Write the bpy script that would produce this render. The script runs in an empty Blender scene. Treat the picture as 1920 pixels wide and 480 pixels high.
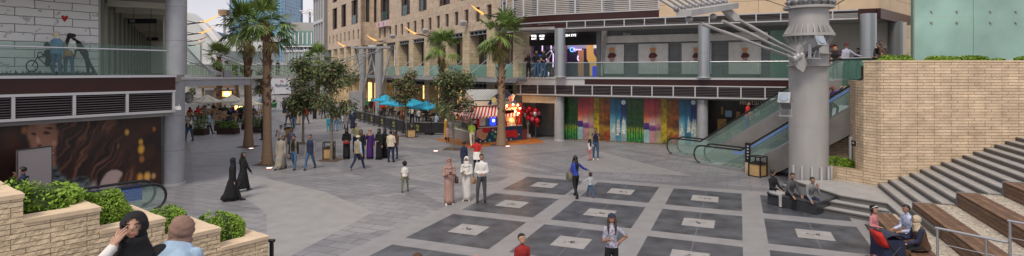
import bpy, bmesh, math, random
import numpy as np
from mathutils import Vector, Matrix
random.seed(7)
R = math.radians
F, CX, HY, H = 1022.0, 960.0, 133.0, 4.75
scene = bpy.context.scene
COL = scene.collection

# ---------- picture geometry: a pixel of the 1920 px wide photo to a place on the ground, at a depth, on a wall
def G(px, py, z=0.0):
    d = F * (H - z) / (py - HY)
    return Vector(((px - CX) / F * d, d, z))
def P(px, py, d):
    return Vector(((px - CX) / F * d, d, H - (py - HY) / F * d))
class Wall:
    def __init__(s, A, B):
        s.A = Vector(A); s.B = Vector(B); s.u = (s.B - s.A).normalized()
        s.n = Vector((s.u.y, -s.u.x))
        if s.n.dot(-s.A) < 0: s.n = -s.n
    def at(s, px, off=0.0):
        k = (px - CX) / F; a = s.A + s.n * off
        t = (k * a.y - a.x) / (s.u.x - k * s.u.y)
        return a + s.u * t
    def pt(s, px, py, off=0.0):
        p = s.at(px, off)
        return Vector((p.x, p.y, H - (py - HY) / F * p.y))
    def xyz(s, px, z, off=0.0):
        p = s.at(px, off)
        return Vector((p.x, p.y, z))
    def off(s, o):
        return Wall(s.A + s.n * o, s.B + s.n * o)

# ---------- materials
MATS = {}
def mat(name, c, rough=.6, metal=0., noise=0., scale=6., bump=0., emit=0., alpha=None, island=0., stretch=None, spec=.4):
    if name in MATS: return MATS[name]
    m = bpy.data.materials.new(name); m.use_nodes = True; nt = m.node_tree
    b = nt.nodes['Principled BSDF']
    b.inputs['Base Color'].default_value = (*c, 1); b.inputs['Roughness'].default_value = rough
    b.inputs['Metallic'].default_value = metal; b.inputs['Specular IOR Level'].default_value = spec
    src = None
    if noise or bump:
        tc = nt.nodes.new('ShaderNodeNewGeometry'); mp = nt.nodes.new('ShaderNodeMapping')
        nt.links.new(tc.outputs['Position'], mp.inputs[0])
        if stretch: mp.inputs['Scale'].default_value = stretch
        nz = nt.nodes.new('ShaderNodeTexNoise'); nz.inputs['Scale'].default_value = scale; nz.inputs['Detail'].default_value = 6
        nt.links.new(mp.outputs[0], nz.inputs['Vector']); src = nz.outputs[0]
    if noise:
        mr = nt.nodes.new('ShaderNodeMapRange'); mr.inputs[3].default_value = 1 - noise; mr.inputs[4].default_value = 1 + noise
        mr.inputs[1].default_value = .3; mr.inputs[2].default_value = .7
        nt.links.new(src, mr.inputs[0])
        mx = nt.nodes.new('ShaderNodeVectorMath'); mx.operation = 'SCALE'; mx.inputs[0].default_value = c
        nt.links.new(mr.outputs[0], mx.inputs['Scale']); nt.links.new(mx.outputs[0], b.inputs['Base Color'])
    if island:
        g = nt.nodes.new('ShaderNodeNewGeometry'); mr = nt.nodes.new('ShaderNodeMapRange')
        mr.inputs[3].default_value = 1 - island; mr.inputs[4].default_value = 1 + island
        nt.links.new(g.outputs['Random Per Island'], mr.inputs[0])
        mx = nt.nodes.new('ShaderNodeVectorMath'); mx.operation = 'SCALE'; mx.inputs[0].default_value = c
        nt.links.new(mr.outputs[0], mx.inputs['Scale']); nt.links.new(mx.outputs[0], b.inputs['Base Color'])
    if bump:
        bp = nt.nodes.new('ShaderNodeBump'); bp.inputs['Strength'].default_value = bump; bp.inputs['Distance'].default_value = .02
        nt.links.new(src, bp.inputs['Height']); nt.links.new(bp.outputs[0], b.inputs['Normal'])
    if emit:
        b.inputs['Emission Color'].default_value = (*c, 1); b.inputs['Emission Strength'].default_value = emit
    MATS[name] = m
    return m
def glass(name, tint, trans=.75, rough=.03, body=1.):
    if name in MATS: return MATS[name]
    m = bpy.data.materials.new(name); m.use_nodes = True; nt = m.node_tree; nt.nodes.clear()
    o = nt.nodes.new('ShaderNodeOutputMaterial'); mx = nt.nodes.new('ShaderNodeMixShader')
    t = nt.nodes.new('ShaderNodeBsdfTransparent'); t.inputs[0].default_value = (*tint, 1)
    p = nt.nodes.new('ShaderNodeBsdfPrincipled'); p.inputs['Base Color'].default_value = (tint[0]*.16*body, tint[1]*.20*body*1.05, tint[2]*.19*body*1.05, 1)
    p.inputs['Roughness'].default_value = rough; p.inputs['Specular IOR Level'].default_value = .8
    mx.inputs[0].default_value = 1 - trans
    nt.links.new(t.outputs[0], mx.inputs[1]); nt.links.new(p.outputs[0], mx.inputs[2]); nt.links.new(mx.outputs[0], o.inputs[0])
    MATS[name] = m
    return m
def wallcoord(nt):
    g = nt.nodes.new('ShaderNodeNewGeometry')
    cr = nt.nodes.new('ShaderNodeVectorMath'); cr.operation = 'CROSS_PRODUCT'; cr.inputs[1].default_value = (0, 0, 1)
    nt.links.new(g.outputs['True Normal'], cr.inputs[0])
    nm = nt.nodes.new('ShaderNodeVectorMath'); nm.operation = 'NORMALIZE'; nt.links.new(cr.outputs[0], nm.inputs[0])
    dt = nt.nodes.new('ShaderNodeVectorMath'); dt.operation = 'DOT_PRODUCT'
    nt.links.new(nm.outputs[0], dt.inputs[0]); nt.links.new(g.outputs['Position'], dt.inputs[1])
    sp = nt.nodes.new('ShaderNodeSeparateXYZ'); nt.links.new(g.outputs['Position'], sp.inputs[0])
    cb = nt.nodes.new('ShaderNodeCombineXYZ'); nt.links.new(dt.outputs['Value'], cb.inputs[0]); nt.links.new(sp.outputs[2], cb.inputs[1])
    return cb.outputs[0], g
def brickmat(name, c1, c2, mortar, bw, bh, msize, bump=.5, rough=.8, off=.5, noise=.12, freq=2, grain=0.):
    if name in MATS: return MATS[name]
    m = bpy.data.materials.new(name); m.use_nodes = True; nt = m.node_tree; b = nt.nodes['Principled BSDF']
    co, g = wallcoord(nt)
    br = nt.nodes.new('ShaderNodeTexBrick'); nt.links.new(co, br.inputs['Vector'])
    br.inputs['Color1'].default_value = (*c1, 1); br.inputs['Color2'].default_value = (*c2, 1); br.inputs['Mortar'].default_value = (*mortar, 1)
    br.inputs['Scale'].default_value = 1; br.inputs['Brick Width'].default_value = bw; br.inputs['Row Height'].default_value = bh
    br.inputs['Mortar Size'].default_value = msize; br.inputs['Mortar Smooth'].default_value = .3; br.offset = off; br.offset_frequency = freq
    nz = nt.nodes.new('ShaderNodeTexNoise'); nz.inputs['Scale'].default_value = 2.2; nz.inputs['Detail'].default_value = 8
    nt.links.new(g.outputs['Position'], nz.inputs['Vector'])
    mr = nt.nodes.new('ShaderNodeMapRange'); mr.inputs[1].default_value = .3; mr.inputs[2].default_value = .7
    mr.inputs[3].default_value = 1 - noise; mr.inputs[4].default_value = 1 + noise; nt.links.new(nz.outputs[0], mr.inputs[0])
    mx = nt.nodes.new('ShaderNodeVectorMath'); mx.operation = 'SCALE'
    nt.links.new(br.outputs['Color'], mx.inputs[0]); nt.links.new(mr.outputs[0], mx.inputs['Scale'])
    nt.links.new(mx.outputs[0], b.inputs['Base Color']); b.inputs['Roughness'].default_value = rough
    n2 = nt.nodes.new('ShaderNodeTexNoise'); n2.inputs['Scale'].default_value = 14; n2.inputs['Detail'].default_value = 6
    nt.links.new(g.outputs['Position'], n2.inputs['Vector'])
    sb = nt.nodes.new('ShaderNodeMath'); sb.operation = 'MULTIPLY_ADD'; sb.inputs[1].default_value = -1.0
    nt.links.new(br.outputs['Fac'], sb.inputs[0])
    ml = nt.nodes.new('ShaderNodeMath'); ml.operation = 'MULTIPLY'; ml.inputs[1].default_value = grain; nt.links.new(n2.outputs[0], ml.inputs[0])
    nt.links.new(ml.outputs[0], sb.inputs[2])
    bp = nt.nodes.new('ShaderNodeBump'); bp.inputs['Strength'].default_value = bump; bp.inputs['Distance'].default_value = .03
    nt.links.new(sb.outputs[0], bp.inputs['Height']); nt.links.new(bp.outputs[0], b.inputs['Normal'])
    MATS[name] = m
    return m

# ---------- mesh builder
class MB:
    def __init__(s, weld=False): s.v = []; s.f = []; s.mi = []; s.m = 0; s.weld = weld
    def _add(s, vs, fs):
        k = len(s.v); s.v += [tuple(v) for v in vs]
        s.f += [tuple(k + i for i in f) for f in fs]; s.mi += [s.m] * len(fs)
    def box(s, c, size, rz=0., rx=0., ry=0.):
        M = Matrix.Translation(c) @ Matrix.Rotation(rz, 4, 'Z') @ Matrix.Rotation(ry, 4, 'Y') @ Matrix.Rotation(rx, 4, 'X')
        x, y, z = size[0] / 2, size[1] / 2, size[2] / 2
        s._add([M @ Vector(p) for p in ((-x,-y,-z),(x,-y,-z),(x,y,-z),(-x,y,-z),(-x,-y,z),(x,-y,z),(x,y,z),(-x,y,z))],
               [(0,3,2,1),(4,5,6,7),(0,1,5,4),(1,2,6,5),(2,3,7,6),(3,0,4,7)])
        return s
    def prism(s, poly, z0, z1):
        n = len(poly); a = sum(poly[i][0]*poly[(i+1)%n][1]-poly[(i+1)%n][0]*poly[i][1] for i in range(n))
        if a < 0: poly = list(reversed(poly))
        s._add([(p[0], p[1], z0) for p in poly] + [(p[0], p[1], z1) for p in poly],
               [tuple(reversed(range(n))), tuple(range(n, 2*n))] + [(i, (i+1) % n, n + (i+1) % n, n + i) for i in range(n)])
        return s
    def poly(s, pts, th=0., n=None):
        if not th: s._add(pts, [tuple(range(len(pts)))])
        else:
            k = len(pts); n = Vector(n) * th
            s._add(list(pts) + [Vector(p) + n for p in pts], [tuple(reversed(range(k))), tuple(range(k, 2*k))] + [(i, (i+1) % k, k + (i+1) % k, k + i) for i in range(k)])
        return s
    def wallbox(s, p, q, z0, z1, th):       # upright box whose foot runs from p to q, th thick to both sides
        p = Vector(p[:2]); q = Vector(q[:2]); u = (q - p).normalized(); n = Vector((-u.y, u.x)) * th / 2
        return s.prism([p + n, q + n, q - n, p - n], z0, z1)
    def tube(s, pts, rad, n=8, cap=True, sx=1., up=None):
        pts = [Vector(p) for p in pts]
        if not hasattr(rad, '__len__'): rad = [rad] * len(pts)
        vs = []; prev = None
        for i, p in enumerate(pts):
            t = (pts[min(i+1, len(pts)-1)] - pts[max(i-1, 0)])
            t = t.normalized() if t.length > 1e-9 else Vector((0,0,1))
            if prev is None:
                a = Vector(up) if up else (Vector((0,0,1)) if abs(t.z) < .9 else Vector((1,0,0)))
                x = (a - t * a.dot(t)).normalized()
            else: x = (prev - t * prev.dot(t)).normalized()
            prev = x; y = t.cross(x)
            for k in range(n):
                an = 2 * math.pi * k / n
                vs.append(p + (x * math.cos(an) * sx + y * math.sin(an)) * rad[i])
        fs = [(i*n+k, i*n+(k+1) % n, (i+1)*n+(k+1) % n, (i+1)*n+k) for i in range(len(pts)-1) for k in range(n)]
        e = (len(pts)-1)*n
        if cap and s.weld: fs += [tuple(reversed(range(n))), tuple(range(e, e+n))]
        elif cap:
            N_ = len(vs); vs = vs + vs[:n] + vs[e:e+n]; fs += [tuple(reversed(range(N_, N_+n))), tuple(range(N_+n, N_+2*n))]
        s._add(vs, fs); return s
    def cyl(s, c, r, z0, z1, n=24, r2=None):
        return s.tube([(c[0], c[1], z0), (c[0], c[1], z1)], [r, r if r2 is None else r2], n)
    def rings(s, rings, cap=True):
        n = len(rings[0]); vs = [v for r in rings for v in r]
        fs = [(i*n+k, i*n+(k+1) % n, (i+1)*n+(k+1) % n, (i+1)*n+k) for i in range(len(rings)-1) for k in range(n)]
        if cap: fs += [tuple(reversed(range(n))), tuple(range((len(rings)-1)*n, len(rings)*n))]
        s._add(vs, fs); return s
    def ball(s, c, r, n=10, m=7, sc=(1,1,1), skip=None, M=None):
        c = Vector(c); vs = []; fs = []
        for i in range(m+1):
            th = math.pi * i / m
            for k in range(n):
                ph = 2*math.pi*k/n
                v = Vector((math.sin(th)*math.cos(ph), math.sin(th)*math.sin(ph), math.cos(th)))
                vs.append(v)
        for i in range(m):
            for k in range(n):
                f = (i*n+k, (i+1)*n+k, (i+1)*n+(k+1) % n, i*n+(k+1) % n)
                if skip and skip((vs[f[0]]+vs[f[1]]+vs[f[2]]+vs[f[3]])/4): continue
                fs.append(f)
        out = [Vector((v.x*r*sc[0], v.y*r*sc[1], v.z*r*sc[2])) for v in vs]
        if M is not None: out = [M @ v for v in out]
        s._add([c + v for v in out], fs); return s
    def build(s, name, mats, parent=None, smooth=False, label=None, cat=None, kind=None, group=None, merge=False):
        me = bpy.data.meshes.new(name)
        off = Vector((0,0,0)); p = parent
        while p is not None: off += p.location; p = p.parent
        me.from_pydata([(v[0]-off.x, v[1]-off.y, v[2]-off.z) for v in s.v], [], s.f)
        if not isinstance(mats, (list, tuple)): mats = [mats]
        for m in mats: me.materials.append(m)
        if len(mats) > 1: me.polygons.foreach_set('material_index', s.mi)
        if smooth: me.polygons.foreach_set('use_smooth', [True] * len(me.polygons))
        if merge:
            bm = bmesh.new(); bm.from_mesh(me); bmesh.ops.remove_doubles(bm, verts=bm.verts, dist=1e-5); bm.to_mesh(me); bm.free()
        me.update()
        o = bpy.data.objects.new(name, me); COL.objects.link(o); o.parent = parent
        tag(o, label, cat, group, kind)
        return o
def tag(o, label=None, cat=None, group=None, kind=None):
    if label: o['label'] = label
    if cat: o['category'] = cat
    if group: o['group'] = group
    if kind: o['kind'] = kind
    return o
def thing(name, label, cat, loc=(0,0,0), group=None):
    o = bpy.data.objects.new(name, None); COL.objects.link(o); o.location = loc; o.empty_display_size = .3
    return tag(o, label, cat, group)
def struct(name, mb, m, **k): return mb.build(name, m, kind='structure', **k)
def children(o): return [c for c in bpy.data.objects if c.parent == o]
def copy_tree(o, parent=None, kids=None):
    c = o.copy(); COL.objects.link(c); c.parent = parent
    for ch in KIDS(o): copy_tree(ch, c)
    return c
def KIDS(o): return list(o.children)
def text(name, body, p, u, size, m, parent=None, ext=.008, align='CENTER', sx=1., label=None, cat=None):
    cu = bpy.data.curves.new(name, 'FONT'); cu.body = body; cu.size = size; cu.extrude = ext; cu.align_x = align; cu.align_y = 'CENTER'
    cu.materials.append(m)
    u = Vector((u[0], u[1], 0)).normalized(); z = Vector((0,0,1)); n = u.cross(z)
    off = Vector((0,0,0)); q = parent
    while q is not None: off += q.location; q = q.parent
    M = Matrix(((u.x*sx, 0, n.x, 0), (u.y*sx, 0, n.y, 0), (0, 1, 0, 0), (0, 0, 0, 1)))
    M.translation = Vector(p) - off
    bpy.context.view_layer.update()
    tmp = bpy.data.objects.new('tmp', cu); COL.objects.link(tmp)
    bpy.context.view_layer.update()
    me = bpy.data.meshes.new_from_object(tmp.evaluated_get(bpy.context.evaluated_depsgraph_get()))
    bpy.data.objects.remove(tmp)
    o = bpy.data.objects.new(name, me); COL.objects.link(o); o.parent = parent
    me.transform(M)
    return tag(o, label, cat)

# ---------- palette
white = mat('white_paint', (.72,.71,.69), .45)
black = mat('black_paint', (.012,.012,.014), .4)
darkgrey = mat('dark_metal', (.06,.06,.065), .4, .3)
steel = mat('grey_steel', (.36,.37,.39), .38, .25, noise=.08, scale=3)
steeld = mat('grey_steel_dark', (.22,.225,.24), .45, .3, noise=.1, scale=3)
silver = mat('brushed_silver', (.55,.56,.58), .28, .85)
alum = mat('pale_aluminium', (.52,.52,.53), .4, .3)
maroon = mat('maroon_panel', (.034,.008,.007), .35, noise=.15, scale=1.5)
louv = mat('louvre_grey', (.10,.085,.09), .5)
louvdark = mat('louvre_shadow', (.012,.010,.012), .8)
beige = mat('beige_stone_plain', (.50,.40,.28), .75, noise=.08, scale=3)
softglass = glass('green_glass', (.86,.95,.91), .84)
darkglass = mat('dark_glass', (.03,.034,.036), .08, spec=.6)
soffit = mat('soffit_grey', (.26,.25,.24), .7, noise=.08, scale=1)
soil = mat('soil', (.05,.035,.025), .95, noise=.3, scale=20, bump=.6)
wood = mat('timber_brown', (.17,.075,.04), .6, noise=.35, scale=5, stretch=(1,1,6), bump=.2)
oak = mat('light_oak', (.50,.33,.15), .55, noise=.15, scale=8)
# ================= THE SETTING =================
av = Vector((.384, .923)); bv = Vector((.923, -.384))        # the two directions of the plaza grid
def gq(s_, q_): p = bv * s_ + av * q_; return (p.x, p.y)

def ground_material():
    m = bpy.data.materials.new('granite_paving'); m.use_nodes = True; nt = m.node_tree; b = nt.nodes['Principled BSDF']
    L = nt.links.new; N = nt.nodes.new
    g = N('ShaderNodeNewGeometry')
    def coord(ang):
        mp = N('ShaderNodeVectorRotate'); mp.rotation_type = 'Z_AXIS'; mp.inputs['Angle'].default_value = ang
        L(g.outputs['Position'], mp.inputs['Vector']); return mp.outputs[0]
    c1 = coord(R(22.6)); c2 = coord(R(-31))
    br = N('ShaderNodeTexBrick'); L(c1, br.inputs['Vector']); br.offset = .5
    for k, v in (('Color1', (.275,.272,.282,1)), ('Color2', (.222,.222,.234,1)), ('Mortar', (.085,.085,.09,1))): br.inputs[k].default_value = v
    br.inputs['Scale'].default_value = 1; br.inputs['Brick Width'].default_value = .9; br.inputs['Row Height'].default_value = .45
    br.inputs['Mortar Size'].default_value = .011; br.inputs['Bias'].default_value = -.1
    bb = N('ShaderNodeTexBrick'); L(c2, bb.inputs['Vector']); bb.offset = 0
    for k, v in (('Color1', (1.12,1.1,1.08,1)), ('Color2', (.90,.91,.93,1)), ('Mortar', (.78,.78,.8,1))): bb.inputs[k].default_value = v
    bb.inputs['Scale'].default_value = 1; bb.inputs['Brick Width'].default_value = 7.6; bb.inputs['Row Height'].default_value = 5.2; bb.inputs['Mortar Size'].default_value = .32
    bb.inputs['Mortar Smooth'].default_value = 0
    mu = N('ShaderNodeMix'); mu.data_type = 'RGBA'; mu.blend_type = 'MULTIPLY'; mu.inputs[0].default_value = .75
    L(br.outputs['Color'], mu.inputs[6]); L(bb.outputs['Color'], mu.inputs[7])
    nz = N('ShaderNodeTexNoise'); nz.inputs['Scale'].default_value = .35; nz.inputs['Detail'].default_value = 9; nz.inputs['Roughness'].default_value = .65
    L(g.outputs['Position'], nz.inputs['Vector'])
    mr = N('ShaderNodeMapRange'); mr.inputs[1].default_value = .3; mr.inputs[2].default_value = .7; mr.inputs[3].default_value = .84; mr.inputs[4].default_value = 1.15
    L(nz.outputs[0], mr.inputs[0])
    sc = N('ShaderNodeVectorMath'); sc.operation = 'SCALE'; L(mu.outputs[2], sc.inputs[0]); L(mr.outputs[0], sc.inputs['Scale'])
    n3 = N('ShaderNodeTexNoise'); n3.inputs['Scale'].default_value = 2.7; n3.inputs['Detail'].default_value = 12; n3.inputs['Roughness'].default_value = .8; L(g.outputs['Position'], n3.inputs['Vector'])
    m3 = N('ShaderNodeMapRange'); m3.inputs[1].default_value = .35; m3.inputs[2].default_value = .72; m3.inputs[3].default_value = 1.07; m3.inputs[4].default_value = .78; L(n3.outputs[0], m3.inputs[0])
    vo = N('ShaderNodeTexVoronoi'); vo.inputs['Scale'].default_value = 1.1; L(g.outputs['Position'], vo.inputs['Vector']); m4 = N('ShaderNodeMapRange'); m4.inputs[1].default_value = .03; m4.inputs[2].default_value = .05; m4.inputs[3].default_value = .5; m4.inputs[4].default_value = 1; L(vo.outputs['Distance'], m4.inputs[0])
    mm = N('ShaderNodeMath'); mm.operation = 'MULTIPLY'; L(m3.outputs[0], mm.inputs[0]); L(m4.outputs[0], mm.inputs[1]); s2 = N('ShaderNodeVectorMath'); s2.operation = 'SCALE'; L(sc.outputs[0], s2.inputs[0]); L(mm.outputs[0], s2.inputs['Scale'])
    L(s2.outputs[0], b.inputs['Base Color']); b.inputs['Roughness'].default_value = .42
    b.inputs['Specular IOR Level'].default_value = .45
    mr2 = N('ShaderNodeMapRange'); mr2.inputs[3].default_value = .34; mr2.inputs[4].default_value = .62; L(nz.outputs[0], mr2.inputs[0]); L(mr2.outputs[0], b.inputs['Roughness'])
    return m
struct('plaza_ground', MB().poly([(-400,-60,0),(400,-60,0),(400,600,0),(-400,600,0)]), ground_material())

darkstone = mat('dark_granite', (.074,.080,.092), .38, noise=.45, scale=1.6, spec=.5)
palegr = mat('pale_granite', (.33,.32,.31), .5, noise=.12, scale=3)
strip = mat('grey_granite_band', (.265,.262,.265), .45, noise=.1, scale=2)
cols = [(-8.75,-6.15), (-5.55,-3.0), (-2.42,.1), (.75,3.3)]
rows = [(20.0,22.85), (16.55,19.3), (13.15,15.95), (9.7,12.5)]
b1 = MB().poly([(*gq(-9.5,9.2), .007), (*gq(3.72,9.2), .007), (*gq(3.72,23.5), .007), (*gq(-9.5,23.5), .007)])
struct('paving_band', b1, brickmat if False else strip)
b2, b3, b4, b5 = MB(), MB(), MB(), MB()
for i, (s0, s1) in enumerate(cols):
    for j, (q0, q1) in enumerate(rows):
        sm, qm = (s0+s1)/2, (q0+q1)/2
        b2.poly([(*gq(a, c), .010) for a, c in ((s0,q0),(s1,q0),(s1,q1),(s0,q1))])
        hs = .47
        b3.poly([(*gq(a, c), .016) for a, c in ((sm-hs,qm-hs),(sm+hs,qm-hs),(sm+hs,qm+hs),(sm-hs,qm+hs))])
        for a, c in ((s0+.02,qm-.006),(sm+hs,qm-.006)):
            e = sm-hs if a < sm else s1-.02
            b4.poly([(*gq(x, y), .0125) for x, y in ((a,c),(e,c),(e,c+.012),(a,c+.012))])
        for a, c in ((sm-.006,q0+.02),(sm-.006,qm+hs)):
            e = qm-hs if c < qm else q1-.02
            b4.poly([(*gq(x, y), .0125) for x, y in ((a,c),(a+.012,c),(a+.012,e),(a,e))])
        for k in range(13):                                # scattered dark marks cut into the plate
            an = random.random()*6.28; r = random.random()*.17
            x, y = sm + math.cos(an)*r*1.3, qm + math.sin(an)*r; w = random.uniform(.012,.035)
            b5.poly([(*gq(x + w*math.cos(t)*1.3, y + w*math.sin(t)), .0205) for t in [k2*1.047 for k2 in range(6)]])
struct('dark_paving', b2, darkstone); struct('pale_paving_plate', b3, palegr)
struct('paving_joint', b4, strip); struct('paving_plate_marks', b5, black)
# long bands of lighter and darker stone across the plaza
bandl = mat('pale_granite_band', (.31,.305,.30), .45, noise=.1, scale=2); bandd = mat('dark_granite_band', (.185,.187,.20), .45, noise=.12, scale=2)
GZ = [.0008]
def gband(m, pts, z):
    GZ[0] += .0009; z = GZ[0]
    return struct('paving_strip', MB().poly([(*G(x, y).xy, z) for x, y in pts]), m)
gband(bandd, [(585,300),(640,298),(742,330),(830,345),(815,352),(700,338)], .004)
gband(bandl, [(545,480),(700,398),(610,360),(480,330),(420,345),(500,400),(500,480)], .0035)
gband(bandl, [(1120,283),(1300,330),(1110,322),(1075,303)], .0045)
gband(bandd, [(1000,328),(1440,352),(1440,358),(1000,333)], .0045)
gband(bandd, [(345,262),(660,228),(662,231),(345,267)], .0045)
gband(bandd, [(640,262),(820,282),(1060,330),(1040,334),(810,288),(630,266)], .0045)

# landing and steps beside the stone wall
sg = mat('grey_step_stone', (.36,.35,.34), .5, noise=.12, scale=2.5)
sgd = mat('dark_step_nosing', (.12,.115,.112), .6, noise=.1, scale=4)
def edge_step(poly, z0, z1, name='plaza_step'):
    mb = MB(); mb.prism(poly, z0, z1 - .03); mb.build(name, sgd, kind='structure')
    c = Vector((sum(p[0] for p in poly)/len(poly), sum(p[1] for p in poly)/len(poly)))
    mb = MB(); mb.prism(poly, z1 - .03, z1); struct('step_edge', mb, sgd)
    inn = [(p[0] + (c.x-p[0])*.0 , p[1]) for p in poly]
    return inn
land = [(10.9,21.2),(11.2,18.6),(12.05,17.5),(11.4,15.95),(13.0,15.4),(14.2,21.2)]
def grow(p, k, m):
    return [(p[0][0]-k, p[0][1]), (p[1][0]-k, p[1][1]-k*.35), (p[2][0]-k*.45, p[2][1]-k*.95), (p[3][0]-k*.92, p[3][1]+k*.38-0.0), p[4], p[5]]
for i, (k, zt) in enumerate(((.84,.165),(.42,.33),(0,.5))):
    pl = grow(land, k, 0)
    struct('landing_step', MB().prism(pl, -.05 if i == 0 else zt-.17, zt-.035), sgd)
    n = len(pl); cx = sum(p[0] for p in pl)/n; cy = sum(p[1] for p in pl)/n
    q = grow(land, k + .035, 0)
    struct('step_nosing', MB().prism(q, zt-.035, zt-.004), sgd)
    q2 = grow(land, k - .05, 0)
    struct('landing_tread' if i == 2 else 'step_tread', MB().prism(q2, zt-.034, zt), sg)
# broad stair rising along the wall; steps run towards the camera
def sq(s_, q_): return gq(s_, q_)
WY = 20.0
def q_at_wall(s_): return (WY - bv.y*s_) / av.y
S0, TR, RS = 4.725, .36, .13
for k in range(34):
    s0 = S0 + TR*k; z1 = .5 + RS*(k+1)
    if z1 > 4.9: break
    qe = 19.62
    pl = [sq(s0,qe), sq(s0+TR+.3,qe), sq(s0+TR+.3,q_at_wall(s0+TR+.3)), sq(s0,q_at_wall(s0))]
    if k == 0: pl = [sq(s0,17.2), sq(s0+TR+.3,17.2), sq(s0+TR+.3,q_at_wall(s0+TR+.3)), sq(s0,q_at_wall(s0))]
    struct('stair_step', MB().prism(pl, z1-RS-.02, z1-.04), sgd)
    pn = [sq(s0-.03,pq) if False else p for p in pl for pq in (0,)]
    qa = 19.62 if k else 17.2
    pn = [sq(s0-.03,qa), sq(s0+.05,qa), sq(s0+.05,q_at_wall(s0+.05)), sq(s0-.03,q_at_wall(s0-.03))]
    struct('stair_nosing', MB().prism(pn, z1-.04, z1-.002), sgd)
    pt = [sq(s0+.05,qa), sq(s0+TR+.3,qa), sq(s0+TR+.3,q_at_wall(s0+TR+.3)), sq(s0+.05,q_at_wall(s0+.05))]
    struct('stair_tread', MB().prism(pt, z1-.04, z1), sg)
# timber seating terraces
pebble = bpy.data.materials.new('pebble_concrete'); pebble.use_nodes = True
nt = pebble.node_tree; vo = nt.nodes.new('ShaderNodeTexVoronoi'); vo.inputs['Scale'].default_value = 22
gg = nt.nodes.new('ShaderNodeNewGeometry'); nt.links.new(gg.outputs['Position'], vo.inputs['Vector'])
cr = nt.nodes.new('ShaderNodeValToRGB'); cr.color_ramp.elements[0].color = (.22,.18,.13,1); cr.color_ramp.elements[1].color = (.62,.56,.47,1)
nt.links.new(vo.outputs['Color'], cr.inputs[0]); nt.links.new(cr.outputs[0], nt.nodes['Principled BSDF'].inputs['Base Color']); nt.nodes['Principled BSDF'].inputs['Roughness'].default_value = .9
names = ['lowest timber bench block, the family with the stroller beside it', 'second timber bench block up from the plaza, pebble strip behind it',
         'third timber bench block up, its end beside the middle stair steps', 'fourth timber bench block up, near the upper stair steps', 'topmost timber bench block beside the highest stair steps in view']
woodrow = [mat('timber_a', (.17,.095,.055), .55, noise=.3, scale=3, stretch=(1,1,5), bump=.25), mat('timber_b', (.13,.072,.042), .55, noise=.3, scale=4, stretch=(1,1,5), bump=.25)]
fs = [3.72, 4.78, 5.84, 6.9, 7.96]
for i, s0 in enumerate(fs):
    zt = .45 + .39*i; zb = zt - .41 if i else 0; qe = 19.6; qb = 2.0
    r = thing('timber_bench', names[i], 'bench', (*gq(s0+.3, 12), zb), 'timber seating terraces')
    t = MB()
    for k in range(4):                                      # seat planks
        a = s0 + .135*k; t.m = k % 2
        for (qa, qz) in ((qb, 9.0), (9.006, 15.0), (15.006, qe-.06)):
            t.prism([sq(a,qa), sq(a+.128,qa), sq(a+.128,qz), sq(a,qz)], zt-.035, zt)
    t.build('seat', woodrow, r)
    t = MB()
    nb = 3
    for k in range(nb):
        t.m = k % 2; hh = (zt-.05-zb-.02)/nb
        for (qa, qz) in ((qb, 11.0), (11.006, 16.5), (16.506, qe-.06)):
            t.prism([sq(s0+.006,qa), sq(s0+.04,qa), sq(s0+.04,qz), sq(s0+.006,qz)], zb+.02+hh*k, zb+.02+hh*(k+1)-.007)
    t.build('front_panel', woodrow, r)
    MB().prism([sq(s0-.01,qe-.055), sq(s0+.55,qe-.055), sq(s0+.55,qe), sq(s0-.01,qe)], zb, zt+.01).build('end_plate', steeld, r)
    MB().prism([sq(s0+.05,qb), sq(s0+.53,qb), sq(s0+.53,qe-.06), sq(s0+.05,qe-.06)], zb, zt-.04).build('core', black, r)
    struct('pebble_terrace', MB().prism([sq(s0+.552,qb), sq(s0+1.058,qb), sq(s0+1.058,qe-.004), sq(s0+.552,qe-.004)], -.02, zt-.012), pebble)
    struct('terrace_kerb', MB().prism([sq(s0+.555,qe), sq(s0+1.1,qe), sq(s0+1.1,qe+.06), sq(s0+.555,qe+.06)], zt-.3, zt+.005), sgd)
struct('upper_terrace', MB().prism([sq(fs[-1]+1.06,2), sq(fs[-1]+12,2), sq(fs[-1]+12,19.6), sq(fs[-1]+1.06,19.6)], -.02, 2.4), pebble)
# stainless handrails on the terraces
def handrail(pts, posts, label, zlo):
    r = thing('handrail', label, 'railing', pts[0], 'stainless handrails on the seating terraces')
    MB().tube(pts, .024, 10).build('top_rail', silver, r, True)
    for p in posts: MB().tube([(p[0],p[1],zlo), p], .022, 10).build('post', silver, r, True)
    m = MB()
    for k in (.3, .58):
        m.tube([Vector(p) - Vector((0,0,k)) for p in pts], .008, 6)
    m.build('wire', silver, r, True)
    return r
hA, hB = P(1754,427,11), P(1890,455,10.0)
handrail([hA - Vector((0,0,0)), hB], [hA + (hB-hA)*.03, hA + (hB-hA)*.72], 'lower stainless handrail in front of the timber benches', .3)
hC, hD = P(1890,414,9.9), P(1990,432,9.2)
handrail([hC, hD], [hC + (hD-hC)*.04, hC + (hD-hC)*.9], 'upper stainless handrail whose tall post meets the lower rail', .3)
k1 = P(1745,465,11.2); k2 = P(1757,465,11.05)
# steps under the two seated women and towards the camera
for k in range(9):
    y1 = 6.2 - .8*k; z = 2.1 + .34*k
    if z > 3.4: break
    struct('viewing_step', MB().prism([(-9,y1),( -1.5,y1),(-1.5,y1-.8),(-9,y1-.8)], -.02, z), sg)

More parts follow.
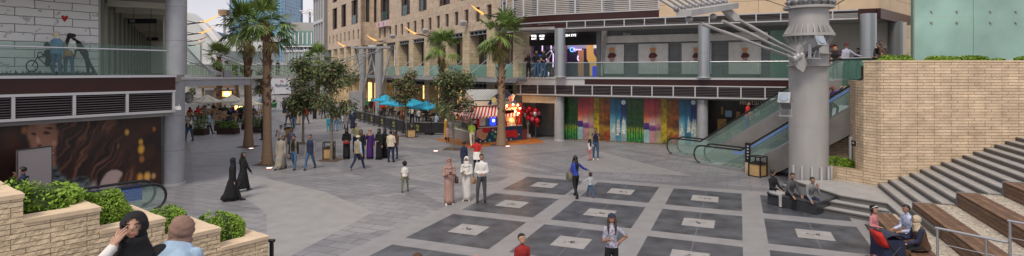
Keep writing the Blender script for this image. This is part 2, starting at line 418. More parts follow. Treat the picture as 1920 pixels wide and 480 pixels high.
# -------- stone wall with its tower corner
stone = brickmat('split_limestone', (.70,.54,.375), (.56,.43,.295), (.32,.225,.15), .62, .108, .010, bump=.9, off=.37, noise=.2, freq=3, grain=.9)
stonebig = brickmat('split_limestone_big', (.76,.61,.41), (.63,.49,.32), (.34,.24,.15), .36, .062, .005, bump=.8, off=.37, noise=.18, freq=3, grain=1.6)
coping = mat('limestone_coping', (.68,.53,.36), .7, noise=.12, scale=5, bump=.2)
r = thing('stone_wall', 'tall pale limestone brick wall beside the wide stair', 'wall', (13.5,20,0))
wl = [(13.55,20.02),(13.27,20.78),(13.27+.3,21.6),(42,21.6),(42,20.02)]
MB().prism([(13.55,20.0),(13.3,20.62),(14.6,20.62),(42,20.62),(42,20.0)], 0, 5.08).build('wall', stone, r)
MB().prism([(13.3,20.624),(13.36,21.2),(13.95,22.6),(42,22.6),(42,20.624)], 0, 4.36).build('wall', stone, r)
MB().prism([(13.53,19.98),(13.27,20.65),(14.6,20.65),(42,20.65),(42,19.98)], 5.083, 5.14).build('coping', coping, r)
lw = thing('low_wall', 'low limestone wall with planting bed behind the round pylon', 'wall', (13,21,0))
MB().prism([(13.545,19.99),(12.35,22.2),(12.6,22.35),(13.30,20.9),(13.35,20.6)], 0, .98).build('wall', stone, lw)
# recess behind: door, sign, dark opening, back wall
rb = thing('alcove_wall', 'limestone wall of the doorway recess behind the low planter', 'wall', (14,25,0))
MB().prism([(12.9,24.6),(14.2,22.7),(14.6,22.9),(13.3,25)], 0, 2.3).build('wall', stone, rb)
dr = thing('glazed_door', 'grey framed glass door in the limestone recess', 'door', (13.4,22.4,0))
pD, qD = P(1592,258,21.8), P(1632,262,21.6)
f = MB()
f.wallbox(pD.xy, qD.xy, 2.0, 2.12, .1); f.wallbox(pD.xy, (pD.xy+(qD.xy-pD.xy)*.1), .5, 2.0, .1); f.wallbox(qD.xy-(qD.xy-pD.xy)*.12, qD.xy, .5, 2.0, .1)
f.build('door_frame', alum, dr)
MB().wallbox(pD.xy+(qD.xy-pD.xy)*.11, qD.xy-(qD.xy-pD.xy)*.13, .5, 1.99, .02).build('glass', mat('door_glass',(.12,.13,.12),.1), dr)
sp = P(1637,270,20.75)
sgn = thing('door_sign', 'small black sign on the limestone tower corner', 'sign', sp)
MB().box((13.12,20.93,sp.z), (.06,.26,.2), rz=R(-10)).build('board', black, sgn)
MB().box((13.085,20.90,sp.z+.02), (.01,.12,.05), rz=R(-10)).build('pictogram', white, sgn)

# -------- planter wall stepping down beside the seated women
dv = Vector((.612,.791)); dn = Vector((-.791,.612))
A0 = Vector((-.897*6.4, 6.4))
pw = thing('planter_wall', 'stepped pale limestone planter wall behind the seated women', 'wall', (A0.x, A0.y, 0))
Lp, hp = .745, .302
zt0 = 3.31
for k in range(-4, 5):
    a = A0 + dv*(Lp*(k-1)) if k > -4 else A0 + dv*(Lp*(-9)); b = A0 + dv*(Lp*k); zt = zt0 - hp*k
    if k < -1: zt = zt0 - hp*k
    MB().prism([a, b, b+dn*.26, a+dn*.26], 0, zt-.055).build('wall', stonebig, pw)
    MB().prism([a-dn*.015, b-dn*.015+dv*.012, b+dn*.275+dv*.012, a+dn*.275], zt-.053, zt).build('coping', coping, pw)
    e = b-dv*.01
    MB().prism([b+dn*.277, b-dv*.22+dn*.277, b-dv*.22+dn*1.25, b+dn*1.25], 0, zt-.003).build('coping', coping, pw)
    MB().prism([a+dn*.28, b-dv*.223+dn*.28, b-dv*.223+dn*1.25, a+dn*1.25], 0, zt-.12).build('soil', soil, pw)
back = MB().prism([A0-dv*8+dn*1.253, A0+dv*Lp*4+dn*1.253, A0+dv*Lp*4+dn*1.45, A0-dv*8+dn*1.45], 0, 1.9)
back.build('back_wall', stonebig, pw)

# ---------------- leaves
leafm = mat('bush_leaf', (.18,.30,.03), .5, island=.5, spec=.3)
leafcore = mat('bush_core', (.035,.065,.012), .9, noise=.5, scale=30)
leafd = mat('tree_leaf', (.085,.115,.04), .5, island=.6)
leafd2 = mat('tree_leaf_brown', (.17,.12,.05), .55, island=.5)
frond = mat('palm_frond', (.13,.20,.045), .5, island=.5)
frondy = mat('palm_frond_dry', (.20,.17,.06), .6, island=.4)
bark = mat('bark_grey', (.20,.165,.125), .9, noise=.25, scale=14, bump=.6)
palmbark = mat('palm_bark', (.17,.10,.06), .95, noise=.35, scale=10, bump=1., stretch=(1,1,3))
palmclean = mat('palm_bark_smooth', (.26,.175,.11), .9, noise=.2, scale=8, bump=.5, stretch=(1,1,4))
def leaves(mb, c, n, rad, size, rng, mats=1, shell=.35):
    for _ in range(n):
        while True:
            v = Vector((rng.uniform(-1,1), rng.uniform(-1,1), rng.uniform(-1,1)))
            if v.length <= 1: break
        v = v.normalized() * (v.length ** shell)
        p = Vector(c) + Vector((v.x*rad[0], v.y*rad[1], v.z*rad[2]))
        leaf(mb, p, (v + Vector((0,0,.5)) + Vector((rng.gauss(0,.5), rng.gauss(0,.5), rng.gauss(0,.5)))), size*rng.uniform(.7,1.3), rng)
def leaf(mb, p, nrm, s, rng):
    n = nrm.normalized() if nrm.length > .01 else Vector((0,0,1))
    t = n.cross(Vector((rng.gauss(0,1), rng.gauss(0,1), rng.gauss(0,1))))
    if t.length < .01: return
    t.normalize(); w = n.cross(t)
    k = len(mb.v)
    mb.v += [tuple(p - t*s), tuple(p + w*s*.42 + n*s*.1), tuple(p + t*s), tuple(p - w*s*.42 + n*s*.1)]
    mb.f.append((k, k+1, k+2, k+3)); mb.mi.append(mb.m)
def hedge(label, c, dims, n, size, rz=0., cat='hedge', group=None, flat=.5, seed=1, m=None, clip=True):
    rng = random.Random(seed)
    r = thing('hedge', label, cat, (c[0], c[1], c[2]), group)
    f = MB(); cs, sn = math.cos(rz), math.sin(rz)
    lumps = [(rng.uniform(-1,1), rng.uniform(-1,1), rng.uniform(.75,1.2)) for _ in range(8)]
    for _ in range(int(n*1.9)):
        v = Vector((rng.gauss(0,1), rng.gauss(0,1), abs(rng.gauss(0,1))*.9)).normalized()
        e = flat
        q = Vector((math.copysign(abs(v.x)**e, v.x), math.copysign(abs(v.y)**e, v.y), v.z**.8))
        top = 1 + .16*math.sin(q.x*5+seed)+.1*math.sin(q.y*7+seed*2)
        q *= rng.uniform(.90, 1.01) if clip else rng.uniform(.55, 1.05)**.6
        if clip: top = 1 + .05*math.sin(q.x*5+seed)+.03*math.sin(q.y*7+seed*2)
        q = Vector((q.x*dims[0]/2*(1+.08*math.sin(q.z*9+seed)), q.y*dims[1]/2, q.z*dims[2]*top))
        p = Vector((c[0]+q.x*cs-q.y*sn, c[1]+q.x*sn+q.y*cs, c[2]+q.z))
        leaf(f, p, v + Vector((rng.gauss(0,.6), rng.gauss(0,.6), rng.gauss(0,.6)+.4)), size*rng.uniform(.7,1.3), rng)
    f.build('foliage', m or leafm, r)
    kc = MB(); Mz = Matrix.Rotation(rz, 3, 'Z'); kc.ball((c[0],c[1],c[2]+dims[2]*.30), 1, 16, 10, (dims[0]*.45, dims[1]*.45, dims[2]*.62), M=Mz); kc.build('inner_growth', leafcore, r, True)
    s_ = MB()
    for k in range(5):
        x, y = rng.uniform(-.3,.3)*dims[0], rng.uniform(-.3,.3)*dims[1]
        s_.tube([(c[0]+x*.3, c[1]+y*.3, c[2]-.05), (c[0]+x*cs-y*sn, c[1]+x*sn+y*cs, c[2]+dims[2]*.6)], [.014,.007], 5)
    s_.build('stem', bark, r)
    return r
# hedges in the planter, one per compartment
def pc(k, back=.72): return A0 + dv*(Lp*(k-.62)) + dn*back
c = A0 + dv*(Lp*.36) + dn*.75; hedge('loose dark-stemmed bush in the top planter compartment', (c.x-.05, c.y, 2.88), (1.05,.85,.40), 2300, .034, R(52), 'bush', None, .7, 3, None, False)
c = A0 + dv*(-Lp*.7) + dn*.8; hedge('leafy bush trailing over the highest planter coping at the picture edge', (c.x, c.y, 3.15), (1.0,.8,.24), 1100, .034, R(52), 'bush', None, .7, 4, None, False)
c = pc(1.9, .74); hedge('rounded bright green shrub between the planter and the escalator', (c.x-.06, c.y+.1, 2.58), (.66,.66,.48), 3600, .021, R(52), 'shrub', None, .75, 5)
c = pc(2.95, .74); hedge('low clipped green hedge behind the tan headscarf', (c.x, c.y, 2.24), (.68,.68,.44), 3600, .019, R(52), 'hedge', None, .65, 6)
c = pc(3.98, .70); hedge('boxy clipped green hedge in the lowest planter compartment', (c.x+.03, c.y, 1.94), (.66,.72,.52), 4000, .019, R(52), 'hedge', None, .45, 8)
# hedges on the wall and beside the door
def wh(x0, x1, h, label, seed, n):
    a, b = P(x0,113,20.95), P(x1,113,20.95)
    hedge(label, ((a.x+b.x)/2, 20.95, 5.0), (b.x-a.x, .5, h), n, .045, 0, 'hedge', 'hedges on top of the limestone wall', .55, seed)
wh(1646,1712,.36,'bushy green hedge on the wall top beside the two leaning men', 11, 1100)
wh(1728,1862,.33,'longest green hedge on the wall top below the teal glass', 12, 1900)
wh(1858,1881,.24,'smallest green tuft on the wall top below the teal glass', 13, 300)
wh(1904,1960,.34,'green hedge at the wall top, cut by the picture edge', 14, 800)
struct('wall_planting_bed', MB().prism([(13.9,20.66),(42,20.66),(42,22.5),(14.4,22.5)], 4.4, 4.95), soil)
c = G(1609,312,.9); hedge('clipped green hedge beside the glass door in the low wall', (13.05,21.75,.9), (1.05,.5,.42), 1500, .035, R(-58), 'hedge', None, .5, 15)
# ================= LEFT BUILDING =================
LF = Wall((-16.4,17.5), (-13.5,21.8))
lb = thing('corner_building', 'shopping building with dark red fascia and glass gallery beside the round column', 'building', (-16,20,0))
def WB(mb, w, xa, xb, z0, z1, o0, o1):          # a box along wall w between two xy points, from offset o0 to o1 towards the camera
    mb.prism([xa + w.n*o0, xb + w.n*o0, xb + w.n*o1, xa + w.n*o1], z0, z1)
La, Lb = LF.A - LF.u*7, LF.at(329)
m = MB(); WB(m, LF, La, Lb, 3.99, 4.50, -.1, 0); m.build('fascia', maroon, lb)
m = MB(); WB(m, LF, La, Lb+LF.u*.02, 4.503, 4.585, -6, .05); m.build('floor_edge', alum, lb)
m = MB(); WB(m, LF, La, Lb, 3.9, 3.985, -.1, .03); WB(m, LF, La, Lb, 3.10, 3.19, -.2, .03)
for k in range(9):
    p = LF.at(328) - LF.u*(.05+1.62*k); WB(m, LF, p-LF.u*.045, p+LF.u*.045, 3.193, 3.897, -.1, .025)
m.build('louvre_frame', alum, lb)
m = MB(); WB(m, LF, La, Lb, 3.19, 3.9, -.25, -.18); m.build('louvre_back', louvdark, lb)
m = MB()
for k in range(8):
    z = 3.235 + k*.085; WB(m, LF, La, Lb, z, z+.028, -.1, -.01)
m.build('louvre_slats', louv, lb)
m = MB(); WB(m, LF, La, Lb, 2.95, 3.09, -1.05, -.2); WB(m, LF, La, Lb, 4.30, 4.50, -6, -.101); m.build('soffit', soffit, lb)
# ground floor wall behind the poster
LG = LF.off(-.95)
m = MB(); WB(m, LG, LG.A-LG.u*7, LG.at(303), 0, 3.2, -.3, 0); m.build('ground_wall', mat('shop_wall_dark', (.05,.045,.045), .6), lb)
# upper gallery
LU = LF.off(-2.9); cU = LU.at(187)
m = MB(); WB(m, LU, LU.A-LU.u*7, cU, 4.586, 8.6, -.3, 0)
m.build('gallery_wall', mat('gallery_wall_white', (.42,.41,.40), .7), lb)
sd = Vector((-.512,.859)); sn_ = Vector((.859,.512))
cw = MB(); cp_ = MB(); cg = MB()
for k in range(16):
    a = cU + sd*(.2+2.3*k)
    MB().prism([a, a+sd*.95, a+sd*.95-sn_*.3, a-sn_*.3], 4.586, 7.8).build('corridor_pillar', mat('corridor_panel', (.56,.54,.45), .5), lb)
    cg.prism([a+sd*.96-sn_*.15, a+sd*2.29-sn_*.15, a+sd*2.29-sn_*.2, a+sd*.96-sn_*.2], 4.586, 7.8)
    MB().prism([a+sd*.2+sn_*.003, a+sd*.3+sn_*.003, a+sd*.3+sn_*.09, a+sd*.2+sn_*.09], 4.586, 7.8).build('mullion', mat('mullion_green', (.2,.23,.19), .4), lb)
cg.build('corridor_glazing', mat('corridor_glass', (.16,.18,.165), .15), lb)
# outer row facing the street
m = MB()
for k in range(8):
    a = Vector((-14.6,24.6)) + sd*(4*k) + sn_*-.6
    if k: MB().prism([a, a+sd*.5, a+sd*.5-sn_*.5, a-sn_*.5], 4.586, 7.8).build('outer_pillar', mat('corridor_panel', (.56,.54,.45)), lb)
ce = MB(); o = Vector((-13.6,22.4))
ce.prism([LF.A-LF.u*7, o, o+sd*36, cU-LU.n*.4+sd*36, cU-LU.n*.4, LU.A-LU.u*7], 7.82, 8.3); ce.build('ceiling', soffit, lb)
cb = MB()
for k in range(12):
    a = cU + sd*(1.5+3*k); wv_ = (o-cU).dot(sn_)-.15; cb.prism([a+sn_*.1, a+sn_*wv_, a+sn_*wv_+sd*.25, a+sn_*.1+sd*.25], 7.55, 7.815)
cb.build('ceiling_beam', mat('corridor_panel', (.46,.44,.37)), lb)
fl = MB(); fl.prism([LF.at(329), o+sd*0.2, o+sd*36, cU+sd*36, cU], 4.3, 4.583); fl.build('gallery_floor', mat('gallery_floor', (.3,.29,.27), .4), lb)
ew = MB(); a = cU + sd*36.2; wv_ = (o-cU).dot(sn_)-.1; ew.prism([a, a+sn_*wv_, a+sn_*wv_+sd*.3, a+sd*.3], 4.586, 7.8); ew.build('end_wall', mat('end_wall', (.5,.49,.46)), lb)
up = MB(); up.prism([LF.A-LF.u*7-LF.n*0, o, o+sd*36, cU+sd*36-sn_*2, cU-LU.n*3, LU.A-LU.u*7-LU.n*3], 8.303, 13); up.build('upper_storey', beige, lb)
# street side ground floor
m = MB(); s0 = Vector((-15.1,23.6)); m.prism([s0, s0+sd*36, s0+sd*36-sn_*.5, s0-sn_*.5], 0, 4.29); m.build('street_wall', beige, lb)
# gallery glass rail
gr = thing('glass_balustrade', 'green glass balustrade with steel handrail in front of the brick mural', 'balustrade', (*LF.at(160,-.1),4.59))
for k in range(6):
    b = LF.at(312,-.12) - LF.u*(1.75*k); m = MB(); WB(m, LF, b-LF.u*1.73, b, 4.59, 5.72, -.01, .01); m.build('glass_panel', softglass, gr)
MB().tube([(*(LF.at(312,-.02)),5.55), (*(LF.at(312,-.02)-LF.u*10),5.55)], .028, 8).build('handrail', silver, gr, True)

col = thing('round_column', 'large grey round column at the corner of the mural building', 'column', (-14.2,22.7,0))
c0 = G(322,347)
MB().cyl((c0.x,c0.y+.1), .43, 0, 4.28, 40).build('lower_shaft', steel, col, True)
MB().cyl((c0.x+.12,c0.y+.1), .40, 4.59, 8.29, 40).build('upper_shaft', steel, col, True)
MB().cyl((c0.x,c0.y+.1), .46, 0, .10, 40).build('base_ring', alum, col, True)
for z in (1.45,2.9,6.0,7.4): MB().cyl((c0.x+(.12 if z > 4 else 0),c0.y+.1), .433 if z < 4 else .403, z, z+.018, 40).build('panel_seam', steeld, col, True)
cam2 = thing('security_camera', 'small white camera box under the louvres beside the round column', 'camera', (*LF.at(335),3.35))
m = MB(); p = LF.at(334,.25); m.box((p.x,p.y,3.27), (.14,.42,.12), rz=R(40)); m.build('housing', white, cam2)
MB().tube([(p.x,p.y,3.3),(p.x-.1,p.y+.25,3.38)], .02, 6).build('bracket', alum, cam2)

# brick mural with heart and bicycle silhouette: flat art on the gallery wall
mr_ = thing('brick_mural', 'white painted brick mural with red heart, dark grass and bicycle silhouette', 'mural', (*LU.at(90),4.6))
mural = bpy.data.materials.new('mural_brick'); mural.use_nodes = True; nt = mural.node_tree; b = nt.nodes['Principled BSDF']
co, g = wallcoord(nt); nz = nt.nodes.new('ShaderNodeTexNoise'); nz.inputs['Scale'].default_value = 2.6; nz.inputs['Detail'].default_value = 5
nt.links.new(co, nz.inputs['Vector'])
ad = nt.nodes.new('ShaderNodeVectorMath'); ad.operation = 'SCALE'; ad.inputs['Scale'].default_value = .07; nt.links.new(nz.outputs['Color'], ad.inputs[0])
a2 = nt.nodes.new('ShaderNodeVectorMath'); a2.operation = 'ADD'; nt.links.new(ad.outputs[0], a2.inputs[0]); nt.links.new(co, a2.inputs[1])
br = nt.nodes.new('ShaderNodeTexBrick'); nt.links.new(a2.outputs[0], br.inputs['Vector']); br.inputs['Scale'].default_value = 1
for k, v in (('Color1',(.82,.81,.79,1)),('Color2',(.76,.75,.73,1)),('Mortar',(.012,.012,.012,1))): br.inputs[k].default_value = v
br.inputs['Brick Width'].default_value = 1.15; br.inputs['Row Height'].default_value = .31; br.inputs['Mortar Size'].default_value = .012; br.inputs['Mortar Smooth'].default_value = .2
n2 = nt.nodes.new('ShaderNodeTexNoise'); n2.inputs['Scale'].default_value = 3.5; n2.inputs['Detail'].default_value = 8; nt.links.new(co, n2.inputs['Vector'])
gt = nt.nodes.new('ShaderNodeMath'); gt.operation = 'GREATER_THAN'; gt.inputs[1].default_value = .62; nt.links.new(n2.outputs[0], gt.inputs[0])
mx = nt.nodes.new('ShaderNodeMix'); mx.data_type = 'RGBA'; mx.inputs[7].default_value = (.5,.48,.465,1)
nt.links.new(gt.outputs[0], mx.inputs[0]); nt.links.new(br.outputs['Color'], mx.inputs[6]); nt.links.new(mx.outputs[2], b.inputs['Base Color']); b.inputs['Roughness'].default_value = .7
m = MB(); WB(m, LU, LU.A-LU.u*7, LU.at(184), 4.59, 8.2, .004, .02); m.build('wall_print', mural, mr_)
def on(w, o): return lambda x, y: w.pt(x, y, o)
q = on(LU, .024)
def decal(pts, name, mt, parent, w, o, th=.003):
    MB().poly([w.pt(x, y, o) for x, y in pts], th, (w.n.x, w.n.y, 0)).build(name, mt, parent)
decal([(114.5,31),(117,28.5),(120,29.5),(121.5,31.5),(123.5,29.5),(127,29),(128,31.5),(126,36),(121.5,41.5),(117.5,37.5)], 'heart', mat('red_paint',(.42,.012,.015),.5), mr_, LU, .024)
g_ = MB(); rng = random.Random(3)
g_.poly([LU.pt(x, y, .024) for x, y in ((-5,137),(183,136),(183,150),(-5,150))])
for k in range(150):
    x = rng.uniform(-4,182); h = rng.uniform(3,9); w_ = rng.uniform(.4,1); t = rng.uniform(-2,2)
    g_.poly([LU.pt(x-w_,139,.026), LU.pt(x+w_,139,.026), LU.pt(x+t,138-h,.026)])
g_.build('painted_grass', black, mr_)
def ring(w, o, cx, cy, r0, r1, ry=1.):
    m = MB(); n = 24
    for k in range(n):
        a, b_ = 6.2832*k/n, 6.2832*(k+1)/n
        m.poly([w.pt(cx+math.cos(a)*r0, cy+math.sin(a)*r0*ry, o), w.pt(cx+math.cos(b_)*r0, cy+math.sin(b_)*r0*ry, o), w.pt(cx+math.cos(b_)*r1, cy+math.sin(b_)*r1*ry, o), w.pt(cx+math.cos(a)*r1, cy+math.sin(a)*r1*ry, o)])
    return m
m = ring(LU,.028,60,124,9.5,12); m2 = ring(LU,.028,106,126,9.5,12); m.v += m2.v; m.f += [tuple(i+96 for i in f) for f in m2.f]; m.mi += m2.mi
def lin(m, pts, w_, wall=LU, o=.028):
    for (x0,y0),(x1,y1) in zip(pts, pts[1:]):
        l = math.hypot(x1-x0,y1-y0); nx, ny = -(y1-y0)/l*w_/2, (x1-x0)/l*w_/2
        m.poly([wall.pt(x0-nx,y0-ny,o), wall.pt(x1-nx,y1-ny,o), wall.pt(x1+nx,y1+ny,o), wall.pt(x0+nx,y0+ny,o)])
lin(m, [(60,124),(70,107),(92,104),(86,122),(70,107)], 2); lin(m, [(70,107),(72,98),(80,99)], 2); lin(m, [(86,122),(106,126),(92,104)], 1.6); lin(m, [(88,104),(96,104)], 4)
m.build('bicycle_silhouette', black, mr_)
# a painted child on the bicycle, plain silhouette
decal([(82,97),(86,93),(92,92),(97,96),(97,112),(94,124),(88,126),(83,120),(86,108),(78,103),(78,100),(83,101)], 'child_silhouette', black, mr_, LU, .030)
m = ring(LU,.032,88,85,0.01,6); m.build('child_silhouette', black, mr_)
# ground floor advertising poster: smiling woman with long brown hair among warm lights
po = thing('advert_poster', 'large dark poster of a smiling long haired woman with warm blurred lights', 'poster', (*LG.at(150),.1))
def poster_print(w):
    m = bpy.data.materials.new('poster_print'); m.use_nodes = True; nt = m.node_tree; b = nt.nodes['Principled BSDF']; b.inputs['Roughness'].default_value = .35
    co, g = wallcoord(nt); N = nt.nodes.new; L = nt.links.new
    t = Vector((w.n.y, -w.n.x)); 
    def wc(x, y): p = w.pt(x, y, .03); return (p.x*t.x+p.y*t.y, p.z)
    def noise(sx, sy, sc, det=6, rough=.6):
        mp = N('ShaderNodeMapping'); mp.inputs['Scale'].default_value = (sx, sy, 1); L(co, mp.inputs[0]); nz = N('ShaderNodeTexNoise'); nz.inputs['Scale'].default_value = sc; nz.inputs['Detail'].default_value = det; nz.inputs['Roughness'].default_value = rough; L(mp.outputs[0], nz.inputs['Vector']); return nz
    warpn = noise(1,1,1.6,3); wv = N('ShaderNodeVectorMath'); wv.operation = 'MULTIPLY_ADD'; wv.inputs[1].default_value = (.22,.22,0); L(warpn.outputs['Color'], wv.inputs[0])
    ad = N('ShaderNodeVectorMath'); ad.operation = 'SUBTRACT'; L(co, ad.inputs[0]); ad.inputs[1].default_value = (.11,.11,0); L(ad.outputs[0], wv.inputs[2]); wco = wv.outputs[0]
    def ramp(nz, stops):
        cr = N('ShaderNodeValToRGB'); L(nz.outputs[0], cr.inputs[0]); e = cr.color_ramp.elements; e[0].position, e[0].color = stops[0][0], (*stops[0][1],1); e[1].position, e[1].color = stops[-1][0], (*stops[-1][1],1)
        for p_, c_ in stops[1:-1]: q = e.new(p_); q.color = (*c_,1)
        return cr.outputs[0]
    bgc = ramp(noise(1,1,.9), [(.35,(.012,.006,.006)),(.7,(.06,.022,.012))])
    hrn = noise(1,1,1); hm0 = N('ShaderNodeMapping'); hm0.inputs['Rotation'].default_value = (0,0,R(62)); wn2 = noise(1,1,.8,2); wv2 = N('ShaderNodeVectorMath'); wv2.operation = 'MULTIPLY_ADD'; wv2.inputs[1].default_value = (.9,.9,0); L(wn2.outputs['Color'], wv2.inputs[0]); L(wco, wv2.inputs[2]); L(wv2.outputs[0], hm0.inputs[0]); hmp = N('ShaderNodeMapping'); hmp.inputs['Scale'].default_value = (.5,5.5,1); L(hm0.outputs[0], hmp.inputs[0]); L(hmp.outputs[0], hrn.inputs['Vector'])
    hair_ = ramp(hrn, [(.38,(.008,.003,.002)),(.52,(.045,.016,.009)),(.66,(.21,.085,.045))])
    scf = ramp(noise(1.4,2.4,3.0), [(.4,(.015,.018,.02)),(.6,(.16,.19,.19))])
    cur = [bgc]
    def blob(x, y, rx, ry, col, soft=.35, rot=0, raw=False):
        c = wc(x, y); s_ = abs(wc(x+10, y)[0]-c[0])/10; sy = abs(wc(x, y+10)[1]-c[1])/10
        mp = N('ShaderNodeMapping'); mp.vector_type = 'TEXTURE'; mp.inputs['Location'].default_value = (c[0], c[1], 0); mp.inputs['Rotation'].default_value = (0,0,R(rot)); mp.inputs['Scale'].default_value = (rx*s_, ry*sy, 1)
        L(wco if not raw else co, mp.inputs[0]); ln = N('ShaderNodeVectorMath'); ln.operation = 'LENGTH'; L(mp.outputs[0], ln.inputs[0])
        mr = N('ShaderNodeMapRange'); mr.interpolation_type = 'SMOOTHSTEP'; mr.inputs[1].default_value = 1; mr.inputs[2].default_value = 1-soft; mr.inputs[3].default_value = 0; mr.inputs[4].default_value = 1; L(ln.outputs['Value'], mr.inputs[0])
        mx = N('ShaderNodeMix'); mx.data_type = 'RGBA'; L(mr.outputs[0], mx.inputs[0]); L(cur[0], mx.inputs[6])
        if isinstance(col, tuple): mx.inputs[7].default_value = (*col,1)
        else: L(col, mx.inputs[7])
        cur[0] = mx.outputs[2]
    for x, y, r_, c_ in ((45,244,8,(.45,.16,.03)),(218,273,7,(.70,.42,.08)),(238,248,6,(.65,.36,.07)),(198,244,9,(.30,.10,.02)),(264,266,6,(.60,.32,.05)),(289,242,5,(.35,.11,.03)),(265,280,9,(.75,.40,.05)),(266,298,7,(.35,.14,.03)),(262,333,9,(.75,.36,.05)),(276,331,9,(.80,.45,.10)),(288,330,6,(.55,.30,.14)),(20,262,26,(.07,.025,.012)),(281,285,16,(.05,.018,.01))): blob(x, y, r_, r_*1.35, c_, .75, raw=True)
    skin = (.36,.17,.10)
    blob(86,250,38,50,skin,.22); blob(98,285,31,36,skin,.3); blob(66,268,12,9,skin,.5)
    blob(108,262,22,34,(.30,.13,.08),.9); blob(80,232,20,14,(.55,.31,.21),.9); blob(103,270,12,10,(.56,.27,.18),.9)
    blob(88,248,11,4,(.03,.012,.01),.7,6); blob(92,240,15,2.6,(.03,.012,.01),.8,8); blob(63,251,6,3.5,(.03,.012,.01),.7)
    blob(72,274,6,3.5,(.10,.035,.025),.8); blob(70,262,6,12,(.58,.33,.24),.8,-8)
    blob(92,290,17,6.5,(.20,.03,.03),.4,-14); blob(91,289,14,4,(.66,.56,.50),.5,-14)
    blob(118,330,42,26,scf,.25); blob(150,345,28,20,scf,.3)
    blob(196,338,34,30,(.46,.34,.31),.25)
    blob(150,262,46,74,hair_,.2,14); blob(178,285,46,74,hair_,.2,26); blob(214,318,28,52,hair_,.3,34); blob(126,226,26,30,hair_,.3); blob(240,345,16,32,hair_,.5,30); blob(150,318,24,18,hair_,.5); blob(208,346,22,30,(.50,.37,.33),.2,24); blob(236,330,12,30,hair_,.5,32); blob(150,348,26,20,scf,.4)
    L(cur[0], b.inputs['Base Color']); return m
pk = poster_print(LG)
m = MB(); WB(m, LG, LG.A-LG.u*7, LG.at(302), .12, 3.1, .003, .03); m.build('poster_sheet', pk, po)
def pd(pts, name, mt, o): decal(pts, name, mt, po, LG, o)
text('lettering', 'Coffee', LG.pt(184,213,.07), LG.u, .42, alum, po, .004)
# free-standing pale board
bd = thing('notice_board', 'blank pale board standing in front of the dark poster', 'board', P(63,330,18.0))
a_, b_ = P(31,282,17.5), P(97,278,18.5)
m = MB(); m.wallbox(a_.xy, b_.xy, .35, 2.18, .05); m.build('board', mat('pale_board', (.36,.32,.31), .6), bd)
m = MB(); m.wallbox(a_.xy, b_.xy, 2.182, 2.22, .07); m.wallbox(a_.xy, a_.xy+(b_.xy-a_.xy)*.02, 0, 2.18, .08); m.wallbox(b_.xy-(b_.xy-a_.xy)*.02, b_.xy, 0, 2.18, .08); m.build('frame', darkgrey, bd)

# hanging gallery signs
for (x0,x1,y0,y1,d,lab) in ((240,294,35,44,25,'larger black hanging gallery sign with white pictograms'),(276,296,70,76,34,'smaller black hanging gallery sign deeper in the corridor')):
    a, b_ = P(x0,y0,d), P(x1,y1,d); s_ = thing('hanging_sign', lab, 'sign', a)
    m = MB(); m.box(((a.x+b_.x)/2, d, (a.z+b_.z)/2), (b_.x-a.x, .06, a.z-b_.z)); m.build('board', black, s_)
    m = MB()
    for t in (.2,.8): m.tube([(a.x+(b_.x-a.x)*t, d, a.z), (a.x+(b_.x-a.x)*t, d, 7.82)], .012, 5)
    m.build('rod', darkgrey, s_)
    text('pictogram', '!O!', (a.x+.22, d-.033, (a.z+b_.z)/2), (1,0), (a.z-b_.z)*.8, white, s_, .002)

# steel footbridge stub beyond the column
fb = thing('steel_gangway', 'grey steel gangway slab with stay rods beside the round column', 'gangway', (-13.5,25,4))
pA, pB = P(329,150,23.4), P(470,150,27.2)
gu = (pB.xy-pA.xy).normalized(); gn = Vector((-gu.y, gu.x))
m = MB(); m.prism([pA.xy, pB.xy, pB.xy+gn*2.6, pA.xy+gn*2.6], 4.06, 4.36); m.build('beam', steel, fb)
m = MB(); m.prism([pA.xy-gn*.06, pB.xy-gn*.06+gu*.05, pB.xy+gn*2.66, pA.xy+gn*2.6], 4.363, 4.44); m.build('deck', alum, fb)
q_ = P(426,142,26); m = MB(); m.box((q_.x,q_.y,4.6), (.32,.3,.3), rz=R(40)); m.build('bracket', steeld, fb)
m = MB()
for k in range(6):
    t = P(344,82+k*6,24+k*1.2); e = P(398+k*6,141,26.2+k*.5); m.tube([t, e], .022, 5)
m.build('stay_rod', silver, fb, True)
m = MB()
for k in range(3):
    m.tube([P(380+k*22,92+k*6,50), P(500+k*30,141,56)], .05, 5)
m.build('stay_rod', steel, fb, True)

# ================= CENTRE BUILDING =================
C0 = Vector((.6,41)); 
def ck(k): return C0 + sd*(k*4.28*1.0873/1.0)          # bay k along the street facade
bay = 4.0/.859
cbld = thing('street_building', 'long beige stone building with tall colonnade and small louvred windows', 'building', (0,45,0))
facade = brickmat('facade_stone', (.54,.425,.32), (.48,.375,.28), (.31,.235,.17), 2.3, .62, .012, bump=.25, off=.5, noise=.17, grain=.3)
pil = brickmat('pillar_stone', (.60,.49,.33), (.47,.38,.25), (.30,.23,.15), 2.3, .30, .01, bump=.3, off=.5, noise=.12, grain=.3)
cn = -Vector((.859,.512))                       # towards the street
def SB(mb, a0, a1, z0, z1, o0, o1, base=C0):    # along street from a0 to a1 metres, offset range towards street
    A = base + sd*a0; B = base + sd*a1
    mb.prism([A+cn*o0, B+cn*o0, B+cn*o1, A+cn*o1], z0, z1)
Lend = 36.1
